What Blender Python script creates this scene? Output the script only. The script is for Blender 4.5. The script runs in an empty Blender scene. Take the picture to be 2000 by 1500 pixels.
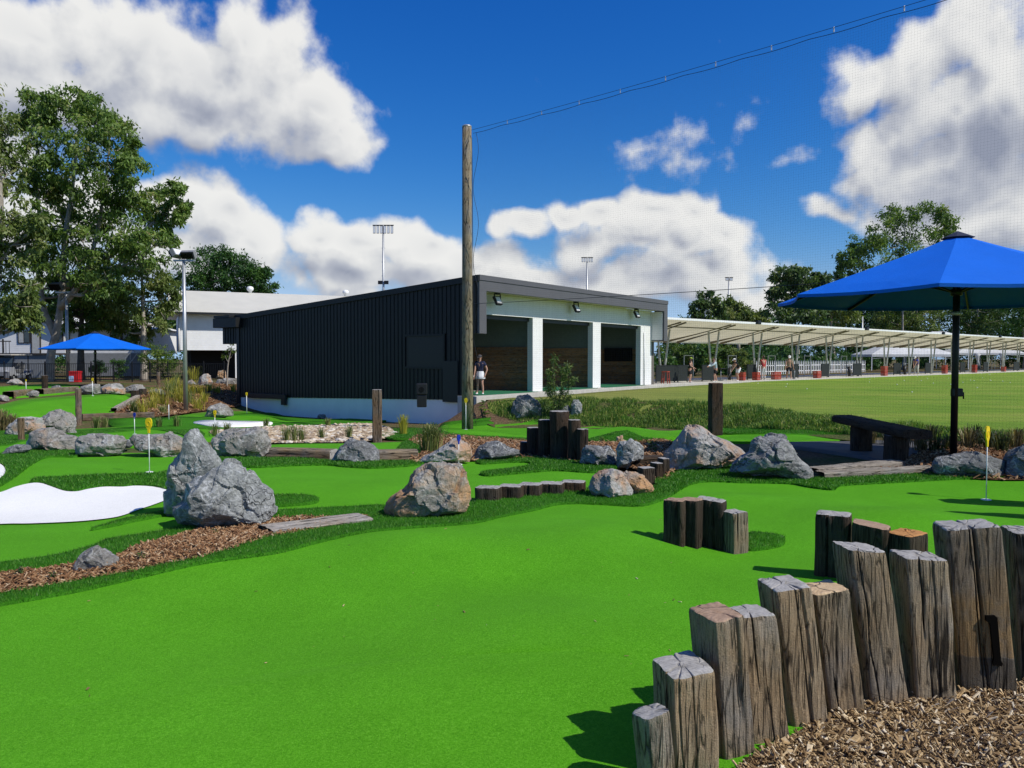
import bpy, bmesh, math, random
import numpy as np
from mathutils import Vector, Matrix, noise as mnoise
from mathutils.geometry import delaunay_2d_cdt

SC = bpy.context.scene
COL = SC.collection
R = math.radians
# ------------------------------------------------------------------ camera
F = 1500.0                                   # focal length in photo pixels (2000 wide)
CAM_H = 1.6
PITCH = math.atan(50.0 / F)                  # the horizon sits 50 px above the centre
cam = bpy.data.cameras.new('camera')
cam.sensor_width = 36.0
cam.lens = 36.0 * F / 2000.0
cam.clip_start = 0.05
cam.clip_end = 4000.0
cam_o = bpy.data.objects.new('camera', cam)
cam_o.location = (0, 0, CAM_H)
cam_o.rotation_euler = (R(90) - PITCH, 0, 0)
COL.objects.link(cam_o)
SC.camera = cam_o

def ray(px, py):
    px = np.asarray(px, float); py = np.asarray(py, float)
    cx, cy = px - 1000.0, 750.0 - py
    s, c = math.sin(PITCH), math.cos(PITCH)
    return np.stack([cx, F * c + cy * s, cy * c - F * s], -1)

# ------------------------------------------------------------------ light and exposure
SUN_AZ, SUN_EL = R(115.0), R(46.0)           # clockwise from +Y
sun_dir = Vector((math.sin(SUN_AZ) * math.cos(SUN_EL), math.cos(SUN_AZ) * math.cos(SUN_EL), math.sin(SUN_EL)))
sl = bpy.data.lights.new('sun', 'SUN')
sl.energy = 4.6
sl.angle = R(0.53)
sl.color = (1.0, 0.955, 0.88)
so = bpy.data.objects.new('sun', sl)
so.rotation_euler = sun_dir.to_track_quat('Z', 'Y').to_euler()
so.location = (30, -20, 40)
COL.objects.link(so)
SC.view_settings.view_transform = 'Standard'
SC.view_settings.look = 'None'
SC.view_settings.exposure = 0.0
SC.view_settings.gamma = 1.0
SC.view_settings.use_curve_mapping = False
SC.render.engine = 'CYCLES'
SC.cycles.max_bounces = 6
SC.cycles.diffuse_bounces = 3
SC.cycles.glossy_bounces = 2
SC.cycles.transmission_bounces = 3
SC.cycles.transparent_max_bounces = 6
SC.cycles.caustics_reflective = False
SC.cycles.caustics_refractive = False

class NT:
    """small helper for building node trees"""
    def __init__(s, tree):
        s.t = tree; s.n = tree.nodes; s.l = tree.links
    def new(s, typ, **kw):
        n = s.n.new(typ)
        for k, v in kw.items(): setattr(n, k, v)
        return n
    def put(s, sock, v):
        if v is None: return
        if isinstance(v, bpy.types.NodeSocket): s.l.new(v, sock)
        elif isinstance(v, bpy.types.Node): s.l.new(v.outputs[0], sock)
        else:
            if isinstance(v, (tuple, list)) and sock.type == 'RGBA' and len(v) == 3: v = (*v, 1.0)
            sock.default_value = v
    def math(s, op, a, b=None, c=None, clamp=False):
        n = s.new('ShaderNodeMath', operation=op, use_clamp=clamp)
        s.put(n.inputs[0], a); s.put(n.inputs[1], b)
        if c is not None: s.put(n.inputs[2], c)
        return n.outputs[0]
    def vec(s, op, a, b=None, c=None):
        n = s.new('ShaderNodeVectorMath', operation=op)
        s.put(n.inputs[0], a)
        if b is not None:
            if op == 'SCALE': s.put(n.inputs['Scale'], b)
            else: s.put(n.inputs[1], b)
        if c is not None: s.put(n.inputs[2], c)
        return n.outputs['Value'] if op in ('LENGTH', 'DOT_PRODUCT', 'DISTANCE') else n.outputs[0]
    def noise(s, v, scale, detail=2.0, rough=0.5, dist=0.0, dims='3D', col=False):
        n = s.new('ShaderNodeTexNoise', noise_dimensions=dims)
        s.put(n.inputs['Vector'], v); s.put(n.inputs['Scale'], scale); s.put(n.inputs['Detail'], detail)
        s.put(n.inputs['Roughness'], rough); s.put(n.inputs['Distortion'], dist)
        return n.outputs['Color' if col else 'Fac']
    def voro(s, v, scale, feature='F1', out='Distance', rnd=1.0, dims='3D'):
        n = s.new('ShaderNodeTexVoronoi', feature=feature, voronoi_dimensions=dims)
        s.put(n.inputs['Vector'], v); s.put(n.inputs['Scale'], scale); s.put(n.inputs['Randomness'], rnd)
        return n.outputs[out]
    def ramp(s, fac, stops, mode='LINEAR'):
        n = s.new('ShaderNodeValToRGB'); e = n.color_ramp.elements
        n.color_ramp.interpolation = mode
        while len(e) < len(stops): e.new(0.5)
        for el, (p, c) in zip(e, stops):
            el.position = p
            el.color = (c, c, c, 1) if isinstance(c, (int, float)) else ((*c, 1) if len(c) == 3 else c)
        s.put(n.inputs[0], fac)
        return n.outputs[0]
    def range(s, v, a, b, c=0.0, d=1.0, smooth=False):
        n = s.new('ShaderNodeMapRange', interpolation_type='SMOOTHSTEP' if smooth else 'LINEAR')
        n.clamp = True
        for i, x in enumerate((v, a, b, c, d)): s.put(n.inputs[i], x)
        return n.outputs[0]
    def mix(s, fac, a, b, mode='MIX'):
        n = s.new('ShaderNodeMix', data_type='RGBA', blend_type=mode)
        s.put(n.inputs[0], fac); s.put(n.inputs[6], a); s.put(n.inputs[7], b)
        return n.outputs[2]
    def mapping(s, v, scale=(1, 1, 1), rot=(0, 0, 0), loc=(0, 0, 0)):
        n = s.new('ShaderNodeMapping')
        s.put(n.inputs[0], v)
        n.inputs['Location'].default_value = loc; n.inputs['Rotation'].default_value = rot; n.inputs['Scale'].default_value = scale
        return n.outputs[0]

# ------------------------------------------------------------------ sky with cumulus clouds
def azel(px, py):
    d = ray(px, py)
    return math.atan2(d[0], d[1]), math.atan2(d[2], math.hypot(d[0], d[1]))

CLOUDS = [  # where the clouds of the day stand: photo bearing x, y, half widths, weight
    (60, 60, 190, 70, 1.0), (250, 120, 150, 85, 1.15), (100, 170, 190, 90, 1.1), (440, 170, 170, 100, 1.2), (180, 60, 120, 60, 1.0),
    (500, 75, 70, 70, 1.0), (590, 225, 130, 62, 1.1), (655, 260, 80, 45, 1.0), (380, 235, 190, 55, 1.05), (540, 130, 85, 85, 1.0), (300, 250, 120, 45, 0.9),
    (350, 395, 75, 50, 1.1), (420, 430, 100, 62, 1.15), (480, 475, 75, 62, 1.05), (330, 480, 120, 55, 1.0), (420, 510, 110, 40, 0.9),
    (640, 480, 80, 45, 1.1), (720, 490, 90, 48, 1.1), (830, 500, 100, 48, 1.1), (930, 520, 110, 45, 1.1), (1040, 540, 110, 40, 1.0), (700, 540, 160, 38, 1.0), (880, 550, 180, 36, 1.0), (560, 540, 60, 30, 0.7),
    (690, 575, 90, 26, 0.9), (1150, 560, 130, 40, 0.9),
    (1010, 440, 45, 28, 0.95), (1080, 420, 60, 34, 1.05), (1160, 415, 70, 40, 1.1), (1290, 415, 90, 42, 1.15), (1380, 420, 55, 40, 1.1), (1430, 475, 75, 50, 1.1), (1230, 470, 190, 50, 1.1), (1330, 500, 150, 45, 1.0),
    (1380, 555, 150, 45, 0.95), (1230, 550, 160, 40, 0.9), (1500, 590, 100, 40, 0.8),
    (1690, 140, 75, 36, 1.0), (1655, 160, 70, 40, 0.95), (1690, 290, 60, 50, 0.8), (1800, 130, 95, 55, 1.1), (1940, 70, 105, 90, 1.1), (1840, 210, 110, 65, 1.1), (1980, 220, 140, 150, 1.25), (1730, 320, 60, 62, 1.05),
    (1880, 330, 170, 90, 1.3), (2150, 250, 230, 260, 1.2), (1800, 420, 170, 40, 1.0), (1960, 430, 170, 55, 1.05), (1650, 420, 60, 20, 0.62), (1760, 250, 50, 40, 0.7),
    (1355, 305, 60, 36, 0.24), (1275, 285, 40, 16, 0.20), (1440, 218, 38, 16, 0.20), (1545, 318, 45, 16, 0.16),
    (-200, 200, 330, 200, 1.1), (-120, 430, 260, 110, 1.0), (2250, 520, 260, 90, 1.0), (130, 420, 150, 60, 1.0),
]

CLOUD_SHADE = [  # where the undersides of the big clouds lie in their own shade
    (1880, 305, 210, 95, 0.40), (1990, 330, 140, 110, 0.18), (1790, 250, 90, 65, 0.16), (70, 240, 150, 70, 0.30), (330, 285, 200, 32, 0.30), (560, 300, 130, 28, 0.25), (1250, 545, 240, 32, 0.34), (1120, 470, 60, 30, 0.22), (1330, 490, 90, 24, 0.2), (800, 545, 260, 28, 0.28), (430, 520, 130, 28, 0.30), (640, 530, 80, 24, 0.2), (330, 120, 110, 40, 0.12)]

def build_world():
    w = bpy.data.worlds.new('World'); SC.world = w; w.use_nodes = True
    w.cycles.sampling_method = 'MANUAL'; w.cycles.sample_map_resolution = 256
    t = w.node_tree; t.nodes.clear(); k = NT(t)
    # a group: direction coordinates (azimuth, elevation) -> cloud density
    g = bpy.data.node_groups.new('cloud_density', 'ShaderNodeTree')
    g.interface.new_socket('P', in_out='INPUT', socket_type='NodeSocketVector')
    g.interface.new_socket('D', in_out='OUTPUT', socket_type='NodeSocketFloat')
    q = NT(g); gi = q.new('NodeGroupInput'); go = q.new('NodeGroupOutput')
    P = gi.outputs[0]
    w1 = q.noise(P, 8.0, 2.0, 0.55, col=True, dims='2D')
    Pw = q.vec('ADD', P, q.vec('SCALE', q.vec('SUBTRACT', w1, (0.5, 0.5, 0.5)), 0.085))
    acc = None
    for (x, y, rx, ry, wt) in CLOUDS:
        a, e = azel(x, y)
        ca = math.cos(a)
        sx, sy = F / (rx * ca * ca) / 1.22, F / ry / 1.22
        d = q.vec('LENGTH', q.vec('MULTIPLY_ADD', Pw, (sx, sy, 0), (-a * sx, -e * sy, 0)))
        b = q.math('MULTIPLY_ADD', d, -wt, wt)
        acc = b if acc is None else q.math('SMOOTH_MAX', acc, b, 0.12)
    # the rest of the sky carries scattered clouds of the same kind
    far = q.noise(q.mapping(P, (1.0, 1.9, 1.0)), 2.3, 1.0, 0.5, dims='2D')
    sep = q.new('ShaderNodeSeparateXYZ'); q.put(sep.inputs[0], P)
    out = q.range(q.math('ABSOLUTE', sep.outputs[0]), 0.72, 0.95)
    out2 = q.math('MAXIMUM', out, q.range(sep.outputs[1], 0.62, 0.8))
    acc = q.math('MAXIMUM', acc, q.math('MULTIPLY_ADD', out2, q.math('MULTIPLY_ADD', far, 4.0, -2.35), -0.3))
    q.put(go.inputs[0], acc)

    tc = k.new('ShaderNodeTexCoord')
    s = k.new('ShaderNodeSeparateXYZ'); k.put(s.inputs[0], tc.outputs['Generated'])
    az = k.math('ARCTAN2', s.outputs[0], s.outputs[1])
    el = k.math('ARCSINE', s.outputs[2])
    cb = k.new('ShaderNodeCombineXYZ'); k.put(cb.inputs[0], az); k.put(cb.inputs[1], el)
    PP = cb.outputs[0]
    def dens(v):
        n = k.new('ShaderNodeGroup'); n.node_tree = g; k.put(n.inputs[0], v); return n.outputs[0]
    off = (0.018, 0.036, 0)
    B0 = dens(PP); B1 = dens(k.vec('ADD', PP, off))
    n0 = k.noise(PP, 17.0, 6.0, 0.56, dims='2D'); n1 = k.noise(k.vec('ADD', PP, (0.010, 0.018, 0)), 17.0, 3.0, 0.55, dims='2D')
    D0 = k.math('ADD', B0, k.math('MULTIPLY_ADD', n0, 1.15, -0.60))
    alpha = k.math('MULTIPLY', k.range(D0, -0.06, 0.46, 0.0, 1.0, smooth=True), 0.97)
    lit = k.math('ADD', k.math('MULTIPLY_ADD', k.math('SUBTRACT', B0, B1), 0.70, 0.66), k.math('MULTIPLY', k.math('SUBTRACT', n0, n1), 0.85), clamp=True)
    # thick cloud is grey underneath
    lit = k.math('SUBTRACT', lit, k.math('ADD', k.math('MULTIPLY', k.range(B0, 0.60, 1.0), 0.16), k.math('MULTIPLY', k.range(B0, 0.92, 1.3), 0.42)), clamp=True)
    sky = k.new('ShaderNodeTexSky', sky_type='NISHITA')
    sky.sun_disc = False; sky.sun_elevation = SUN_EL; sky.sun_rotation = SUN_AZ
    sky.air_density = 1.0; sky.dust_density = 0.4; sky.ozone_density = 3.0; sky.altitude = 60
    hs = k.new('ShaderNodeHueSaturation'); k.put(hs.inputs['Color'], sky.outputs[0])
    hs.inputs['Saturation'].default_value = 1.22; hs.inputs['Value'].default_value = 0.86; hs.inputs['Hue'].default_value = 0.507
    # the camera's vivid rendering of a clear blue sky, as a curve per channel
    sp = k.new('ShaderNodeSeparateColor'); k.put(sp.inputs[0], hs.outputs[0])
    gg = k.math('MULTIPLY', k.math('POWER', sp.outputs[1], 1.2), 0.887)
    rr = k.math('MINIMUM', k.math('MULTIPLY', k.math('POWER', sp.outputs[0], 2.0), 0.40), k.math('MULTIPLY', gg, 0.66))
    bb = k.math('MAXIMUM', k.math('MULTIPLY', k.math('POWER', sp.outputs[2], 0.8), 2.0), k.math('MULTIPLY', gg, 1.45))
    cs = k.new('ShaderNodeCombineColor'); k.put(cs.inputs[0], rr); k.put(cs.inputs[1], gg); k.put(cs.inputs[2], bb)
    n2 = k.math('MULTIPLY_ADD', n0, 2.4, -0.55)
    for (x, y, rx, ry, wt) in CLOUD_SHADE:
        a, e = azel(x, y); ca = math.cos(a); sx, sy = F / (rx * ca * ca), F / ry
        d = k.vec('LENGTH', k.vec('MULTIPLY_ADD', PP, (sx, sy, 0), (-a * sx, -e * sy, 0)))
        lit = k.math('SUBTRACT', lit, k.math('MULTIPLY', k.range(d, 1.25, 0.15, 0.0, wt, smooth=True), n2), clamp=True)
    cc = k.ramp(lit, [(0.0, (3.1, 3.4, 4.3)), (0.35, (5.0, 5.25, 5.9)), (0.62, (7.3, 7.4, 7.5)), (1.0, (9.2, 9.15, 8.9))])
    # haze low down thins the contrast of far clouds
    mixc = k.mix(alpha, cs.outputs[0], cc)
    bg = k.new('ShaderNodeBackground'); k.put(bg.inputs[0], mixc); bg.inputs[1].default_value = 0.095
    o = k.new('ShaderNodeOutputWorld'); k.put(o.inputs[0], bg.outputs[0])
build_world()
# ------------------------------------------------------------------ terrain
def sstep(a, b, x):
    t = np.clip((np.asarray(x, float) - a) / (b - a), 0, 1)
    return t * t * (3 - 2 * t)

LAWN_EDGE = np.array([(-1.0, 29.6), (2.7, 29.0), (5.4, 27.8), (7.4, 25.0), (8.6, 19.5), (9.8, 16.0), (14.0, 12.0), (22.0, 6.0), (40.0, -10.0)])
LAWN_POLY = np.array(list(map(tuple, LAWN_EDGE)) + [(260, -10), (260, 260), (62, 103), (10.5, 45.8), (-1.0, 30.2)])

def inpoly(poly, x, y):
    x = np.asarray(x, float); y = np.asarray(y, float)
    r = np.zeros(np.broadcast(x, y).shape, bool)
    n = len(poly)
    for i in range(n):
        x0, y0 = poly[i]; x1, y1 = poly[(i + 1) % n]
        if y0 == y1: continue
        c = ((y0 > y) != (y1 > y)) & (x < (x1 - x0) * (y - y0) / (y1 - y0) + x0)
        r ^= c
    return r

def distline(pts, x, y):
    d = np.full(np.broadcast(x, y).shape, 1e9)
    for (x0, y0), (x1, y1) in zip(pts[:-1], pts[1:]):
        dx, dy = x1 - x0, y1 - y0
        t = np.clip(((x - x0) * dx + (y - y0) * dy) / (dx * dx + dy * dy), 0, 1)
        d = np.minimum(d, np.hypot(x - x0 - t * dx, y - y0 - t * dy))
    return d

MOUNDS = [  # x, y, rx, ry, height: the rolls of the putting greens
    (-0.75, 6.3, 1.2, 0.75, 0.13), (0.75, 6.6, 0.65, 0.9, 0.11), (-1.6, 4.5, 1.0, 0.7, -0.06), (3.7, 7.4, 0.75, 0.6, 0.14), (5.0, 8.6, 1.4, 0.6, -0.05), (2.4, 8.4, 0.9, 0.5, 0.09), (0.3, 4.4, 0.8, 0.6, 0.06), (-2.6, 6.0, 0.8, 0.6, 0.07), (0.05, 5.4, 0.6, 0.5, -0.05), (2.0, 6.3, 0.6, 0.6, -0.05),
    (-4.9, 9.9, 1.6, 0.55, 0.10), (-5.0, 8.0, 1.2, 0.6, -0.06), (-7.2, 10.9, 1.4, 0.8, 0.10), (-2.2, 9.4, 1.4, 0.8, 0.05),
    (0.9, 21.0, 1.2, 0.7, 0.12), (3.1, 21.2, 0.9, 0.8, 0.2), (5.2, 20.4, 1.1, 0.7, 0.18), (3.0, 18.4, 1.0, 0.7, 0.16), (-1.5, 20.6, 1.0, 0.8, 0.12), (6.0, 18.5, 1.2, 1.0, 0.15),
]

def terrain(x, y):
    x = np.asarray(x, float); y = np.asarray(y, float)
    zg = -1.2 * sstep(9.0, 37.0, y)
    left = sstep(-11.0, -20.0, x) * sstep(18.0, 30.0, y)
    zg = zg * (1 - left) + left * 0.08
    zg = zg * (1 - sstep(44.0, 54.0, y))
    ins = inpoly(LAWN_POLY, x, y)
    d = distline(LAWN_EDGE, x, y)
    wl = np.where(ins, 1.0, 1 - sstep(0.0, 2.2, d))
    wl = np.where((x > -3) | ins, wl, wl * sstep(-5.0, -3.0, x))
    z = zg * (1 - wl)
    # the rise under the light pole with the yellow grasses
    z = z + 0.35 * np.exp(-(((x + 12.5) / 4.0) ** 2 + ((y - 29.0) / 3.0) ** 2))
    for mx, my, rx, ry, a in MOUNDS:
        z = z + a * np.exp(-(((x - mx) / rx) ** 2 + ((y - my) / ry) ** 2)) * (1 - wl)
    return z

def G(px, py, lift=0.0):
    """where the sight lines of photo points meet the ground (world points)"""
    one = np.ndim(px) == 0
    d = np.atleast_2d(ray(px, py)); d = d / d[:, 1:2]
    t = np.geomspace(1.0, 260.0, 420)
    hit = np.full(len(d), 260.0)
    lo = np.full(len(d), 1.0); found = np.zeros(len(d), bool)
    zt = terrain(d[:, 0:1] * t, np.broadcast_to(t, (len(d), len(t)))) + lift
    zr = CAM_H + d[:, 2:3] * t
    below = zr < zt
    idx = np.argmax(below, 1); ok = below.any(1)
    a = t[np.maximum(idx - 1, 0)]; b = t[idx]
    for _ in range(14):
        m = (a + b) / 2
        bl = (CAM_H + d[:, 2] * m) < terrain(d[:, 0] * m, m) + lift
        b = np.where(bl, m, b); a = np.where(bl, a, m)
    hit = np.where(ok, b, 260.0)
    p = np.stack([d[:, 0] * hit, hit, CAM_H + d[:, 2] * hit], -1)
    return p[0] if one else p

def P(px, py, Y):
    """world point on a photo sight line at distance Y"""
    d = ray(px, py); d = d / d[..., 1:2]
    return np.array([d[..., 0] * Y, d[..., 1] * Y, CAM_H + d[..., 2] * Y]).T if d.ndim > 1 else np.array([d[0] * Y, Y, CAM_H + d[2] * Y])

def gz(x, y): return float(terrain(np.array([x]), np.array([y]))[0])

def spline(pts, sub=6, closed=True):
    p = np.array(pts, float); n = len(p); out = []
    rng = range(n) if closed else range(n - 1)
    for i in rng:
        if closed: a, b, c, d = p[(i - 1) % n], p[i], p[(i + 1) % n], p[(i + 2) % n]
        else: a, b, c, d = p[max(i - 1, 0)], p[i], p[i + 1], p[min(i + 2, n - 1)]
        for k in range(sub):
            t = k / sub
            out.append(0.5 * (2 * b + (c - a) * t + (2 * a - 5 * b + 4 * c - d) * t * t + (3 * b - a - 3 * c + d) * t ** 3))
    if not closed: out.append(p[-1])
    return np.array(out)

# ------------------------------------------------------------------ objects
def props(o, label=None, cat=None, group=None, kind=None):
    if label: o['label'] = label
    if cat: o['category'] = cat
    if group: o['group'] = group
    if kind: o['kind'] = kind
    return o

def thing(name, label, cat, loc=(0, 0, 0), rz=0.0, group=None):
    o = bpy.data.objects.new(name, None)
    o.empty_display_size = 0.2
    o.location = loc; o.rotation_euler = (0, 0, rz)
    COL.objects.link(o)
    return props(o, label, cat, group)

def add_obj(name, me, parent=None, loc=None, rz=None):
    o = bpy.data.objects.new(name, me)
    COL.objects.link(o)
    if parent is not None: o.parent = parent
    if loc is not None: o.location = loc
    if rz is not None: o.rotation_euler = (0, 0, rz)
    return o

def np_mesh(name, verts, tris=None, quads=None, mats=(), smooth=False, midx=None, attrs=None):
    """fast mesh from numpy arrays (only tris or only quads)"""
    f = np.asarray(tris if tris is not None else quads, np.int32)
    v = np.asarray(verts, np.float32)
    me = bpy.data.meshes.new(name)
    me.vertices.add(len(v)); me.vertices.foreach_set('co', v.ravel())
    n, k = f.shape
    me.loops.add(n * k); me.loops.foreach_set('vertex_index', f.ravel())
    me.polygons.add(n)
    me.polygons.foreach_set('loop_start', np.arange(0, n * k, k, dtype=np.int32))
    for m in mats: me.materials.append(m)
    if midx is not None: me.polygons.foreach_set('material_index', np.asarray(midx, np.int32))
    me.polygons.foreach_set('use_smooth', np.full(n, smooth, bool))
    if attrs:
        for an, av in attrs.items():
            at = me.attributes.new(an, 'FLOAT', 'POINT'); at.data.foreach_set('value', np.asarray(av, np.float32))
    me.update(calc_edges=True)
    return me

class MB:
    """collects simple solids into one mesh"""
    def __init__(s): s.v = []; s.f = []; s.m = []; s.sm = []
    def add(s, vs, fs, m=0, smooth=False):
        b = len(s.v); s.v += [tuple(map(float, v)) for v in vs]
        s.f += [tuple(b + i for i in f) for f in fs]; s.m += [m] * len(fs); s.sm += [smooth] * len(fs)
        return s
    def box(s, x0, x1, y0, y1, z0, z1, m=0):
        vs = [(x, y, z) for z in (z0, z1) for y in (y0, y1) for x in (x0, x1)]
        return s.add(vs, [(0, 2, 3, 1), (4, 5, 7, 6), (0, 1, 5, 4), (2, 6, 7, 3), (0, 4, 6, 2), (1, 3, 7, 5)], m)
    def bbox(s, x0, x1, y0, y1, z0, z1, b=0.01, m=0):
        """box with bevelled edges"""
        bm = bmesh.new(); bmesh.ops.create_cube(bm, size=1)
        for v in bm.verts:
            v.co = Vector(((x0 + x1) / 2 + v.co.x * (x1 - x0), (y0 + y1) / 2 + v.co.y * (y1 - y0), (z0 + z1) / 2 + v.co.z * (z1 - z0)))
        bmesh.ops.bevel(bm, geom=list(bm.edges), offset=b, segments=2, affect='EDGES', profile=0.6)
        bm.verts.index_update()
        s.add([v.co[:] for v in bm.verts], [[v.index for v in f.verts] for f in bm.faces], m); bm.free()
        return s
    def bar(s, p, q, w, h=None, m=0, up=(0, 0, 1)):
        """rectangular bar between two points"""
        p, q = Vector(p), Vector(q); h = w if h is None else h
        d = (q - p).normalized(); u = Vector(up)
        if abs(d.dot(u)) > 0.98: u = Vector((0, 1, 0))
        a = d.cross(u).normalized(); b = a.cross(d).normalized()
        vs = []
        for c in (p, q):
            for i, j in ((-1, -1), (1, -1), (1, 1), (-1, 1)): vs.append(c + a * (i * w / 2) + b * (j * h / 2))
        return s.add(vs, [(3, 2, 1, 0), (4, 5, 6, 7), (0, 1, 5, 4), (1, 2, 6, 5), (2, 3, 7, 6), (3, 0, 4, 7)], m)
    def tube(s, pts, rad, n=8, m=0, smooth=True, caps=True):
        pts = [Vector(p) for p in pts]
        if not hasattr(rad, '__len__'): rad = [rad] * len(pts)
        vs = []; fs = []
        ref = None
        for i, p in enumerate(pts):
            d = (pts[min(i + 1, len(pts) - 1)] - pts[max(i - 1, 0)]).normalized()
            if ref is None: ref = Vector((1, 0, 0)) if abs(d.x) < 0.8 else Vector((0, 1, 0))
            a = (ref - d * ref.dot(d)).normalized(); ref = a; b = d.cross(a)
            for k in range(n):
                t = 2 * math.pi * k / n
                vs.append(p + (a * math.cos(t) + b * math.sin(t)) * rad[i])
        for i in range(len(pts) - 1):
            for k in range(n):
                fs.append((i * n + k, i * n + (k + 1) % n, (i + 1) * n + (k + 1) % n, (i + 1) * n + k))
        s.add(vs, fs, m, smooth)
        if caps:
            e = (len(pts) - 1) * n
            b = len(s.v) - len(vs)
            s.f.append(tuple(b + k for k in reversed(range(n)))); s.f.append(tuple(b + e + k for k in range(n)))
            s.m += [m, m]; s.sm += [False, False]
        return s
    def prism(s, poly, z0, z1, m=0):
        n = len(poly)
        vs = [(x, y, z0) for x, y in poly] + [(x, y, z1) for x, y in poly]
        fs = [tuple(reversed(range(n))), tuple(range(n, 2 * n))] + [(i, (i + 1) % n, n + (i + 1) % n, n + i) for i in range(n)]
        return s.add(vs, fs, m)
    def extr(s, poly, axis, a0, a1, m=0):
        """profile extruded along a local axis: poly in the two other axes"""
        n = len(poly)
        def mk(p, a):
            return (a, p[0], p[1]) if axis == 'x' else ((p[0], a, p[1]) if axis == 'y' else (p[0], p[1], a))
        vs = [mk(p, a0) for p in poly] + [mk(p, a1) for p in poly]
        fs = [tuple(reversed(range(n))), tuple(range(n, 2 * n))] + [(i, (i + 1) % n, n + (i + 1) % n, n + i) for i in range(n)]
        return s.add(vs, fs, m)
    def lathe(s, prof, c=(0, 0, 0), n=16, m=0, smooth=True):
        vs = []; fs = []
        for r, z in prof:
            for k in range(n):
                t = 2 * math.pi * k / n
                vs.append((c[0] + r * math.cos(t), c[1] + r * math.sin(t), c[2] + z))
        for i in range(len(prof) - 1):
            for k in range(n):
                fs.append((i * n + k, i * n + (k + 1) % n, (i + 1) * n + (k + 1) % n, (i + 1) * n + k))
        fs.append(tuple(reversed(range(n)))); fs.append(tuple((len(prof) - 1) * n + k for k in range(n)))
        return s.add(vs, fs, m, smooth)
    def mesh(s, name, mats):
        me = bpy.data.meshes.new(name)
        me.from_pydata(s.v, [], s.f)
        for mm in (mats if isinstance(mats, (list, tuple)) else [mats]): me.materials.append(mm)
        me.polygons.foreach_set('material_index', s.m)
        me.polygons.foreach_set('use_smooth', s.sm)
        bm = bmesh.new(); bm.from_mesh(me); bmesh.ops.recalc_face_normals(bm, faces=bm.faces); bm.to_mesh(me); bm.free()
        me.update()
        return me
    def obj(s, name, mats, parent=None, loc=None, rz=None): return add_obj(name, s.mesh(name, mats), parent, loc, rz)

def copy_tree(o, parent=None):
    c = o.copy(); COL.objects.link(c)
    if parent is not None: c.parent = parent
    for ch in o.children: copy_tree(ch, c)
    return c

# ------------------------------------------------------------------ materials
MATS = {}
PATCH_Z = (0.215, 0.52)      # planed height band on the numbered sleeper
def new_mat(name):
    m = bpy.data.materials.new(name); m.use_nodes = True
    m.node_tree.nodes.clear()
    k = NT(m.node_tree)
    b = k.new('ShaderNodeBsdfPrincipled'); o = k.new('ShaderNodeOutputMaterial')
    k.put(o.inputs[0], b.outputs[0])
    MATS[name] = m
    return m, k, b, o

def bump(k, b, h, dist, strength=1.0):
    n = k.new('ShaderNodeBump'); n.inputs['Distance'].default_value = dist; n.inputs['Strength'].default_value = strength
    k.put(n.inputs['Height'], h); k.put(b.inputs['Normal'], n.outputs[0])

def plain(name, c, rough=0.6, metal=0.0, var=0.12, scale=6.0, bmp=0.0, spec=0.4, bscale=None):
    """one paint, plastic, metal or cloth with slight mottling"""
    m, k, b, o = new_mat(name)
    tc = k.new('ShaderNodeTexCoord').outputs['Object']
    n = k.noise(tc, scale, 5.0, 0.6)
    f = k.range(n, 0.3, 0.7, 1 - var, 1 + var)
    col = k.vec('SCALE', k.vec('ADD', c, (0, 0, 0)), f)
    k.put(b.inputs['Base Color'], col)
    b.inputs['Roughness'].default_value = rough; b.inputs['Metallic'].default_value = metal
    b.inputs['Specular IOR Level'].default_value = spec
    if bmp: bump(k, b, k.noise(tc, bscale or scale * 8, 4.0, 0.6), bmp)
    return m

def objco(k):
    """object coordinates moved by a random amount per object, so copies differ"""
    tc = k.new('ShaderNodeTexCoord').outputs['Object']
    oi = k.new('ShaderNodeObjectInfo').outputs['Random']
    return k.vec('ADD', tc, k.vec('SCALE', k.vec('ADD', (37.0, 19.0, 53.0), (0, 0, 0)), oi)), oi

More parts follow.
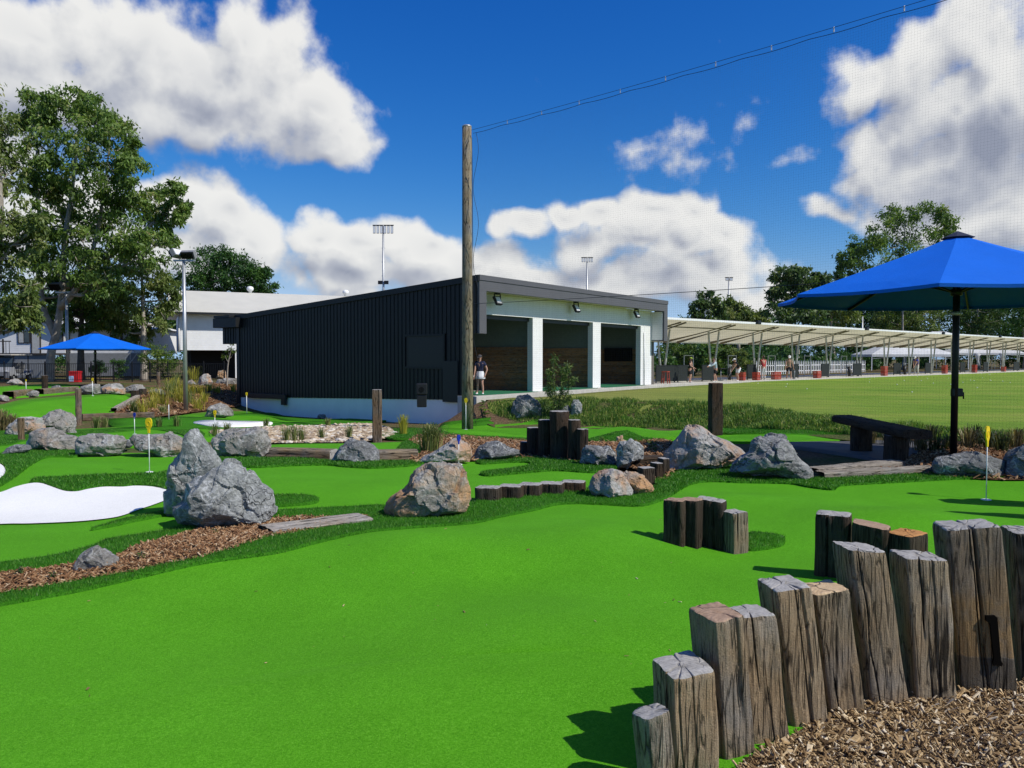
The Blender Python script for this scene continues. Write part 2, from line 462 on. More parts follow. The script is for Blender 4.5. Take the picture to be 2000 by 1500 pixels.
def rock_mat(name, dark, light, vein=0.5, rust=0.0, strata=0.0, rustc=(0.36, 0.17, 0.06), vs=2.4):
    m, k, b, o = new_mat(name)
    co, oi = objco(k)
    co2 = k.vec('ADD', co, k.vec('SCALE', k.noise(co, 3.0, 3.0, 0.6, col=True), 0.35))
    big = k.noise(co, 2.2, 4.0, 0.6)
    fine = k.noise(co, 22.0, 7.0, 0.72)
    st = k.noise(k.mapping(co2, (1.5, 1.5, 9.0), (R(25), R(20), 0)), 2.5, 5.0, 0.65)
    f = k.math('ADD', k.math('MULTIPLY', big, 0.55), k.math('MULTIPLY', fine, 0.6))
    if strata: f = k.math('ADD', k.math('MULTIPLY', f, 1 - strata), k.math('MULTIPLY', st, strata * 1.1))
    f = k.range(f, 0.38, 0.78)
    col = k.mix(f, dark, light)
    e1 = k.voro(co2, vs, 'DISTANCE_TO_EDGE'); e2 = k.voro(co2, vs * 2.7, 'DISTANCE_TO_EDGE')
    ve = k.math('MAXIMUM', k.range(e1, 0.0, 0.06, 1.0, 0.0), k.math('MULTIPLY', k.range(e2, 0.0, 0.045, 1.0, 0.0), 0.6))
    ve = k.math('MULTIPLY', ve, k.range(k.noise(co, 3.5, 3.0, 0.6), 0.40, 0.56))
    ve = k.math('MULTIPLY', ve, k.range(fine, 0.30, 0.55))
    col = k.mix(k.math('MULTIPLY', ve, vein), col, (0.62, 0.63, 0.62))
    cr = k.voro(k.vec('ADD', co2, (5.1, 2.2, 7.7)), vs * 1.4, 'DISTANCE_TO_EDGE')
    crack = k.math('MULTIPLY', k.range(cr, 0.0, 0.022, 1.0, 0.0), k.range(k.noise(co, 2.1, 2.0, 0.5), 0.5, 0.62))
    col = k.mix(k.math('MULTIPLY', crack, 0.75), col, (0.03, 0.03, 0.03))
    sp = k.range(k.noise(co, 95.0, 3.0, 0.7), 0.56, 0.72)
    col = k.mix(k.math('MULTIPLY', sp, 0.5), col, (0.50, 0.50, 0.49))
    sd = k.range(k.noise(k.vec('ADD', co, (9, 9, 9)), 60.0, 4.0, 0.7), 0.56, 0.7)
    col = k.mix(k.math('MULTIPLY', sd, 0.55), col, (0.035, 0.037, 0.04))
    if rust:
        ru = k.range(k.noise(k.vec('ADD', co, (3, 1, 4)), 2.3, 5.0, 0.62), 0.62 - rust * 0.22, 0.74 - rust * 0.16)
        ru = k.math('MULTIPLY', ru, k.range(fine, 0.3, 0.6, 0.45, 1.0))
        col = k.mix(k.math('MULTIPLY', ru, 0.85), col, k.mix(fine, rustc, (rustc[0] * 1.5, rustc[1] * 1.7, rustc[2] * 2.2)))
    k.put(b.inputs['Base Color'], col)
    b.inputs['Roughness'].default_value = 0.85; b.inputs['Specular IOR Level'].default_value = 0.25
    h = k.math('ADD', k.math('MULTIPLY', fine, 0.8), k.math('MULTIPLY', st, 0.5))
    h = k.math('SUBTRACT', h, k.math('MULTIPLY', crack, 0.6))
    h = k.math('ADD', h, k.math('MULTIPLY', ve, 0.12))
    h = k.math('ADD', h, k.math('MULTIPLY', k.voro(co2, 9.0), 0.35))
    bump(k, b, h, 0.035)
    return m

def wood_mat(name, dark, light, warm, rough=0.85, scale=1.0, patch=False):
    """weathered hardwood, grain along local z"""
    m, k, b, o = new_mat(name)
    co, oi = objco(k)
    w = k.vec('ADD', co, k.vec('SCALE', k.noise(k.mapping(co, (2.5, 2.5, 1.2)), 1.0, 2.0, 0.5, col=True), 0.05))
    g1 = k.noise(k.mapping(w, (55 * scale, 55 * scale, 1.8)), 1.0, 7.0, 0.7)
    g2 = k.noise(k.mapping(w, (190 * scale, 190 * scale, 9.0)), 1.0, 4.0, 0.7)
    big = k.noise(co, 3.2, 5.0, 0.62)
    grit = k.noise(co, 160.0, 3.0, 0.7)
    f = k.math('ADD', k.math('MULTIPLY', g1, 0.42), k.math('ADD', k.math('MULTIPLY', g2, 0.34), k.math('MULTIPLY', grit, 0.26)))
    mid = tuple((a * 0.45 + c * 0.55) for a, c in zip(dark, light))
    col = k.ramp(f, [(0.34, dark), (0.47, mid), (0.62, light)])
    wm = k.math('ADD', big, k.math('MULTIPLY_ADD', oi, 0.24, -0.12))
    col = k.mix(k.range(wm, 0.42, 0.70, 0.0, 0.70), col, k.mix(k.range(f, 0.36, 0.6), tuple(c * 0.3 for c in warm), warm))
    gy = k.range(k.noise(k.vec('ADD', co, (8, 3, 5)), 2.4, 4.0, 0.6), 0.5, 0.68, 0.0, 0.55)
    grey = tuple(sum(light) / 3 * c for c in (1.02, 1.0, 0.96))
    col = k.mix(gy, col, k.mix(k.range(f, 0.36, 0.6), tuple(c * 0.28 for c in grey), grey))
    br = k.math('MULTIPLY_ADD', k.math('FRACT', k.math('MULTIPLY', oi, 7.31)), 0.40, 0.80)
    if patch:
        tc = k.new('ShaderNodeTexCoord').outputs['Object']
        s = k.new('ShaderNodeSeparateXYZ'); k.put(s.inputs[0], k.vec('ADD', tc, k.vec('SCALE', k.noise(co, 14.0, 3.0, 0.6, col=True), 0.03)))
        pm = k.math('MULTIPLY', k.range(s.outputs[2], PATCH_Z[0], PATCH_Z[0] + 0.006), k.range(s.outputs[2], PATCH_Z[1] - 0.05, PATCH_Z[1], 1.0, 0.0))
        pm = k.math('MULTIPLY', pm, k.range(k.noise(co, 9.0, 3.0, 0.6), 0.30, 0.48))
        col = k.mix(k.math('MULTIPLY', pm, 0.8), col, k.mix(k.range(f, 0.36, 0.6), (0.15, 0.085, 0.035), (0.42, 0.27, 0.12)))
        lo = k.range(s.outputs[2], PATCH_Z[0] - 0.004, PATCH_Z[0], 1.0, 0.0)
        col = k.mix(k.math('MULTIPLY', lo, 0.6), col, (0.075, 0.062, 0.045))
    col = k.vec('SCALE', col, br)
    ck = k.noise(k.mapping(w, (26 * scale, 26 * scale, 0.7), loc=(4, 7, 1)), 1.0, 4.0, 0.55)
    ckm = k.math('MULTIPLY', k.range(ck, 0.60, 0.66), k.range(k.noise(co, 5.0, 2.0, 0.5), 0.42, 0.55))
    col = k.mix(k.math('MULTIPLY', ckm, 0.9), col, (0.012, 0.010, 0.008))
    wj = k.vec('ADD', w, k.vec('SCALE', k.noise(k.mapping(co, (20, 20, 4)), 1.0, 3.0, 0.6, col=True), 0.018))
    fc = k.voro(k.mapping(wj, (34 * scale, 34 * scale, 1.5)), 1.0, 'DISTANCE_TO_EDGE')
    fcm = k.math('MULTIPLY', k.range(fc, 0.0, 0.075, 1.0, 0.0), k.range(k.noise(k.vec('ADD', co, (2, 9, 4)), 6.0, 3.0, 0.6), 0.40, 0.52))
    col = k.mix(k.math('MULTIPLY', fcm, 0.72), col, (0.014, 0.011, 0.008))
    kn = k.voro(k.mapping(w, (7, 7, 2.2)), 1.0)
    knm = k.range(k.math('ADD', kn, k.math('MULTIPLY', g1, 0.16)), 0.12, 0.18, 1.0, 0.0)
    col = k.mix(k.math('MULTIPLY', knm, 0.85), col, (0.015, 0.011, 0.008))
    k.put(b.inputs['Base Color'], col)
    b.inputs['Roughness'].default_value = rough; b.inputs['Specular IOR Level'].default_value = 0.12
    h = k.math('SUBTRACT', f, k.math('MULTIPLY', ckm, 0.6))
    h = k.math('SUBTRACT', h, k.math('MULTIPLY', knm, 0.5))
    h = k.math('SUBTRACT', h, k.math('MULTIPLY', fcm, 0.5))
    bump(k, b, h, 0.022)
    return m

def endgrain_mat(name, c1, c2, ring=70.0):
    m, k, b, o = new_mat(name)
    co, oi = objco(k)
    tc = k.new('ShaderNodeTexCoord').outputs['Object']
    w = k.vec('ADD', tc, k.vec('SCALE', k.noise(co, 9.0, 3.0, 0.6, col=True), 0.06))
    s = k.new('ShaderNodeSeparateXYZ'); k.put(s.inputs[0], k.vec('ADD', w, (0.06, 0.05, 0)))
    rr = k.math('SQRT', k.math('ADD', k.math('MULTIPLY', s.outputs[0], s.outputs[0]), k.math('MULTIPLY', s.outputs[1], s.outputs[1])))
    rings = k.math('MULTIPLY_ADD', k.math('SINE', k.math('MULTIPLY', rr, ring * 6.28)), 0.5, 0.5)
    n = k.noise(co, 30.0, 6.0, 0.7)
    saw = k.noise(k.mapping(co, (14, 160, 14), (0, 0, R(24))), 1.0, 2.0, 0.5)
    f = k.math('ADD', k.math('MULTIPLY', rings, 0.07), k.math('ADD', k.math('MULTIPLY', n, 0.7), k.math('MULTIPLY', saw, 0.3)))
    col = k.ramp(f, [(0.3, c1), (0.75, c2)])
    ck = k.voro(k.vec('ADD', co, k.vec('SCALE', k.noise(co, 12.0, 2.0, 0.5, col=True), 0.08)), 8.0, 'DISTANCE_TO_EDGE')
    cm = k.math('MULTIPLY', k.range(ck, 0.0, 0.05, 1.0, 0.0), k.range(k.noise(co, 5.0, 2.0), 0.45, 0.6))
    col = k.mix(k.math('MULTIPLY', cm, 0.7), col, (0.02, 0.016, 0.012))
    k.put(b.inputs['Base Color'], col)
    b.inputs['Roughness'].default_value = 0.85; b.inputs['Specular IOR Level'].default_value = 0.2
    bump(k, b, k.math('SUBTRACT', f, cm), 0.006)
    return m

def leaf_mat(name, stops, trans=0.3, rough=0.5):
    m, k, b, o = new_mat(name)
    at = k.new('ShaderNodeAttribute', attribute_name='rnd')
    col = k.ramp(at.outputs['Fac'], stops)
    k.put(b.inputs['Base Color'], col)
    b.inputs['Roughness'].default_value = rough; b.inputs['Specular IOR Level'].default_value = 0.35
    tr = k.new('ShaderNodeBsdfTranslucent')
    k.put(tr.inputs[0], k.vec('MULTIPLY', col, (1.25, 1.3, 0.6)))
    mx = k.new('ShaderNodeMixShader'); mx.inputs[0].default_value = trans
    k.put(mx.inputs[1], b.outputs[0]); k.put(mx.inputs[2], tr.outputs[0]); k.put(o.inputs[0], mx.outputs[0])
    return m

def turf_mat(name, c, dark, light, fine=420.0, bmpd=0.004, vary=0.12):
    m, k, b, o = new_mat(name)
    co = k.new('ShaderNodeTexCoord').outputs['Object']
    n0 = k.noise(co, fine, 2.0, 0.7); n1 = k.noise(co, fine * 0.36, 3.0, 0.75); n2 = k.noise(co, 1.1, 4.0, 0.55); n3 = k.noise(co, 14.0, 3.0, 0.6)
    f = k.math('ADD', k.math('MULTIPLY', n0, 0.55), k.math('MULTIPLY', n1, 0.45))
    col = k.ramp(f, [(0.30, dark), (0.5, c), (0.70, light)])
    v = k.math('ADD', k.range(n2, 0.3, 0.7, 1 - vary, 1 + vary), k.range(n3, 0.3, 0.7, -vary * 0.4, vary * 0.4))
    col = k.vec('SCALE', col, v)
    k.put(b.inputs['Base Color'], col)
    b.inputs['Roughness'].default_value = 0.85; b.inputs['Specular IOR Level'].default_value = 0.05
    b.inputs['Sheen Weight'].default_value = 0.12 if name == 'putting_turf' else 0.0; b.inputs['Sheen Roughness'].default_value = 0.35
    b.inputs['Sheen Tint'].default_value = (0.45, 1.0, 0.16, 1)
    bump(k, b, f, bmpd)
    return m

def chips_mat(name, stops):
    m, k, b, o = new_mat(name)
    at = k.new('ShaderNodeAttribute', attribute_name='rnd')
    co = k.new('ShaderNodeTexCoord').outputs['Object']
    col = k.ramp(at.outputs['Fac'], stops)
    col = k.vec('SCALE', col, k.range(k.noise(co, 120.0, 3.0, 0.7), 0.3, 0.7, 0.7, 1.25))
    k.put(b.inputs['Base Color'], col)
    b.inputs['Roughness'].default_value = 0.9; b.inputs['Specular IOR Level'].default_value = 0.15
    return m
# ------------------------------------------------------------------ shared materials
M_TURF = turf_mat('putting_turf', (0.071, 0.278, 0.007), (0.027, 0.148, 0.002), (0.158, 0.430, 0.031), fine=210.0, bmpd=0.006, vary=0.09)
M_FRINGE = turf_mat('fringe_turf', (0.040, 0.175, 0.010), (0.015, 0.085, 0.004), (0.080, 0.26, 0.020), fine=150.0, bmpd=0.02)
M_BLADE = leaf_mat('fringe_blades', [(0.0, (0.022, 0.105, 0.007)), (0.5, (0.050, 0.205, 0.012)), (0.85, (0.095, 0.29, 0.022)), (1.0, (0.20, 0.36, 0.06))], 0.35)
M_SAND = turf_mat('white_bunker_turf', (0.80, 0.79, 0.74), (0.66, 0.65, 0.60), (0.86, 0.85, 0.80), fine=150.0, bmpd=0.006, vary=0.04)

def mulch_ground(name, c1, c2, c3):
    m, k, b, o = new_mat(name)
    co = k.new('ShaderNodeTexCoord').outputs['Object']
    w = k.vec('ADD', co, k.vec('SCALE', k.noise(co, 18.0, 2.0, 0.5, col=True), 0.05))
    v = k.voro(k.mapping(w, (26, 60, 40), (0, 0, R(30))), 1.0, out='Color')
    v2 = k.voro(k.mapping(w, (64, 24, 40), (0, 0, R(10))), 1.0, out='Color')
    f = k.math('ADD', k.math('MULTIPLY', k.noise(co, 40.0, 5.0, 0.7), 0.5), k.math('MULTIPLY', k.vec('DOT_PRODUCT', v, (0.3, 0.3, 0)), 0.45))
    f = k.math('ADD', f, k.math('MULTIPLY', k.vec('DOT_PRODUCT', v2, (0.3, 0, 0.3)), 0.35))
    col = k.ramp(f, [(0.28, c1), (0.5, c2), (0.78, c3)])
    k.put(b.inputs['Base Color'], k.vec('SCALE', col, k.range(k.noise(co, 0.7, 4.0), 0.3, 0.7, 0.75, 1.2)))
    b.inputs['Roughness'].default_value = 0.95; b.inputs['Specular IOR Level'].default_value = 0.1
    bump(k, b, f, 0.05)
    return m
M_MULCH = mulch_ground('garden_mulch', (0.03, 0.016, 0.009), (0.15, 0.075, 0.036), (0.36, 0.22, 0.12))
M_MULCH2 = mulch_ground('fresh_mulch', (0.05, 0.032, 0.016), (0.25, 0.16, 0.08), (0.48, 0.36, 0.20))
M_CHIP = chips_mat('bark_chips', [(0.0, (0.06, 0.030, 0.015)), (0.35, (0.20, 0.098, 0.045)), (0.7, (0.34, 0.19, 0.092)), (0.92, (0.42, 0.28, 0.16)), (1.0, (0.55, 0.43, 0.28))])
M_CHIP2 = chips_mat('wood_chips', [(0.0, (0.06, 0.036, 0.018)), (0.25, (0.20, 0.125, 0.058)), (0.6, (0.40, 0.27, 0.13)), (0.85, (0.56, 0.42, 0.235)), (1.0, (0.72, 0.62, 0.45))])

def lawn_mat():
    m, k, b, o = new_mat('mown_lawn')
    co = k.new('ShaderNodeTexCoord').outputs['Object']
    st = k.noise(k.mapping(co, (0.12, 0.9, 1), (0, 0, R(-14))), 1.0, 4.0, 0.6)
    pa = k.noise(co, 0.22, 5.0, 0.6); fi = k.noise(co, 22.0, 5.0, 0.75); mid = k.noise(co, 3.0, 4.0, 0.65)
    f = k.math('ADD', k.math('MULTIPLY', st, 0.26), k.math('ADD', k.math('MULTIPLY', pa, 0.42), k.math('MULTIPLY', fi, 0.32)))
    col = k.ramp(f, [(0.36, (0.085, 0.175, 0.015)), (0.48, (0.148, 0.250, 0.022)), (0.58, (0.220, 0.285, 0.040)), (0.68, (0.34, 0.315, 0.085))])
    # worn dry strip along the near edge and by the building
    s = k.new('ShaderNodeSeparateXYZ'); k.put(s.inputs[0], co)
    dry = k.range(k.math('ADD', k.math('ADD', s.outputs[0], k.math('MULTIPLY', s.outputs[1], -0.25)), k.math('MULTIPLY', mid, 3.0)), -3.0, 7.0, 1.0, 0.0)
    col = k.mix(k.math('MULTIPLY', dry, 0.55), col, (0.27, 0.22, 0.08))
    k.put(b.inputs['Base Color'], k.vec('SCALE', col, k.range(fi, 0.3, 0.7, 0.75, 1.2)))
    b.inputs['Roughness'].default_value = 0.9; b.inputs['Specular IOR Level'].default_value = 0.12
    bump(k, b, fi, 0.03)
    return m
M_LAWN = lawn_mat()

def pebble_ground():
    m, k, b, o = new_mat('pebble_bed')
    co = k.new('ShaderNodeTexCoord').outputs['Object']
    v = k.voro(co, 16.0, out='Color'); d = k.voro(co, 16.0)
    f = k.vec('DOT_PRODUCT', v, (0.33, 0.33, 0.33))
    col = k.ramp(f, [(0.2, (0.22, 0.15, 0.09)), (0.5, (0.40, 0.31, 0.20)), (0.8, (0.56, 0.48, 0.36))])
    k.put(b.inputs['Base Color'], k.vec('SCALE', col, k.range(d, 0.3, 0.7, 1.05, 0.35)))
    b.inputs['Roughness'].default_value = 0.9
    bump(k, b, k.math('MULTIPLY', d, -1.0), 0.06)
    return m
M_PEBBLE = pebble_ground()

def ground_mat():
    m, k, b, o = new_mat('soil_and_rough_grass')
    co = k.new('ShaderNodeTexCoord').outputs['Object']
    n = k.noise(co, 0.35, 5.0, 0.65); fi = k.noise(co, 18.0, 5.0, 0.7)
    gr = k.ramp(fi, [(0.3, (0.03, 0.045, 0.012)), (0.5, (0.075, 0.10, 0.025)), (0.7, (0.17, 0.16, 0.06))])
    so_ = k.ramp(fi, [(0.3, (0.05, 0.03, 0.018)), (0.5, (0.13, 0.08, 0.045)), (0.7, (0.27, 0.19, 0.11))])
    k.put(b.inputs['Base Color'], k.mix(k.range(n, 0.46, 0.58), so_, gr))
    b.inputs['Roughness'].default_value = 0.95; b.inputs['Specular IOR Level'].default_value = 0.1
    bump(k, b, fi, 0.04)
    return m

# ------------------------------------------------------------------ base ground sheet
def build_ground():
    rings = np.concatenate([[0.0], np.geomspace(0.6, 60, 210), np.geomspace(64, 1500, 30)])
    seg = 300
    th = np.linspace(0, 2 * math.pi, seg, endpoint=False)
    rr, tt = np.meshgrid(rings[1:], th, indexing='ij')
    x, y = (rr * np.sin(tt)).ravel(), (rr * np.cos(tt)).ravel()
    x = np.concatenate([[0], x]); y = np.concatenate([[0], y])
    z = terrain(x, y) - 0.05
    far = np.hypot(x, y)
    z = np.where(far > 70, z - 0.10 * sstep(70, 120, far), z)
    nr = len(rings) - 1
    i, j = np.meshgrid(np.arange(nr - 1), np.arange(seg), indexing='ij')
    a = 1 + i * seg + j; b = 1 + i * seg + (j + 1) % seg
    t1 = np.stack([a, b, b + seg], -1).reshape(-1, 3); t2 = np.stack([a, b + seg, a + seg], -1).reshape(-1, 3)
    j0 = np.arange(seg); t0 = np.stack([np.zeros(seg, int), 1 + (j0 + 1) % seg, 1 + j0], -1)
    tr = np.concatenate([t0, t1, t2])[:, ::-1]
    me = np_mesh('ground', np.stack([x, y, z], -1), tris=tr, mats=[ground_mat()], smooth=True)
    # normals up
    if me.polygons[500].normal.z < 0: me.flip_normals()
    props(add_obj('ground', me), kind='structure')
build_ground()

# ------------------------------------------------------------------ draped sheets
def polar_pts(poly, fine):
    r = []
    rad = np.hypot(poly[:, 0], poly[:, 1]); rmin, rmax = max(0.3, rad.min() * 0.7), rad.max() * 1.02
    k = rmin
    out = []
    while k < rmax:
        st = max(0.07, k * fine)
        n = int(2 * math.pi * k / st)
        a = (np.arange(n) + 0.5 * (len(out) % 2)) * 2 * math.pi / n
        out.append(np.stack([k * np.sin(a), k * np.cos(a)], -1)); k += st
    p = np.concatenate(out)
    bx0, by0 = poly.min(0); bx1, by1 = poly.max(0)
    p = p[(p[:, 0] > bx0) & (p[:, 0] < bx1) & (p[:, 1] > by0) & (p[:, 1] < by1)]
    p = p[inpoly(poly, p[:, 0], p[:, 1])]
    # keep clear of the outline
    q = np.concatenate([poly, poly[:1]])
    d = np.full(len(p), 1e9)
    for i in range(len(poly)):
        d = np.minimum(d, np.hypot(*(p - q[i]).T)) if len(p) else d
    rr = np.hypot(p[:, 0], p[:, 1])
    return p[d > np.maximum(0.03, rr * fine * 0.45)]

SHEETS = {}
def sheet(name, outline, mat, off=0.0, fine=0.02, skirt=0.0, rough=0.0, rscale=3.0, px=True, sub=6, smooth=True, label=None, edge_drop=0.0):
    """a piece of carpet, bed or paving draped on the terrain; the outline is in photo points or metres"""
    if px:
        s = spline(outline, sub); w = G(s[:, 0], s[:, 1])[:, :2]
    else:
        w = spline(outline, sub) if sub > 1 else np.array(outline, float)
    # drop near-duplicate outline points
    keep = [0]
    for i in range(1, len(w)):
        if np.hypot(*(w[i] - w[keep[-1]])) > 0.012: keep.append(i)
    if np.hypot(*(w[keep[-1]] - w[0])) < 0.012: keep.pop()
    w = w[keep]
    inn = polar_pts(w, fine)
    n = len(w)
    allp = np.concatenate([w, inn]) if len(inn) else w
    vs, es, fs, ov, _, _ = delaunay_2d_cdt([Vector(p) for p in allp], [(i, (i + 1) % n) for i in range(n)], [list(range(n))], 1, 1e-6)
    v2 = np.array([p[:] for p in vs])
    z = terrain(v2[:, 0], v2[:, 1]) + off
    isb = np.array([any(o < n for o in ol) for ol in ov])
    if rough:
        rz = np.array([mnoise.fractal(Vector((p[0] * rscale, p[1] * rscale, off * 40)), 0.8, 2.0, 4) for p in v2])
        z += rz * rough * (~isb)
    if edge_drop: z -= edge_drop * isb
    tris = []
    for f in fs:
        for q in range(1, len(f) - 1): tris.append((f[0], f[q], f[q + 1]))
    tris = np.array(tris, int)
    a, b, c = v2[tris[:, 0]], v2[tris[:, 1]], v2[tris[:, 2]]
    cr = (b[:, 0] - a[:, 0]) * (c[:, 1] - a[:, 1]) - (b[:, 1] - a[:, 1]) * (c[:, 0] - a[:, 0])
    tris[cr < 0] = tris[cr < 0][:, ::-1]
    V = np.column_stack([v2, z])
    if skirt:
        cnt = {}
        for t in tris:
            for i in range(3):
                e = (t[i], t[(i + 1) % 3]); cnt[e] = cnt.get(e, 0) + 1
        be = [e for e in cnt if (e[1], e[0]) not in cnt]
        m = {}; extra = []
        for e in be:
            for v in e:
                if v not in m:
                    m[v] = len(V) + len(extra); extra.append((V[v][0], V[v][1], V[v][2] - skirt))
        V = np.concatenate([V, np.array(extra)]) if extra else V
        st = []
        for i, j in be: st += [(j, i, m[i]), (j, m[i], m[j])]
        tris = np.concatenate([tris, np.array(st)]) if st else tris
    me = np_mesh(name, V, tris=tris, mats=[mat], smooth=smooth)
    o = add_obj(name, me)
    props(o, kind='structure')
    SHEETS.setdefault(name, []).append((o, w, V, tris, off))
    return o, w, V, tris

def scatter_tris(V, T, dens_fn, rng):
    """random points on triangles, density by distance"""
    a, b, c = V[T[:, 0]], V[T[:, 1]], V[T[:, 2]]
    ar = 0.5 * np.linalg.norm(np.cross(b - a, c - a), axis=1)
    cen = (a + b + c) / 3
    n = rng.poisson(ar * dens_fn(np.hypot(cen[:, 0], cen[:, 1])))
    idx = np.repeat(np.arange(len(T)), n)
    u, v = rng.random(len(idx)), rng.random(len(idx)); fl = u + v > 1
    u[fl] = 1 - u[fl]; v[fl] = 1 - v[fl]
    return a[idx] + (b[idx] - a[idx]) * u[:, None] + (c[idx] - a[idx]) * v[:, None]

def blades(name, pts, h, w, mat, rng, lean=0.5, hvar=0.4, bend=False, tip=None):
    """grass blades: one triangle each, or two bent ones"""
    n = len(pts)
    if n == 0: return None
    hh = h * (1 - hvar + 2 * hvar * rng.random(n)); ww = w * (0.6 + 0.8 * rng.random(n))
    a = rng.random(n) * 2 * math.pi; dx, dy = np.cos(a), np.sin(a)
    l = lean * rng.random(n) * hh; la = rng.random(n) * 2 * math.pi
    r = rng.random(n)
    if not bend:
        p0 = pts + np.stack([-dx * ww, -dy * ww, -0.005 + 0 * ww], -1)
        p1 = pts + np.stack([dx * ww, dy * ww, -0.005 + 0 * ww], -1)
        p2 = pts + np.stack([np.cos(la) * l, np.sin(la) * l, hh], -1)
        V = np.stack([p0, p1, p2], 1).reshape(-1, 3); T = np.arange(3 * n).reshape(-1, 3)
        return np_mesh(name, V, tris=T, mats=[mat], attrs={'rnd': np.repeat(r, 3)})
    p0 = pts + np.stack([-dx * ww, -dy * ww, -0.02 + 0 * ww], -1)
    p1 = pts + np.stack([dx * ww, dy * ww, -0.02 + 0 * ww], -1)
    mid = pts + np.stack([np.cos(la) * l * 0.35, np.sin(la) * l * 0.35, hh * 0.62], -1)
    m0 = mid - np.stack([dx * ww * 0.7, dy * ww * 0.7, 0 * ww], -1); m1 = mid + np.stack([dx * ww * 0.7, dy * ww * 0.7, 0 * ww], -1)
    tp = pts + np.stack([np.cos(la) * l, np.sin(la) * l, hh * (1 - 0.25 * (l / hh))], -1)
    V = np.stack([p0, p1, m0, m1, tp], 1).reshape(-1, 3)
    b = np.arange(n)[:, None] * 5
    T = np.concatenate([b + [0, 1, 3], b + [0, 3, 2], b + [2, 3, 4]])
    return np_mesh(name, V, tris=T, mats=[mat], attrs={'rnd': np.repeat(r, 5)})

# ---- putting greens
GREEN_A_EDGE = [(0, 1185), (150, 1158), (300, 1124), (400, 1102), (536, 1083), (620, 1062), (710, 1042), (800, 1033), (920, 1024), (980, 1011), (1000, 1008), (1045, 998), (1084, 988), (1126, 985), (1180, 987), (1234, 990), (1264, 988), (1294, 978), (1312, 969), (1330, 957), (1354, 946), (1390, 942), (1450, 944), (1540, 946), (1575, 952), (1625, 958), (1636, 952), (1655, 949), (1725, 945), (1800, 941), (1875, 937), (2000, 935)]
def build_green_a():
    e = np.array(GREEN_A_EDGE, float); e[:, 1] -= 4
    s = spline(e, 5, closed=False)
    w = G(s[:, 0], s[:, 1])[:, :2]
    w = np.concatenate([[(-14.0, 3.2), (-4.6, 3.55)], w[1:], [(8.4, 10.6), (13.0, 9.0), (13.0, -5.0), (-14.0, -5.0)]])
    return sheet('putting_green', w, M_TURF, 0.0, 0.016, px=False, sub=1)
build_green_a()
sheet('putting_green', [(-700, 1010), (-260, 930), (-60, 893), (60, 882), (150, 885), (300, 884), (430, 890), (520, 895), (620, 898), (720, 902), (820, 904), (900, 900), (1000, 896), (1090, 897), (1160, 906), (1205, 918), (1180, 955), (1146, 968), (1090, 985), (1000, 1000), (860, 1014), (700, 1016), (560, 1022), (450, 1040), (384, 1046), (300, 1072), (200, 1096), (100, 1118), (0, 1132), (-260, 1180), (-700, 1265)], M_TURF, -0.004, 0.02)
REAR_GREENS = [
    [(-60, 842), (0, 836), (60, 836), (130, 838), (230, 834), (330, 832), (400, 838), (440, 850), (380, 864), (300, 870), (180, 872), (60, 880), (0, 890), (-80, 898)],
    [(-40, 800), (10, 788), (45, 780), (100, 776), (170, 771), (262, 769), (270, 776), (222, 806), (205, 814), (160, 818), (60, 816), (0, 814), (-60, 812)],
    [(-80, 762), (0, 755), (60, 751), (130, 750), (160, 758), (140, 766), (80, 772), (20, 776), (-60, 780)],
    [(222, 818), (300, 818), (390, 806), (455, 803), (500, 804), (540, 810), (580, 817), (650, 818), (720, 813), (800, 808), (850, 811), (770, 820), (700, 826), (620, 830), (540, 832), (450, 838), (360, 836), (290, 832), (225, 832)],
    [(856, 842), (866, 830), (930, 821), (1000, 816), (1140, 815), (1230, 812), (1330, 820), (1420, 834), (1440, 850), (1380, 856), (1300, 858), (1230, 862), (1130, 862), (1030, 860), (940, 856), (870, 852)],
    [(490, 872), (560, 867), (640, 866), (720, 865), (800, 862), (818, 868), (812, 884), (770, 888), (640, 889), (490, 888)],
    [(1350, 850), (1440, 834), (1560, 836), (1660, 842), (1700, 852), (1600, 862), (1500, 862), (1400, 862)],
]
for gpts in REAR_GREENS: sheet('putting_green', gpts, M_TURF, 0.0, 0.022, skirt=0.07)

# ---- white bunkers
sheet('sand_bunker', [(-160, 1000), (-60, 978), (0, 963), (30, 952), (60, 945), (80, 945), (99, 951), (126, 960), (150, 961), (174, 956), (204, 952), (240, 952), (264, 950), (300, 952), (330, 960), (336, 972), (300, 987), (270, 997), (240, 1008), (210, 1014), (150, 1020), (60, 1024), (0, 1025), (-160, 1034)], M_SAND, 0.010, 0.02, sub=6)
sheet('sand_bunker', [(-90, 900), (-20, 902), (0, 907), (9, 915), (10, 924), (0, 937), (-30, 948), (-110, 952)], M_SAND, 0.010, 0.02)
sheet('sand_bunker', [(378, 827), (400, 823), (445, 824), (500, 825), (531, 827), (520, 833), (450, 836), (412, 834), (388, 830)], M_SAND, 0.05, 0.03, skirt=0.06)

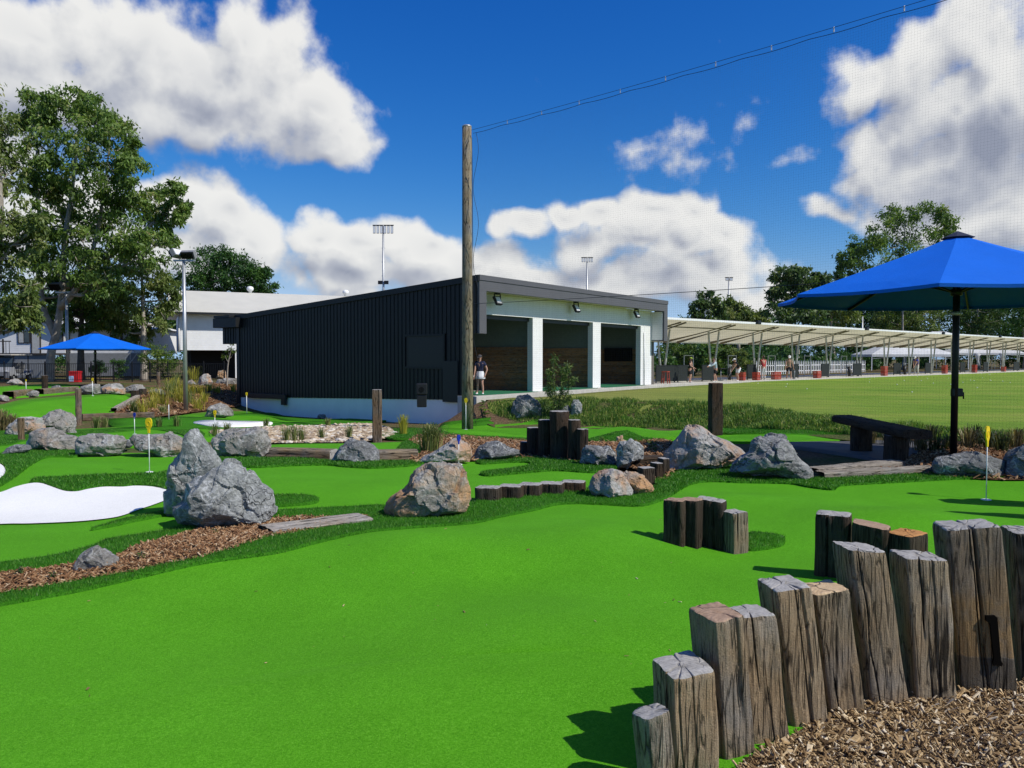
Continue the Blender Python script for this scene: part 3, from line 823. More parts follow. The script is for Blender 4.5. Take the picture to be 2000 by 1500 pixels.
# ---- mulch and pebble beds
BED_A = [(-700, 1310), (-200, 1205), (0, 1168), (90, 1152), (150, 1141), (240, 1127), (300, 1113), (390, 1095), (450, 1079), (510, 1059), (530, 1054), (700, 1022), (716, 1012), (650, 1012), (530, 1016), (470, 1025), (390, 1033), (372, 1041), (315, 1057), (255, 1074), (225, 1090), (150, 1103), (90, 1112), (0, 1122), (-200, 1150), (-700, 1245)]
_, BA_W, BA_V, BA_T = sheet('mulch_bed', BED_A, M_MULCH, 0.022, 0.012, rough=0.018, rscale=6.0, edge_drop=0.02)
BED_F = [(1400, 1640), (1430, 1530), (1475, 1490), (1540, 1455), (1600, 1420), (1650, 1398), (1700, 1386), (1790, 1374), (1890, 1366), (2000, 1348), (2200, 1320), (2700, 1300), (3200, 1700), (2400, 2300), (1500, 2300)]
_, BF_W, BF_V, BF_T = sheet('mulch_bed', BED_F, M_MULCH2, 0.036, 0.012, rough=0.010, rscale=5.0)
# the green's base is cut lower under the mulch so nothing pokes through
_g = SHEETS['putting_green'][0][0].data
_v = np.zeros(len(_g.vertices) * 3, np.float32); _g.vertices.foreach_get('co', _v); _v = _v.reshape(-1, 3)
_v[inpoly(BF_W, _v[:, 0], _v[:, 1]), 2] -= 0.07
_g.vertices.foreach_set('co', _v.ravel()); _g.update()
_, BC_W, BC_V, BC_T = sheet('mulch_bed', [(800, 905), (830, 880), (800, 862), (840, 850), (960, 858), (1100, 866), (1240, 864), (1300, 862), (1330, 880), (1320, 925), (1280, 940), (1230, 915), (1130, 905), (1030, 897), (920, 902)], M_MULCH, 0.02, 0.018, rough=0.03, rscale=4.0)
_, BR_W, BR_V, BR_T = sheet('mulch_bed', [(1700, 922), (1760, 905), (1800, 884), (1900, 872), (2100, 880), (2200, 930), (2000, 940), (1880, 936), (1800, 930), (1740, 930)], M_MULCH, 0.02, 0.018, rough=0.02, rscale=4.0)
_, BP_W, BP_V, BP_T = sheet('pebble_bed', [(470, 840), (540, 833), (620, 832), (700, 828), (745, 832), (770, 850), (720, 862), (640, 865), (540, 866), (500, 866), (470, 858), (440, 852), (410, 846), (440, 840)], M_PEBBLE, 0.012, 0.02, rough=0.02)
_, BL_W, BL_V, BL_T = sheet('mulch_bed', [(222, 812), (262, 788), (272, 772), (320, 758), (400, 750), (468, 752), (470, 790), (440, 797), (390, 804), (300, 815)], M_MULCH, 0.02, 0.022, rough=0.05)

# ---- fringe turf, a taller pile laid round the greens
FRINGES = [
    ([(-700, 1330), (-200, 1222), (0, 1185), (150, 1158), (300, 1124), (400, 1102), (536, 1083), (620, 1062), (710, 1042), (800, 1033), (920, 1024), (980, 1011), (1045, 998), (1084, 988), (1126, 985), (1180, 987), (1234, 990), (1264, 988), (1294, 978), (1312, 969), (1330, 957), (1354, 946), (1390, 942), (1450, 944), (1540, 946), (1575, 952), (1625, 958), (1636, 952), (1655, 949), (1725, 945), (1800, 941), (1875, 937), (1960, 936),
      (1930, 926), (1887, 928), (1820, 925), (1725, 931), (1600, 936), (1582, 938), (1500, 930), (1450, 922), (1420, 906), (1360, 917), (1300, 927), (1280, 942), (1279, 953), (1220, 962), (1160, 958), (1144, 958), (1100, 962), (1000, 974), (935, 980), (920, 985), (860, 1000), (760, 1004), (725, 1012), (680, 1021), (620, 1030), (560, 1042), (515, 1054), (450, 1076), (390, 1093), (300, 1111), (240, 1124), (150, 1139), (90, 1150), (0, 1164), (-200, 1200), (-700, 1305)]),
    ([(-700, 1247), (-200, 1150), (0, 1124), (90, 1113), (150, 1104), (225, 1091), (255, 1075), (315, 1058), (372, 1042), (384, 1030), (360, 1028), (330, 1037), (270, 1048), (210, 1057), (180, 1070), (120, 1086), (60, 1096), (0, 1103), (-200, 1125), (-700, 1215)]),
    ([(60, 942), (75, 936), (120, 934), (180, 930), (240, 929), (300, 927), (345, 926), (345, 957), (330, 958), (300, 951), (264, 949), (240, 951), (204, 951), (174, 955), (150, 960), (126, 959), (99, 950), (80, 943)]),
    ([(178, 1036), (210, 1026), (240, 1017), (300, 1004), (330, 1000), (330, 1006), (270, 1018), (225, 1028)]),
    ([(-200, 915), (-60, 895), (0, 888), (60, 882), (105, 879), (165, 884), (150, 893), (120, 893), (90, 895), (60, 909), (30, 932), (0, 950), (-10, 944), (8, 932), (12, 920), (6, 908), (-20, 900), (-120, 905)]),
    ([(425, 891), (500, 896), (590, 897), (650, 902), (710, 903), (800, 902), (830, 903), (818, 909), (740, 915), (680, 913), (635, 909), (560, 911), (500, 914), (440, 910)]),
    ([(520, 972), (590, 970), (616, 973), (622, 980), (600, 986), (520, 990)]),
    ([(520, 1002), (600, 997), (680, 993), (750, 990), (770, 1002), (715, 1013), (640, 1014), (520, 1018)]),
    ([(935, 900), (980, 895), (1025, 893), (1090, 896), (1140, 904), (1205, 914), (1165, 924), (1090, 920), (1030, 924), (965, 930), (942, 929), (944, 924), (1000, 917), (1030, 912), (1038, 908), (1030, 904), (995, 904), (940, 907)]),
    ([(1465, 1044), (1495, 1045), (1525, 1050), (1533, 1058), (1525, 1068), (1490, 1075), (1462, 1076), (1440, 1060)]),
    ([(-160, 850), (0, 836), (35, 842), (70, 845), (130, 842), (200, 839), (270, 835), (330, 834), (380, 838), (400, 852), (370, 858), (352, 849), (300, 840), (230, 845), (150, 852), (50, 862), (0, 872), (-160, 880)]),
    ([(220, 816), (300, 817), (380, 815), (460, 822), (540, 830), (480, 838), (380, 838), (300, 834), (222, 834)]),
    ([(440, 812), (480, 808), (530, 807), (570, 816), (640, 820), (700, 817), (770, 812), (850, 809), (850, 813), (770, 820), (730, 825), (660, 832), (540, 834), (500, 830), (560, 826), (620, 824), (560, 822), (520, 814)]),
    ([(745, 846), (790, 836), (850, 840), (900, 850), (1030, 858), (1025, 863), (940, 861), (850, 858), (800, 858), (752, 856)]),
    ([(913, 829), (935, 823), (955, 823), (966, 827), (950, 831), (925, 833)]),
    ([(860, 836), (870, 826), (930, 819), (1000, 813), (1060, 814), (1000, 820), (930, 824), (885, 830)]),
    ([(1150, 862), (1180, 851), (1215, 843), (1235, 846), (1260, 856), (1300, 860), (1240, 866)]),
    ([(1160, 818), (1195, 813), (1230, 815), (1262, 825), (1240, 828), (1200, 823)]),
    ([(1272, 824), (1310, 817), (1345, 819), (1390, 828), (1340, 832), (1300, 830)]),
    ([(790, 864), (815, 862), (822, 872), (816, 888), (780, 892), (772, 884), (780, 872)]),
    ([(1380, 836), (1460, 832), (1560, 835), (1640, 838), (1690, 846), (1600, 850), (1500, 848), (1400, 848)]),
]
rngf = np.random.default_rng(5)
bp = []
for i, fp in enumerate(FRINGES):
    _, w_, V_, T_ = sheet('turf_fringe', fp, M_FRINGE, 0.024, 0.014 if i < 10 else 0.02, skirt=0.06)
    up = np.array([abs(np.cross(V_[t[1]] - V_[t[0]], V_[t[2]] - V_[t[0]])[2]) > 1e-7 for t in T_])
    bp.append(scatter_tris(V_, T_[up], lambda d: np.where(d < 26, 15000.0 * np.clip(5.0 / d, 0.05, 1.15) ** 1.5, 0.0), rngf))
    # extra blades hang over the edges
    V2 = V_.copy(); bp.append(scatter_tris(V2, T_[~up], lambda d: np.where(d < 14, 9000.0 * np.clip(5.0 / d, 0.05, 1.1), 0.0), rngf))
bp = np.concatenate(bp)
bd = np.hypot(bp[:, 0], bp[:, 1])
near = bd < 9
props(add_obj('turf_blades', blades('turf_blades', bp[near], 0.020, 0.0024, M_BLADE, rngf, 1.1)), kind='stuff')
props(add_obj('turf_blades', blades('turf_blades', bp[~near], 0.024, 0.0060, M_BLADE, rngf, 1.1)), kind='stuff')

# ---- lawn of the driving range
sheet('lawn', [tuple(p) for p in LAWN_EDGE[:-1]] + [(120, 30), (160, 130), (90, 119.4), (59.5, 92.8), (29.5, 66.4), (8.7, 47.2), (8.3, 45.2), (4.0, 38.9), (-1.55, 31.0)], M_LAWN, 0.0, 0.03, px=False, sub=1)

# ---- loose chips on the beds
def chips(name, pts, lmin, lmax, wr, mat, rng, tilt=0.5, lift=0.004):
    n = len(pts)
    L = lmin + (lmax - lmin) * rng.random(n) ** 2.2; W = L * (wr[0] + (wr[1] - wr[0]) * rng.random(n)); H = np.minimum(W * 0.4, 0.006)
    a = rng.random(n) * 2 * math.pi
    tl = (rng.random(n) - 0.5) * 2 * tilt
    ux, uy, uz = np.cos(a) * np.cos(tl), np.sin(a) * np.cos(tl), np.sin(tl)
    vx, vy, vz = -np.sin(a), np.cos(a), (rng.random(n) - 0.5) * tilt
    U = np.stack([ux, uy, uz], -1); Vv = np.stack([vx, vy, vz], -1); N = np.cross(U, Vv)
    c = pts + np.array([0, 0, lift]) + np.stack([0 * L, 0 * L, np.abs(uz) * L * 0.4], -1)
    vs = []
    for sx, sy, sz in ((-1, -.7, 0), (1, -.5, 0), (1, .6, 0), (-1, .8, 0), (-.9, -.5, 1), (.9, -.4, 1), (.85, .5, 1), (-.9, .6, 1)):
        vs.append(c + U * (sx * L / 2)[:, None] + Vv * (sy * W / 2)[:, None] + N * (sz * H)[:, None])
    V = np.stack(vs, 1).reshape(-1, 3)
    q = np.array([(4, 5, 6, 7), (0, 1, 5, 4), (1, 2, 6, 5), (2, 3, 7, 6), (3, 0, 4, 7)])
    Q = (np.arange(n)[:, None, None] * 8 + q[None]).reshape(-1, 4)
    return np_mesh(name, V, quads=Q, mats=[mat], attrs={'rnd': np.repeat(rng.random(n), 8)})
rngc = np.random.default_rng(11)
pf = scatter_tris(BF_V, BF_T, lambda d: np.where(d < 4.6, 13000.0, 0), rngc)
_d = ray(np.array([1200.]), np.array([1500.]))
vis = (pf[:, 0] / np.maximum(pf[:, 1], .1) > 0.15) & (pf[:, 0] / np.maximum(pf[:, 1], .1) < 0.95) & (pf[:, 1] > 2.3)
pf = pf[vis]
sel = rngc.random(len(pf))
props(add_obj('wood_chips', chips('wood_chips', pf[sel < 0.9], 0.006, 0.05, (0.10, 0.35), M_CHIP2, rngc, 0.9)), kind='stuff')
props(add_obj('wood_chips', chips('wood_chips', pf[sel > 0.965], 0.015, 0.045, (0.5, 1.0), M_CHIP2, rngc, 0.5, 0.008)), kind='stuff')
pa = scatter_tris(BA_V, BA_T, lambda d: np.where(d < 9, 8000.0, 0), rngc)
props(add_obj('bark_chips', chips('bark_chips', pa, 0.008, 0.060, (0.12, 0.4), M_CHIP, rngc, 0.7)), kind='stuff')
pc = np.concatenate([scatter_tris(BC_V, BC_T, lambda d: 500.0 + 0 * d, rngc), scatter_tris(BR_V, BR_T, lambda d: 500.0 + 0 * d, rngc)])
props(add_obj('bark_chips', chips('bark_chips', pc, 0.04, 0.13, (0.2, 0.5), M_CHIP, rngc, 0.6)), kind='stuff')
pl = scatter_tris(BL_V, BL_T, lambda d: 60.0 + 0 * d, rngc)
props(add_obj('bark_chips', chips('bark_chips', pl, 0.08, 0.22, (0.3, 0.6), M_CHIP, rngc, 0.6)), kind='stuff')
def pebbles(pts, rng):
    n = len(pts)
    o = np.array([(1, 0, 0), (0, 1, 0), (-1, 0, 0), (0, -1, 0), (0, 0, 1), (.7, .7, .5), (-.7, .7, .5), (-.7, -.7, .5), (.7, -.7, .5)], float)
    s = (0.03 + 0.07 * rng.random(n) ** 1.5)[:, None] * (0.7 + 0.6 * rng.random((n, 3))); s[:, 2] *= 0.6
    a = rng.random(n) * 6.28; c, sn = np.cos(a), np.sin(a)
    q = o[None] * s[:, None] * (0.85 + 0.3 * rng.random((n, 9, 1)))
    x = q[..., 0] * c[:, None] - q[..., 1] * sn[:, None]; y = q[..., 0] * sn[:, None] + q[..., 1] * c[:, None]
    V = (np.stack([x, y, q[..., 2]], -1) + pts[:, None]).reshape(-1, 3)
    t = np.array([(0, 5, 8), (0, 1, 5), (1, 6, 5), (1, 2, 6), (2, 7, 6), (2, 3, 7), (3, 8, 7), (3, 0, 8), (4, 8, 5), (4, 5, 6), (4, 6, 7), (4, 7, 8)])
    T = (np.arange(n)[:, None, None] * 9 + t[None]).reshape(-1, 3)
    return np_mesh('pebbles', V, tris=T, mats=[M_PEB2], smooth=False, attrs={'rnd': np.repeat(rng.random(n), 9)})
M_PEB2 = chips_mat('river_pebbles', [(0.0, (0.20, 0.14, 0.09)), (0.4, (0.40, 0.30, 0.19)), (0.8, (0.55, 0.46, 0.33)), (1.0, (0.66, 0.61, 0.53))])
pp = scatter_tris(BP_V, BP_T, lambda d: 70.0 + 0 * d, rngc)
props(add_obj('pebbles', pebbles(pp, rngc)), kind='stuff')

# a few bits of bark and leaf blown onto the greens
rl = np.random.default_rng(31)
lp_ = G(rl.uniform(100, 1900, 90), rl.uniform(1000, 1450, 90))
lp_ = lp_[(lp_[:, 0] < 1.9) | (lp_[:, 1] > 4.4)]
props(add_obj('leaf_litter', chips('leaf_litter', lp_, 0.008, 0.035, (0.15, 0.5), M_CHIP2, rl, 0.2, 0.003)), kind='stuff')
# ------------------------------------------------------------------ boulders
M_SLATE = rock_mat('slate_rock', (0.075, 0.080, 0.076), (0.42, 0.43, 0.41), vein=1.0, vs=4.4)
M_DARK = rock_mat('dark_rock', (0.032, 0.034, 0.034), (0.25, 0.255, 0.25), vein=0.8, strata=0.5, vs=4.0)
M_GREY = rock_mat('grey_rock', (0.085, 0.078, 0.068), (0.38, 0.36, 0.32), vein=0.6, rust=0.25, rustc=(0.24, 0.15, 0.08))
M_TAN = rock_mat('tan_rock', (0.12, 0.112, 0.095), (0.44, 0.41, 0.35), vein=0.6, rust=1.0, rustc=(0.38, 0.18, 0.055))
M_PALE = rock_mat('pale_rock', (0.16, 0.152, 0.138), (0.50, 0.48, 0.44), vein=0.5, rust=0.62, strata=0.2)
M_BAND = rock_mat('banded_rock', (0.045, 0.047, 0.047), (0.37, 0.37, 0.36), vein=0.3, strata=0.9)

def boulder(outline, mat, label, depth=0.6, seed=1, sub=5, lift=None, nplanes=24, chip=0.062, group='boulders round the putting greens', ybase=None):
    o = np.array(outline, float)
    yb = o[:, 1].max() if ybase is None else ybase
    cx = (o[:, 0].min() + o[:, 0].max()) / 2
    g = G(cx, yb - 2)
    wpx = o[:, 0].max() - o[:, 0].min()
    D = depth * wpx * g[1] / F / 2                     # half depth in metres
    Yc = g[1] + D * 0.55
    w = P(o[:, 0], o[:, 1], Yc)
    x, z = w[:, 0], w[:, 2]
    c = np.array([(x.min() + x.max()) / 2, z.min() + 0.42 * (z.max() - z.min())])
    # star radius of the outline about its centre
    ang = np.arctan2(z - c[1], x - c[0]); rad = np.hypot(x - c[0], z - c[1])
    xs, zs = np.append(x, x[0]) - c[0], np.append(z, z[0]) - c[1]
    grid = np.linspace(-math.pi, math.pi, 361); Rg = np.zeros(361)
    for i in range(len(x)):
        for gi, a in enumerate(grid):
            ca, sa = math.cos(a), math.sin(a)
            dx, dz = xs[i + 1] - xs[i], zs[i + 1] - zs[i]
            den = ca * dz - sa * dx
            if abs(den) < 1e-9: continue
            t = (xs[i] * dz - zs[i] * dx) / den; u = (xs[i] * sa - zs[i] * ca) / den
            if t > 0 and -1e-6 <= u <= 1 + 1e-6: Rg[gi] = max(Rg[gi], t)
    bad = Rg <= 0
    if bad.any(): Rg[bad] = np.interp(grid[bad], grid[~bad], Rg[~bad])
    bm = bmesh.new(); bmesh.ops.create_icosphere(bm, subdivisions=sub, radius=1)
    rng = random.Random(seed)
    planes = []
    for k in range(nplanes):
        t = rng.uniform(0, 2 * math.pi); yy = rng.uniform(0.15, 1.0) * (-1 if k % 4 else 1)
        rr = math.sqrt(max(0, 1 - yy * yy))
        planes.append((Vector((rr * math.cos(t), yy, rr * math.sin(t))), rng.uniform(0.62, 0.90)))
    size = math.sqrt(max(0.01, (x.max() - x.min()) * (z.max() - z.min()))) / 2
    off = Vector((seed * 3.7, seed * 1.3, seed * 2.1))
    for v in bm.verts:
        n = v.co.normalized()
        m = 1.0
        for p, d in planes:
            q = n.dot(p)
            if q > 1e-4: m = min(m, d / q)
        a = math.atan2(n.z, n.x); s = math.hypot(n.x, n.z)
        Rr = float(np.interp(a, grid, Rg))
        gs = s ** 0.8
        my = m; mx = 1 - (1 - m) * abs(n.y) ** 0.8
        px_, pz_ = Rr * math.cos(a) * gs * mx, Rr * math.sin(a) * gs * mx
        py_ = math.copysign(abs(n.y) ** 0.85, n.y) * D * my * 1.15
        pt = Vector((px_, py_, pz_))
        q = pt / size + off
        f0 = mnoise.noise(q * 2.5)
        ds, ps = mnoise.voronoi(q * 1.3 + Vector((f0 * 0.25, f0 * 0.2, 0)))
        hv = mnoise.cell_vector(ps[0] * 7.7)
        d1 = (q * 1.3 - ps[0]).dot(Vector((hv.x - 0.5, hv.y - 0.5, hv.z - 0.5))) * 1.5 + (hv.x - 0.5) * 0.22
        ds2, ps2 = mnoise.voronoi(q * 3.6)
        hv2 = mnoise.cell_vector(ps2[0] * 5.3)
        ed = max(0.0, 0.09 - (ds[1] - ds[0])) * 1.6
        d2 = (q * 3.6 - ps2[0]).dot(Vector((hv2.x - 0.5, hv2.y - 0.5, hv2.z - 0.5))) * 0.40 + (hv2.y - 0.5) * 0.10
        f1 = mnoise.fractal(q * 1.4, 0.9, 2.0, 3)
        f2 = mnoise.fractal(q * 5.0, 0.9, 2.1, 4)
        dsp = (d1 * 1.9 + d2 * 1.7 - 0.1 - ed) * chip * 1.5 + f1 * chip * 0.2 + f2 * chip * 0.30
        v.co = pt + n * dsp * size
    me = bpy.data.meshes.new('boulder')
    gzc = gz(c[0], Yc)
    loc = Vector((c[0], Yc, gzc))
    for v in bm.verts: v.co = Vector((v.co.x, v.co.y, v.co.z + c[1] - gzc))
    bm.to_mesh(me); bm.free()
    me.materials.append(mat)
    me.polygons.foreach_set('use_smooth', np.full(len(me.polygons), True))
    try: me.set_sharp_from_angle(angle=R(14))
    except Exception: pass
    ob = add_obj('boulder', me, loc=loc)
    props(ob, label, 'boulder', group)
    return ob

BOULDERS = [
    ([(321, 1007), (322, 984), (325, 948), (331, 915), (342, 897), (354, 882), (367, 866), (369, 852), (382, 841), (390, 848), (399, 861), (405, 870), (417, 882), (426, 900), (440, 960), (430, 1010), (380, 1012)], M_SLATE, 'tall pointed blue-grey boulder beside the white bunker', 0.8, 3, 6),
    ([(342, 990), (340, 1008), (348, 1023), (375, 1030), (396, 1037), (420, 1033), (480, 1023), (525, 1019), (535, 1005), (535, 984), (529, 960), (510, 948), (498, 930), (483, 909), (468, 901), (453, 895), (438, 900), (432, 909), (405, 921), (375, 933), (366, 939), (361, 960), (357, 978)], M_SLATE, 'biggest grey boulder with white veins at the end of the bark strip', 0.8, 7, 6),
    ([(749, 996), (752, 984), (758, 972), (770, 963), (788, 954), (794, 942), (795, 927), (800, 918), (818, 909), (839, 905), (875, 906), (896, 907), (905, 916), (911, 936), (920, 960), (924, 975), (918, 987), (911, 1001), (860, 1009), (815, 1015), (770, 1017), (757, 1013)], M_TAN, 'large grey boulder with rusty orange face in the middle of the turf', 0.75, 5, 6),
    ([(139, 1108), (147, 1097), (159, 1083), (171, 1074), (189, 1065), (198, 1071), (207, 1080), (220, 1089), (230, 1098), (227, 1106), (207, 1116), (180, 1119), (148, 1119)], M_GREY, 'small pointed rock lying on the bark strip', 0.8, 9, 5),
    ([(59, 880), (58, 865), (61, 845), (75, 837), (99, 835), (120, 840), (129, 849), (147, 852), (149, 880), (105, 884)], M_GREY, 'squat boulder with a brown stain below the far left grey pair', 0.8, 11, 5),
    ([(82, 813), (96, 804), (117, 799), (132, 805), (141, 816), (149, 834), (147, 848), (120, 850), (90, 846), (82, 837)], M_GREY, 'rounded grey boulder standing behind the brown-stained one', 0.8, 13, 5),
    ([(11, 846), (21, 828), (33, 816), (51, 813), (85, 814), (88, 842), (60, 853), (18, 852)], M_PALE, 'pale grey boulder behind the short timber post', 0.7, 15, 5),
    ([(3, 888), (15, 874), (33, 868), (51, 870), (60, 879), (40, 887), (12, 891)], M_DARK, 'low dark rock flat on the turf below the short timber post', 0.8, 17, 4),
    ([(148, 885), (147, 864), (156, 852), (180, 846), (210, 847), (237, 852), (249, 861), (243, 876), (238, 887), (210, 893), (168, 894), (150, 891)], M_GREY, 'oblong speckled grey boulder second from the left in the row', 0.7, 19, 5),
    ([(240, 858), (255, 858), (259, 870), (252, 876), (240, 875)], M_DARK, 'small rock wedged between two long grey boulders', 0.9, 21, 4),
    ([(252, 855), (261, 847), (297, 849), (324, 844), (345, 849), (366, 862), (373, 878), (345, 894), (322, 894), (294, 887), (267, 878), (254, 866)], M_GREY, 'slanted grey boulder behind the yellow hole marker', 0.7, 23, 5),
    ([(413, 861), (426, 846), (441, 837), (468, 834), (504, 835), (519, 843), (529, 861), (526, 872), (518, 887), (507, 897), (465, 896), (429, 894), (419, 882)], M_GREY, 'broad rounded grey boulder behind the tall pointed one', 0.75, 25, 5),
    ([(646, 899), (653, 886), (665, 873), (677, 862), (692, 857), (710, 861), (728, 870), (740, 885), (744, 902), (710, 906), (666, 904)], M_DARK, 'dark craggy dome of rock between two half buried sleepers', 0.8, 27, 5),
    ([(816, 903), (827, 891), (854, 879), (881, 859), (899, 858), (914, 870), (921, 885), (916, 902), (860, 909)], M_PALE, 'pale cream rock behind the blue hole marker', 0.8, 29, 5),
    ([(911, 902), (926, 888), (935, 873), (950, 864), (974, 862), (989, 870), (1015, 879), (1016, 888), (992, 895), (950, 903)], M_DARK, 'dark jagged rock left of the stepped log stack', 0.8, 31, 5),
    ([(1131, 905), (1135, 882), (1144, 870), (1168, 868), (1192, 870), (1205, 882), (1208, 913), (1168, 912)], M_DARK, 'dark low rock right of the stepped log stack', 0.8, 33, 5),
    ([(1203, 914), (1203, 879), (1210, 862), (1228, 859), (1246, 862), (1256, 873), (1256, 896), (1234, 903), (1225, 917)], M_SLATE, 'upright grey rock between the dark rock and the tiny stumps', 0.9, 35, 5),
    ([(1202, 866), (1204, 853), (1217, 849), (1218, 866)], M_PALE, 'tiny pale pointed stone behind the upright grey rock', 0.8, 37, 3),
    ([(1300, 923), (1302, 906), (1299, 884), (1312, 867), (1324, 849), (1339, 832), (1357, 830), (1372, 833), (1393, 846), (1420, 859), (1444, 876), (1451, 888), (1440, 897), (1420, 906), (1390, 914), (1345, 922)], M_PALE, 'big pale boulder with a rusty right flank under the tall dark post', 0.7, 39, 6),
    ([(1425, 921), (1435, 906), (1447, 891), (1462, 882), (1468, 861), (1480, 852), (1510, 848), (1531, 852), (1549, 876), (1564, 897), (1589, 921), (1581, 942), (1555, 938), (1510, 930), (1450, 925)], M_BAND, 'dark banded wedge of rock beside the shaded bench', 0.7, 41, 6),
    ([(1146, 953), (1156, 930), (1171, 919), (1195, 917), (1216, 922), (1225, 936), (1236, 957), (1238, 970), (1222, 976), (1180, 973), (1157, 966)], M_PALE, 'left half of the split pale boulder near the low stump row', 0.8, 43, 5),
    ([(1207, 930), (1225, 919), (1240, 920), (1258, 930), (1273, 945), (1281, 956), (1270, 966), (1252, 970), (1236, 968), (1226, 950)], M_TAN, 'right half of the split boulder with orange streaks', 0.8, 45, 5),
    ([(1820, 906), (1825, 899), (1837, 892), (1875, 886), (1900, 884), (1937, 889), (1966, 902), (1963, 933), (1937, 937), (1887, 934), (1850, 930), (1824, 923)], M_DARK, 'long dark slab of rock behind the right yellow marker', 0.6, 47, 5),
    ([(1963, 938), (1970, 900), (1980, 884), (2002, 861), (2050, 864), (2080, 892), (2080, 940)], M_DARK, 'dark boulder cut by the right edge of the photo', 0.7, 49, 5),
    ([(999, 806), (1001, 787), (1010, 772), (1030, 770), (1047, 780), (1055, 790), (1066, 817), (1025, 819), (1006, 819)], M_DARK, 'leaning dark grey boulder at the foot of the bay building', 0.8, 51, 5),
    ([(1113, 816), (1115, 790), (1120, 781), (1130, 779), (1137, 791), (1137, 816)], M_SLATE, 'upright narrow grey stone right of the leafy bush', 0.9, 53, 4),
    ([(1084, 808), (1090, 795), (1110, 791), (1116, 800), (1113, 814), (1087, 814)], M_DARK, 'low grey rock behind the leafy bush', 0.8, 55, 4),
    ([(399, 815), (405, 802), (415, 791), (430, 788), (445, 791), (454, 802), (457, 813), (425, 818)], M_GREY, 'grey boulder in front of the rear corner of the black wall', 0.8, 57, 5),
    ([(154, 769), (157, 755), (175, 749), (192, 750), (194, 768), (175, 772)], M_GREY, 'grey boulder under the small blue umbrella, nearest its pole', 0.8, 59, 4),
    ([(195, 769), (197, 755), (210, 750), (232, 749), (243, 760), (242, 770), (215, 772)], M_PALE, 'pale oblong boulder just right of the small umbrella pole', 0.8, 61, 4),
    ([(242, 766), (245, 757), (257, 751), (275, 750), (283, 759), (281, 768)], M_GREY, 'third boulder in the row right of the small umbrella pole', 0.8, 63, 4),
    ([(13, 750), (22, 741), (35, 739), (46, 749), (40, 753)], M_PALE, 'pale boulder in front of the golf cart fence', 0.8, 65, 4),
    ([(51, 776), (55, 766), (65, 762), (76, 765), (76, 775)], M_GREY, 'small rock at the end of the two laid sleepers', 0.8, 67, 4),
    ([(-9, 782), (-8, 771), (7, 771), (16, 777), (15, 784)], M_GREY, 'low rock at the left end of the laid sleepers', 0.8, 69, 4),
    ([(99, 766), (101, 754), (112, 752), (130, 762), (126, 768)], M_DARK, 'dark low rock beside the shaded umbrella stump', 0.8, 71, 4),
    ([(384, 754), (390, 737), (397, 730), (407, 729), (417, 747), (412, 755)], M_PALE, 'pale upright boulder in the yellow grass near the light pole', 0.8, 73, 4),
    ([(364, 752), (368, 743), (375, 741), (384, 751), (380, 754)], M_GREY, 'small grey rock touching the pale upright boulder', 0.8, 75, 4),
    ([(418, 753), (425, 741), (445, 738), (466, 740), (468, 753)], M_GREY, 'long grey boulder against the rear end of the black wall', 0.7, 77, 4),
    ([(421, 741), (427, 724), (440, 722), (443, 741)], M_TAN, 'brown block of rock above the long grey boulder by the black wall', 0.8, 79, 4),
    ([(284, 771), (295, 760), (315, 759), (322, 771), (300, 774)], M_GREY, 'weathered rock half sunk in the yellow grass bed', 0.8, 81, 4),
    ([(619, 818), (622, 809), (634, 809), (640, 819)], M_DARK, 'small black rock against the white plinth', 0.9, 83, 3),
]
for i, b in enumerate(BOULDERS):
    boulder(b[0], b[1], b[2], b[3], b[4], b[5])

# ------------------------------------------------------------------ sleepers and posts
WOODC = ((0.035, 0.025, 0.016), (0.36, 0.285, 0.190), (0.38, 0.25, 0.13))
M_WOOD = wood_mat('weathered_sleeper', *WOODC)
M_WOODD = wood_mat('dark_shaded_sleeper', (0.012, 0.009, 0.007), (0.085, 0.064, 0.046), (0.09, 0.05, 0.027))  # dark wood, with the shade on unlit posts put into its colour
M_END_GREY = endgrain_mat('grey_end_grain', (0.16, 0.15, 0.135), (0.46, 0.44, 0.41))
M_END_TAN = endgrain_mat('tan_saw_cut', (0.40, 0.27, 0.145), (0.66, 0.49, 0.30))
M_END_BROWN = endgrain_mat('brown_saw_cut', (0.20, 0.125, 0.08), (0.42, 0.29, 0.20))
M_END_ORANGE = endgrain_mat('orange_saw_cut', (0.33, 0.14, 0.04), (0.55, 0.28, 0.10))

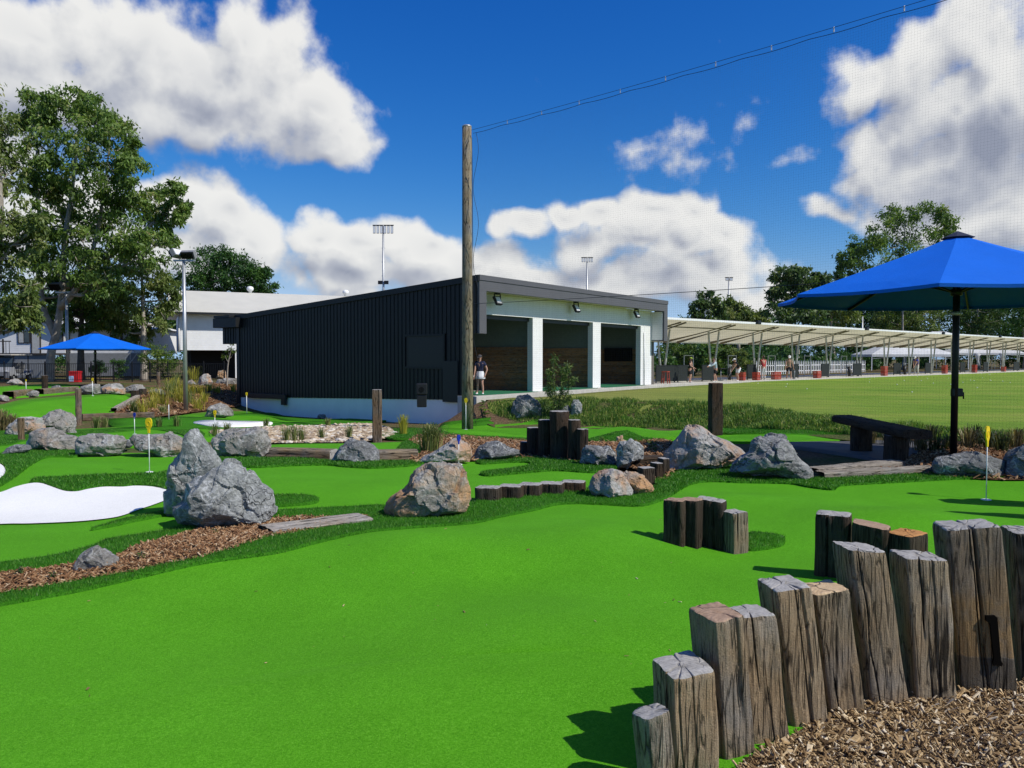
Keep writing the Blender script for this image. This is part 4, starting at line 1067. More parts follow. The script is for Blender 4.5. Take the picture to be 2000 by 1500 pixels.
def sleeper_mesh(w, d, h, lean=(0, 0), power=9, N=72, M=26, seed=1, cracks=3, tilt=(0, 0), z0=-0.12, rough=1.0, notch=None, split=None, mats=None):
    rng = random.Random(seed)
    ck = [(rng.uniform(0, 6.28), rng.choice([(0.35, 1.05), (-0.2, 0.55), (-0.2, 1.05), (0.55, 1.05)]), rng.uniform(0.018, 0.04), rng.uniform(0.008, 0.022), rng.uniform(-0.12, 0.12), rng.random() * 50) for _ in range(cracks)]
    if split: ck += split
    sd = seed * 7.31
    vs, fs, mi = [], [], []
    zs = [z0 + (h - z0) * (j / (M - 1)) for j in range(M)]
    for j, z in enumerate(zs):
        tz = (z - z0) / (h - z0)
        for i in range(N):
            t = 2 * math.pi * (i + 0.5) / N + 0.0
            c, s = math.cos(t), math.sin(t)
            r = (abs(2 * c / w) ** power + abs(2 * s / d) ** power) ** (-1 / power)
            x, y = r * c, r * s
            g = mnoise.noise(Vector((x * 26 + sd, y * 26, z * 1.3 + sd))) * 0.006 + mnoise.noise(Vector((x * 75 + sd, y * 75, z * 4))) * 0.0032
            g += mnoise.noise(Vector((x * 4 + sd, y * 4, z * 3.2))) * 0.010
            dp = 0.0
            for (t0, (a, b), wd, dep, wig, sn) in ck:
                if a < tz < b:
                    tc = t0 + wig * mnoise.noise(Vector((z * 5, sn, 0)))
                    dd = (t - tc + math.pi) % (2 * math.pi) - math.pi
                    fade = min(1.0, (tz - a) / 0.22, (b - tz) / 0.22 if b < 1 else 1.0)
                    dp = max(dp, dep * fade * math.exp(-(dd / wd) ** 2))
            k = 1 + (rough * g - dp) / max(r, 0.02)
            if j == M - 1: k *= 0.965
            zz = z
            if tz > 0.6:
                f = (tz - 0.6) / 0.4
                zz += f * (tilt[0] * x / w + tilt[1] * y / d + 0.006 * mnoise.noise(Vector((x * 20, y * 20, sd))))
            vs.append((x * k + lean[0] * max(0, z), y * k + lean[1] * max(0, z), zz))
    for j in range(M - 1):
        for i in range(N):
            fs.append((j * N + i, j * N + (i + 1) % N, (j + 1) * N + (i + 1) % N, (j + 1) * N + i)); mi.append(0)
    # sawn top in rings
    base = (M - 1) * N; prev = base
    cx, cy = lean[0] * h, lean[1] * h
    for q in (0.93, 0.75, 0.5, 0.25):
        st = len(vs)
        for i in range(N):
            x, y, z = vs[base + i]
            zc = h + tilt[0] * (x - cx) * q / w + tilt[1] * (y - cy) * q / d
            dz = 0.004 * mnoise.noise(Vector(((x - cx) * q * 40, (y - cy) * q * 40, sd))) + 0.003
            dp = 0
            for (t0, (a, b), wd, dep, wig, sn) in ck:
                if b >= 1:
                    t = 2 * math.pi * (i + 0.5) / N
                    dd = (t - t0 - wig * mnoise.noise(Vector((h * 5, sn, 0))) + math.pi) % (2 * math.pi) - math.pi
                    dp = max(dp, dep * 1.2 * math.exp(-(dd / (wd * 1.3)) ** 2) * q)
            vs.append((cx + (x - cx) * q, cy + (y - cy) * q, zc + dz - dp))
        for i in range(N):
            fs.append((prev + i, prev + (i + 1) % N, st + (i + 1) % N, st + i)); mi.append(1 if q < 0.93 or True else 0)
        prev = st
    fs.append(tuple(prev + i for i in range(N))); mi.append(1)
    me = bpy.data.meshes.new('timber_post'); me.from_pydata(vs, [], fs)
    for m in mats: me.materials.append(m)
    me.polygons.foreach_set('material_index', mi)
    me.polygons.foreach_set('use_smooth', np.full(len(fs), True))
    try: me.set_sharp_from_angle(angle=R(48))
    except Exception: pass
    me.update()
    return me

def post(label, loc, w, d, h, rz=0.0, lean=(0, 0), power=9, seed=1, top=None, wood=None, tilt=(0, 0), N=72, M=26, cracks=3, group=None, name='timber_post', cat='timber post', split=None, rough=1.0):
    me = sleeper_mesh(w, d, h, lean, power, N, M, seed, cracks, tilt, mats=[wood or M_WOOD, top or M_END_GREY], split=split, rough=rough)
    o = add_obj(name, me, loc=loc, rz=R(rz))
    return props(o, label, cat, group)

GF = 'weathered sleepers in the curved front row'
# label, base px x, base px y, Y, width, depth, top px y, rz, leanx, power, top, seed, tilt
ROW = [
    ('shortest rounded log at the left end of the front sleeper row', 1290, 2.72, 0.125, 0.13, 1402, 18, -0.10, 2.6, M_END_GREY, 2, (0.02, -0.02)),
    ('thick grey-topped sleeper behind the shortest log of the front row', 1348, 2.86, 0.185, 0.17, 1312, 20, -0.06, 12, M_END_GREY, 4, (0.01, 0.02)),
    ('tall sleeper with a smooth brown saw-cut top in the front row', 1428, 2.99, 0.150, 0.17, 1204, 24, -0.10, 14, M_END_BROWN, 6, (0.01, 0.01)),
    ('narrow cracked sleeper squeezed right of the brown-topped one', 1500, 3.10, 0.165, 0.14, 1201, 14, -0.14, 14, M_END_GREY, 8, (0.0, 0.0)),
    ('split sleeper with two grey top halves, highest of the front row left part', 1574, 3.24, 0.172, 0.17, 1146, 14, -0.155, 14, M_END_GREY, 10, (0.01, 0.01)),
    ('sleeper with a fresh pale orange saw-cut top in the front row', 1650, 3.34, 0.165, 0.165, 1156, 8, -0.16, 13, M_END_TAN, 12, (0.02, 0.0)),
    ('ragged silver sleeper with knot holes, leaning left', 1730, 3.43, 0.185, 0.19, 1076, 6, -0.165, 9, M_END_GREY, 14, (-0.015, 0.0)),
    ('flat-topped sleeper with long cracks between the ragged and the numbered one', 1825, 3.47, 0.192, 0.18, 1094, -2, -0.085, 13, M_END_GREY, 16, (-0.01, 0.0)),
    ('tallest sleeper, carved with the number 1', 1930, 3.56, 0.245, 0.20, 1034, -10, -0.105, 14, M_END_GREY, 18, (0.025, 0.0)),
    ('last sleeper of the front row, cut by the right edge of the photo', 2040, 3.66, 0.215, 0.20, 1045, -14, -0.06, 7, M_END_GREY, 20, (0.0, 0.0)),
]
M_WOOD9 = wood_mat('planed_sleeper', *WOODC, patch=True)
ROW_OBJ = []
for i, (lb, bx, Y, w, d, ty, rz, lx, pw, top, sd, tl) in enumerate(ROW):
    x = (bx - 1000) / F * Y; z = gz(x, Y)
    h = P(bx, ty, Y)[2] - z
    # the post is placed by its front face
    yc = Y + d * 0.45
    split = [(-1.25 if i == 4 else -1.62, (0.45, 1.2), 0.05, 0.05, 0.05, 3.0), (1.75, (0.6, 1.2), 0.05, 0.05, 0.05, 9.0)] if i in (4, 8) else ([(-1.45, (-0.2, 0.75), 0.03, 0.03, 0.10, 5.0), (-2.0, (0.5, 1.2), 0.03, 0.022, 0.1, 6.0)] if i in (3, 7) else None)
    ROW_OBJ.append(post(lb, (x + (d * 0.45) * (bx - 1000) / F, yc, z), w, d, h, rz, (lx, 0.0), pw, sd, top, M_WOOD9 if i == 8 else M_WOOD, tl, N=180, M=44, cracks=5, group=GF, split=split, rough=0.6 if i == 8 else 0.95))

# the carved number on the tallest sleeper: dark burnt strokes set in a planed patch
M_BURN = plain('burnt_carving', (0.006, 0.005, 0.004), 0.95, spec=0.05)
np_ = ROW_OBJ[8]
pw_, pd_ = ROW[8][3], ROW[8][4]
ph = np_.data.vertices[43 * 180].co.z
lx9 = ROW[8][7]
def front_strip(name, poly, y, thick, mat):
    """a plate that follows the lean of the post's front face"""
    mb = MB()
    n = len(poly)
    vs = [(p[0] + lx9 * p[1], y, p[1]) for p in poly] + [(p[0] + lx9 * p[1], y + thick, p[1]) for p in poly]
    fs = [tuple(range(n)), tuple(reversed(range(n, 2 * n)))] + [((i + 1) % n, i, n + i, n + (i + 1) % n) for i in range(n)]
    mb.add(vs, fs)
    return mb.obj(name, mat, np_)
zt = ph
front_strip('numeral', [(x * 1.15 - 0.005, zt - 0.415 - q * 1.1) for x, q in ((0.012, 0.0), (0.010, 0.022), (0.024, 0.030), (0.027, 0.180), (0.020, 0.200), (0.024, 0.212), (0.038, 0.205), (0.052, 0.214), (0.058, 0.200), (0.052, 0.188), (0.054, 0.006), (0.046, -0.003))], -pd_ / 2 - 0.016, 0.018, M_BURN)

def px_post(label, bx, by, w, d, ty, rz=0, seed=1, top=None, wood=None, power=9, group=None, lean=(0, 0), tilt=(0, 0), N=64, M=20, name='timber_post', cat='timber post', split=None, dz=0.0, dy=0.0):
    g = G(bx, by)
    Y = g[1] + d * 0.45 + dy
    x = (bx - 1000) / F * Y
    z = gz(x, Y) + dz
    h = P(bx, ty, Y)[2] - z
    return post(label, (x, Y, z), w, d, h, rz, lean, power, seed, top, wood, tilt, N, M, 3, group, name, cat, split)

GB = 'sleeper stubs standing on the big green'
px_post('left dark sleeper of the cut-off group in the middle of the big green', 1322, 1066, 0.17, 0.16, 976, -30, 31, M_END_BROWN, M_WOODD, group=GB, dy=0.02)
px_post('dark sleeper in the middle of the cut-off group on the big green', 1352, 1072, 0.17, 0.17, 975, -32, 33, M_END_BROWN, M_WOODD, group=GB, dy=0.05)
px_post('tallest sleeper of the cut-off group on the big green', 1392, 1076, 0.24, 0.17, 975, -28, 35, M_END_GREY, M_WOODD, group=GB, dy=0.08, tilt=(-0.02, 0))
px_post('short pale sleeper in front of the cut-off group on the big green', 1436, 1081, 0.175, 0.175, 999, 28, 37, M_END_GREY, M_WOOD, group=GB)
GC = 'dark sleepers in the group behind the front row'
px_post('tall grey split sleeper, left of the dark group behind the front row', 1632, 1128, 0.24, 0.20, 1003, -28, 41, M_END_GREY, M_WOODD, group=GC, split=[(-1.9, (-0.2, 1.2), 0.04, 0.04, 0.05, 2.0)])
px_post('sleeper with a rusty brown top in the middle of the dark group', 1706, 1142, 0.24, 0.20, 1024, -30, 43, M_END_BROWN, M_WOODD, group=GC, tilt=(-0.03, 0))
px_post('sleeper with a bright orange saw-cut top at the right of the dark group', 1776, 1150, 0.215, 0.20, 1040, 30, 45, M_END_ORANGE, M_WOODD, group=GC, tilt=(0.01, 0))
GD = 'short stumps in the low edging row'
for i, (bx, by, ty, w) in enumerate([(954, 981, 951, 0.285), (998, 977, 948, 0.27), (1036, 972, 945, 0.26), (1078, 968, 943, 0.28), (1121, 964, 940, 0.28)]):
    lb = ['low stump at the left end of the edging row, lighter on its front', 'second stump of the low edging row, next to the left end one', 'middle stump of the low edging row', 'wide stump right of the middle one in the edging row', 'right end stump of the low edging row beside the split boulder'][i]
    px_post(lb, bx, by, w, 0.22, ty, -14, 51 + i, M_END_GREY, M_WOODD, power=6, group=GD, name='timber_stump', cat='stump')
GE = 'tiny stumps beside the pale boulder'
px_post('pale-topped tiny stump right of the split boulder', 1263, 943, 0.19, 0.18, 913, 20, 61, M_END_GREY, M_WOODD, group=GE, name='timber_stump', cat='stump')
px_post('narrow dark stump between the pale-topped one and the big pale boulder', 1284, 937, 0.12, 0.16, 904, 20, 62, M_END_GREY, M_WOODD, group=GE, name='timber_stump', cat='stump')
px_post('dark stump touching the left side of the big pale boulder', 1297, 931, 0.10, 0.16, 895, 20, 63, M_END_GREY, M_WOODD, group=GE, name='timber_stump', cat='stump')
GS = 'round logs of the stepped stack'
for i, (bx, by, ty, w, pw) in enumerate([(1024, 891, 863, 0.14, 3), (1041, 893, 835, 0.20, 2.6), (1064, 896, 820, 0.21, 2.6), (1093, 899, 803, 0.30, 2.4), (1122, 902, 820, 0.19, 2.6), (1138, 904, 838, 0.17, 2.6)]):
    lb = ['lowest log at the left foot of the stepped stack', 'second lowest log on the left side of the stepped stack', 'log on the left shoulder of the stepped stack', 'highest and thickest log at the centre of the stepped stack', 'log on the right shoulder of the stepped stack', 'lower right end log of the stepped stack'][i]
    px_post(lb, bx, by, w * 1.03, w * 1.1, ty, 10, 71 + i, M_END_GREY, M_WOODD, power=pw, group=GS, name='round_log', cat='log')
GP = 'tall single timber posts among the greens'
px_post('tall cracked timber post in front of the black wall', 736, 861, 0.215, 0.2, 761, 10, 81, M_END_GREY, wood_mat('brown_post', (0.05, 0.035, 0.022), (0.24, 0.17, 0.11), (0.20, 0.12, 0.065)), group=GP, split=[(-1.3, (0.4, 1.2), 0.05, 0.04, 0.05, 3.0)])
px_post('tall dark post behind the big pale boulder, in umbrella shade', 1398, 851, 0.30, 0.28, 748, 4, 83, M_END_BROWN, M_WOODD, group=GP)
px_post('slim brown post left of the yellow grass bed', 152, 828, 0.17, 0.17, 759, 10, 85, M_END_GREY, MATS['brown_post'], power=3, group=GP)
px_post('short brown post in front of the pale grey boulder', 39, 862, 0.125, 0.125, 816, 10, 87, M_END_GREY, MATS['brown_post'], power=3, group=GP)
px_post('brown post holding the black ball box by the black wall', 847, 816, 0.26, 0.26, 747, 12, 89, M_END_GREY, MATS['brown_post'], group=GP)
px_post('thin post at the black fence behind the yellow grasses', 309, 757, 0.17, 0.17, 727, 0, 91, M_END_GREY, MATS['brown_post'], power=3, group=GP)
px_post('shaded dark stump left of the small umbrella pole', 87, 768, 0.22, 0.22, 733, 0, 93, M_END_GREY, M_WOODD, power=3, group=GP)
GQ = 'low dark stumps right of the far green'
px_post('left stump of the two dark ones at the end of the far green', 263, 778, 0.30, 0.3, 762, 0, 95, M_END_GREY, M_WOODD, group=GQ, name='timber_stump', cat='stump')
px_post('right stump of the two dark ones at the end of the far green', 278, 772, 0.26, 0.3, 759, 0, 96, M_END_GREY, M_WOODD, group=GQ, name='timber_stump', cat='stump')

# ---- laid sleepers
def laid(label, pa, pb, w, h, seed, wood, top=None, lift=0.0, group='sleepers laid flat along the greens'):
    a, b = G(*pa), G(*pb)
    L = math.hypot(b[0] - a[0], b[1] - a[1])
    me = sleeper_mesh(w, h, L, (0, 0), 8, 56, 30, seed, 4, mats=[wood, top or M_END_GREY], z0=0.0)
    o = add_obj('laid_sleeper', me)
    d = (Vector((b[0], b[1], gz(b[0], b[1]))) - Vector((a[0], a[1], gz(a[0], a[1]))))
    q = d.to_track_quat('Z', 'Y')
    # local y of the profile points up
    zax = d.normalized(); xax = Vector((0, 0, 1)).cross(zax).normalized(); yax = zax.cross(xax)
    m = Matrix((xax, yax, zax)).transposed()
    o.rotation_euler = m.to_euler()
    o.location = (a[0], a[1], gz(a[0], a[1]) + h * 0.25 + lift)
    return props(o, label, 'sleeper', group)
M_WOODP = wood_mat('bleached_sleeper', (0.12, 0.10, 0.08), (0.46, 0.41, 0.34), (0.38, 0.29, 0.20))
laid('bleached sleeper half buried between the bark strip and the centre boulder', (519, 1044), (712, 1018), 0.36, 0.13, 101, M_WOODP, lift=-0.034)
laid('dark half buried sleeper left of the craggy dark rock', (527, 890), (652, 893), 0.30, 0.18, 103, M_WOOD, lift=0.0)
laid('half buried sleeper right of the craggy dark rock', (738, 895), (814, 893), 0.30, 0.18, 105, M_WOOD, lift=0.0)
laid('bleached sleeper edging the shaded paving, nearest the banded rock', (1584, 931), (1752, 914), 0.26, 0.16, 107, M_WOODP)
laid('lower bleached sleeper in front of the shaded paving', (1600, 936), (1818, 924), 0.20, 0.14, 109, M_WOODP)
laid('grey sleeper laid at the left of the far small green', (16, 776), (55, 770), 0.4, 0.3, 111, M_WOOD)
laid('grey sleeper laid along the far small green under the umbrella', (76, 770), (146, 764), 0.4, 0.3, 113, M_WOOD)
laid('pale timber edge running along the right side of the far small green', (222, 805), (270, 777), 0.2, 0.2, 115, M_WOODP)
laid('brown timber edge left of the light pole rise', (160, 819), (300, 815), 0.25, 0.25, 117, MATS['brown_post'])
laid('dark log lying behind the tiny stumps', (1232, 912), (1290, 908), 0.24, 0.2, 119, M_WOODD)
laid('brown sleeper on the bark in front of the black ball box', (800, 822), (842, 815), 0.25, 0.2, 121, M_WOOD)

# ---- hole markers
M_YEL = plain('yellow_plastic', (0.80, 0.56, 0.008), 0.4, var=0.05)
M_BLU = plain('blue_plastic', (0.010, 0.030, 0.32), 0.4, var=0.05)
M_WHT = plain('white_paint', (0.78, 0.78, 0.77), 0.5, var=0.04)
M_CUP = plain('dark_cup', (0.02, 0.02, 0.02), 0.8)
def marker(label, bx, by, ty, mat, pad=None, rz=-8):
    g = G(bx, by)
    h = P(bx, ty, g[1])[2] - g[2]
    t = thing('hole_marker', label, 'hole marker', tuple(g), R(rz), 'hole markers on the putting greens')
    s = max(0.75, min(1.25, h / 0.68))
    r = 0.0055 * max(1.0, g[1] / 13.0)
    MB().tube([(0, 0, -0.05), (0, 0, h - 0.13 * s)], r, 8).obj('rod', M_WHT, t)
    if pad is None:
        prof = [(0.012, 0.0), (0.016, 0.05), (0.038, 0.085), (0.044, 0.13), (0.040, 0.165), (0.024, 0.188), (0, 0.193)]
        poly = [(x * s, h - 0.193 * s + z * s) for x, z in prof] + [(-x * s, h - 0.193 * s + z * s) for x, z in reversed(prof[:-1])]
        MB().extr(poly, 'y', -0.008, 0.008).obj('paddle', mat, t)
        ring = [(0.020 * s * math.cos(a), 0.024 * s * math.sin(a)) for a in np.linspace(0, 6.283, 20, endpoint=False)]
        mb = MB()
        for sx in (-1, 1):
            mb.tube([(0.024 * s * math.cos(a), sx * 0.010, h - 0.075 * s + 0.030 * s * math.sin(a)) for a in np.linspace(0, 6.283, 21)], 0.003, 5, caps=False)
        mb.obj('raised_rim', mat, t)
    MB().lathe([(0.050, -0.01), (0.056, 0.003), (0.050, 0.006), (0.046, 0.002), (0.0, 0.002)], n=20).obj('cup_rim', M_WHT, t)
    return t
marker('yellow hole marker on the green behind the white bunker', 292, 922, 816, M_YEL)
marker('blue hole marker behind the row of grey boulders', 263, 848, 806, M_BLU)
marker('yellow hole marker at the small far bunker', 420, 852, 801, M_YEL)
marker('yellow hole marker by the rear corner of the white plinth', 482, 808, 766, M_YEL)
marker('blue hole marker behind the rusty centre boulder', 896, 907, 849, M_BLU, rz=40)
marker('yellow hole marker in front of the net pole', 910, 839, 777, M_YEL)
marker('yellow hole marker on the big green near the dark slab rock', 1926, 976, 832, M_YEL, rz=38)
marker('yellow hole marker under the small blue umbrella', 181, 773, 738, M_YEL)
marker('yellow hole marker on the farthest left green', 51, 763, 741, M_YEL)
marker('white rod of a hole marker in the yellow grass bed', 330, 821, 783, M_WHT, pad=0)
marker('white rod of a hole marker beside the leafy bush', 1086, 815, 781, M_WHT, pad=0)
# ------------------------------------------------------------------ the driving bay building
M_CLAD = plain('charcoal_sheet_metal', (0.0085, 0.0095, 0.0105), 0.5, metal=0.0, var=0.10, scale=1.5, spec=0.35)
M_FASC = plain('grey_fascia_metal', (0.095, 0.092, 0.098), 0.5, var=0.06, scale=1.2)
M_DFLASH = plain('black_flashing', (0.012, 0.013, 0.014), 0.5, var=0.08)
M_SOFFIT = plain('cream_soffit', (0.62, 0.58, 0.44), 0.7, var=0.04)
M_MATT = plain('green_tee_mat', (0.012, 0.13, 0.055), 0.9, var=0.2, scale=30)
M_INT = plain('dark_interior_wall', (0.16, 0.19, 0.17), 0.8, var=0.1)
M_BLK = plain('black_plastic', (0.010, 0.010, 0.011), 0.45, var=0.1)
M_SCREEN = plain('dark_screen', (0.004, 0.004, 0.005), 0.15, var=0.05)
M_CONC = plain('pale_concrete', (0.46, 0.44, 0.39), 0.85, var=0.14, scale=3.0, bmp=0.004)
M_BOARD = wood_mat('interior_board', (0.28, 0.13, 0.06), (0.52, 0.27, 0.13), (0.50, 0.25, 0.11), rough=0.6)
M_GALV = plain('galvanised_steel', (0.42, 0.43, 0.43), 0.45, metal=0.6, var=0.08)
M_LAMP = plain('lamp_glass', (0.75, 0.76, 0.76), 0.2, var=0.03)
M_RUST = plain('brown_column', (0.13, 0.115, 0.10), 0.7, var=0.2)

def painted_block():
    m, k, b, o = new_mat('white_painted_block')
    co = k.new('ShaderNodeTexCoord').outputs['Object']
    br = k.new('ShaderNodeTexBrick')
    s = k.new('ShaderNodeSeparateXYZ'); k.put(s.inputs[0], co)
    cx = k.new('ShaderNodeCombineXYZ'); k.put(cx.inputs[0], k.math('ADD', s.outputs[0], s.outputs[1])); k.put(cx.inputs[1], s.outputs[2])
    k.put(br.inputs['Vector'], cx.outputs[0])
    br.inputs['Scale'].default_value = 1.0; br.inputs['Brick Width'].default_value = 0.4; br.inputs['Row Height'].default_value = 0.2
    br.inputs['Mortar Size'].default_value = 0.008; br.inputs['Mortar Smooth'].default_value = 0.3
    n = k.noise(co, 1.3, 5.0, 0.6)
    st = k.noise(k.mapping(co, (3, 3, 0.4)), 1.0, 4.0, 0.6)
    c = k.mix(k.range(st, 0.5, 0.72, 0, 0.18), (0.76, 0.76, 0.74), (0.55, 0.53, 0.48))
    k.put(b.inputs['Base Color'], k.vec('SCALE', c, k.range(n, 0.3, 0.7, 0.95, 1.03)))
    b.inputs['Roughness'].default_value = 0.65
    bump(k, b, k.math('MULTIPLY', br.outputs['Fac'], -1.0), 0.002)
    return m
M_BLOCK = painted_block()

BO = Vector((-1.94, 31.2, 0.0)); BA = math.atan2(0.805, 0.593)
bay = thing('bay_building', 'long black clad driving bay building with three white open bays', 'building', BO, BA)
ux, uy = math.cos(BA), math.sin(BA)
def bw(x, y, z): return (BO.x + x * ux - y * uy, BO.y + x * uy + y * ux, z)
SL = 0.08                                     # slab level
WL = 17.0                                     # front length
TB = 15.3                                     # side wall length
def roof_z(t): return 4.93 - (t + 0.8) * (4.93 - 3.78) / 17.6
def clad_z(t): return -0.09 - 0.34 * t / 15.3

# plinth and slab
mb = MB()
mb.box(0.02, WL, 0.0, TB, -1.9, SL - 0.10)
mb.obj('plinth', plain('white_plinth', (0.80, 0.80, 0.79), 0.7, var=0.05, scale=1.5), bay)
MB().bbox(-0.10, WL + 0.15, -0.72, 0.28, -1.2, SL - 0.004, 0.012).obj('front_slab', M_CONC, bay)
MB().box(0.05, WL, 0.29, TB, SL - 0.12, SL - 0.01).obj('floor', M_CONC, bay)
# side wall: a dark core and separate ribbed sheets on it
mb = MB()
poly = [(0.0, clad_z(0)), (TB, clad_z(TB)), (TB, roof_z(TB) - 0.05), (0.0, roof_z(0) - 0.05)]
mb.extr(poly, 'x', 0.03, 0.20)
wall = mb.obj('side_wall', M_DFLASH, bay)
npan = 66
pw = TB / npan
for i in range(npan):
    a, b2 = i * pw, (i + 1) * pw
    t1, t2 = a + 0.012, b2 - 0.012
    if 1.0 < (a + b2) / 2 < 3.35:
        segs = [(clad_z(a), 1.16, 0), (2.62, roof_z(b2) - 0.20, 1)]
    else: segs = [(clad_z(a), roof_z(b2) - 0.20, 2)]
    for z0, z1, _ in segs:
        m2 = MB()
        rb = 0.035
        prof = [(t1, 0.03), (t1, -0.015), (t1 + 0.015, -0.040), (t1 + 0.015 + rb, -0.040), (t1 + 0.03 + rb, -0.012), (t2, -0.012), (t2, 0.03)]
        n = len(prof)
        vs = [(p[1], p[0], z0) for p in prof] + [(p[1], p[0], z1) for p in prof]
        fs = [(j, (j + 1) % n, n + (j + 1) % n, n + j) for j in range(n)] + [tuple(range(n)), tuple(range(n, 2 * n))]
        m2.add(vs, fs).obj('cladding_sheet', M_CLAD, wall)
# recessed hatch panel in the side wall
mb = MB()
for (y0, y1, z0, z1) in ((1.0, 3.35, 2.53, 2.62), (1.0, 3.35, 1.16, 1.25), (1.0, 1.09, 1.25, 2.53), (3.26, 3.35, 1.25, 2.53)): mb.box(-0.07, 0.03, y0, y1, z0, z1)
mb.obj('hatch_frame', M_CLAD, bay)
MB().box(-0.02, 0.029, 1.09, 3.26, 1.25, 2.53).obj('hatch_panel', plain('hatch_paint', (0.011, 0.012, 0.013), 0.45, var=0.05), bay)
# roof capping along the side, roof deck
mb = MB()
mb.extr([(-0.8, roof_z(-0.8) - 0.24), (16.8, roof_z(16.8) - 0.24), (16.8, roof_z(16.8)), (-0.8, roof_z(-0.8))], 'x', -0.10, 0.12)
mb.obj('roof_capping', M_CLAD, bay)
mb = MB()
mb.extr([(-0.68, roof_z(-0.68) - 0.16), (16.7, roof_z(16.7) - 0.16), (16.7, roof_z(16.7) - 0.10), (-0.68, roof_z(-0.68) - 0.10)], 'x', 0.12, WL + 0.2)
mb.obj('roof', plain('grey_roof_sheet', (0.22, 0.22, 0.22), 0.5), bay)
# rear overhang: fin and gutter box
mb = MB(); mb.extr([(TB, 2.36), (16.8, 2.36), (16.8, roof_z(16.8) - 0.25), (TB, roof_z(TB) - 0.25)], 'x', -0.02, 0.16)
fin = mb.obj('rear_fin', M_CLAD, bay)
for i in range(6):
    MB().box(-0.05, -0.021, TB + 0.05 + i * 0.24, TB + 0.13 + i * 0.24, 2.37, roof_z(16.8) - 0.27).obj('fin_rib', M_CLAD, fin)
MB().bbox(-0.40, 0.10, TB - 0.25, 17.1, 3.22, 3.72, 0.01).obj('gutter_box', M_CLAD, bay)
MB().bbox(-0.42, 0.0, 15.6, 17.0, 3.73, 3.86, 0.01).obj('gutter_lid', M_CLAD, bay)
MB().box(-0.06, 0.1, TB - 0.02, TB + 0.22, -1.6, roof_z(TB) - 0.26).obj('rear_corner_post', M_DFLASH, bay)
mb = MB(); mb.bbox(-0.22, -0.06, 11.3, 14.6, -0.42, -0.18, 0.01); mb.box(-0.20, -0.07, 11.35, 11.65, -0.70, -0.42)
mb.obj('low_duct', M_DFLASH, bay)
MB().box(-0.09, -0.05, 0.28, 1.1, -0.2, 1.5).obj('meter_box', M_DFLASH, bay)
# front overhang frame
FB, FT = 4.32, 4.93
mb = MB(); mb.box(0.0, WL + 0.45, -0.80, -0.62, FB, FT - 0.21); mb.obj('fascia', M_FASC, bay)
MB().box(-0.02, WL + 0.47, -0.83, -0.60, FT - 0.20, FT + 0.01).obj('fascia_cap', M_FASC, bay)
mb = MB(); mb.box(0.0, 0.45, -0.80, -0.70, 2.6, FB - 0.002); mb.obj('front_fin', M_FASC, bay)
mb = MB(); mb.box(-0.01, 0.43, -0.695, -0.01, 2.6, FB + 0.35); finl = mb.obj('front_fin_side', M_CLAD, bay)
for i in range(3): MB().box(-0.05, -0.011, -0.62 + i * 0.22, -0.55 + i * 0.22, 2.62, FB + 0.3).obj('fin_rib', M_CLAD, finl)
mb = MB(); mb.box(WL, WL + 0.45, -0.80, -0.70, 2.6, FB - 0.002); mb.box(WL + 0.40, WL + 0.46, -0.695, 0.02, 2.6, FB + 0.3); mb.box(WL + 0.002, WL + 0.395, -0.69, 0.0, 2.6, 2.66)
mb.obj('front_fin', M_FASC, bay)
MB().box(WL - 0.03, WL + 0.39, -0.69, 0.0, 2.665, FB - 0.03).obj('fin_lining', M_BLOCK, bay)
MB().box(0.44, WL - 0.04, -0.615, 0.0, FB + 0.03, FB + 0.08).obj('soffit', M_SOFFIT, bay)
# front wall: lintel and columns round three openings
OPEN = [(0.45, 4.87), (5.67, 10.27), (11.07, 15.62)]; OT = 3.45
mb = MB(); mb.box(0.21, WL, 0.0, 0.30, OT, FB + 0.02); mb.obj('lintel_wall', M_BLOCK, bay)
MB().box(0.21, 0.44, 0.0, 0.30, SL, OT - 0.002).obj('column', M_CLAD, bay)
for a, b2 in ((4.87, 5.67), (10.27, 11.07), (15.62, 16.06)): MB().box(a, b2, 0.0, 0.30, SL, OT - 0.002).obj('column', M_BLOCK, bay)
MB().box(16.085, WL, 0.004, 0.30, SL, OT - 0.002).obj('column', M_BLOCK, bay)
MB().box(WL + 0.01, WL + 0.33, 0.0, 0.45, SL - 0.1, 2.58).obj('corner_pier', M_RUST, bay)
mb = MB(); mb.tube([(15.98, -0.06, SL), (15.98, -0.06, 3.1)], 0.035, 8); mb.obj('downpipe', M_WHT, bay)
# roller door boxes in the heads of the openings
for a, b2 in OPEN:
    MB().box(a + 0.01, b2 - 0.01, 0.20, 0.34, OT - 0.17, OT - 0.004).obj('door_head', M_BLK, bay)
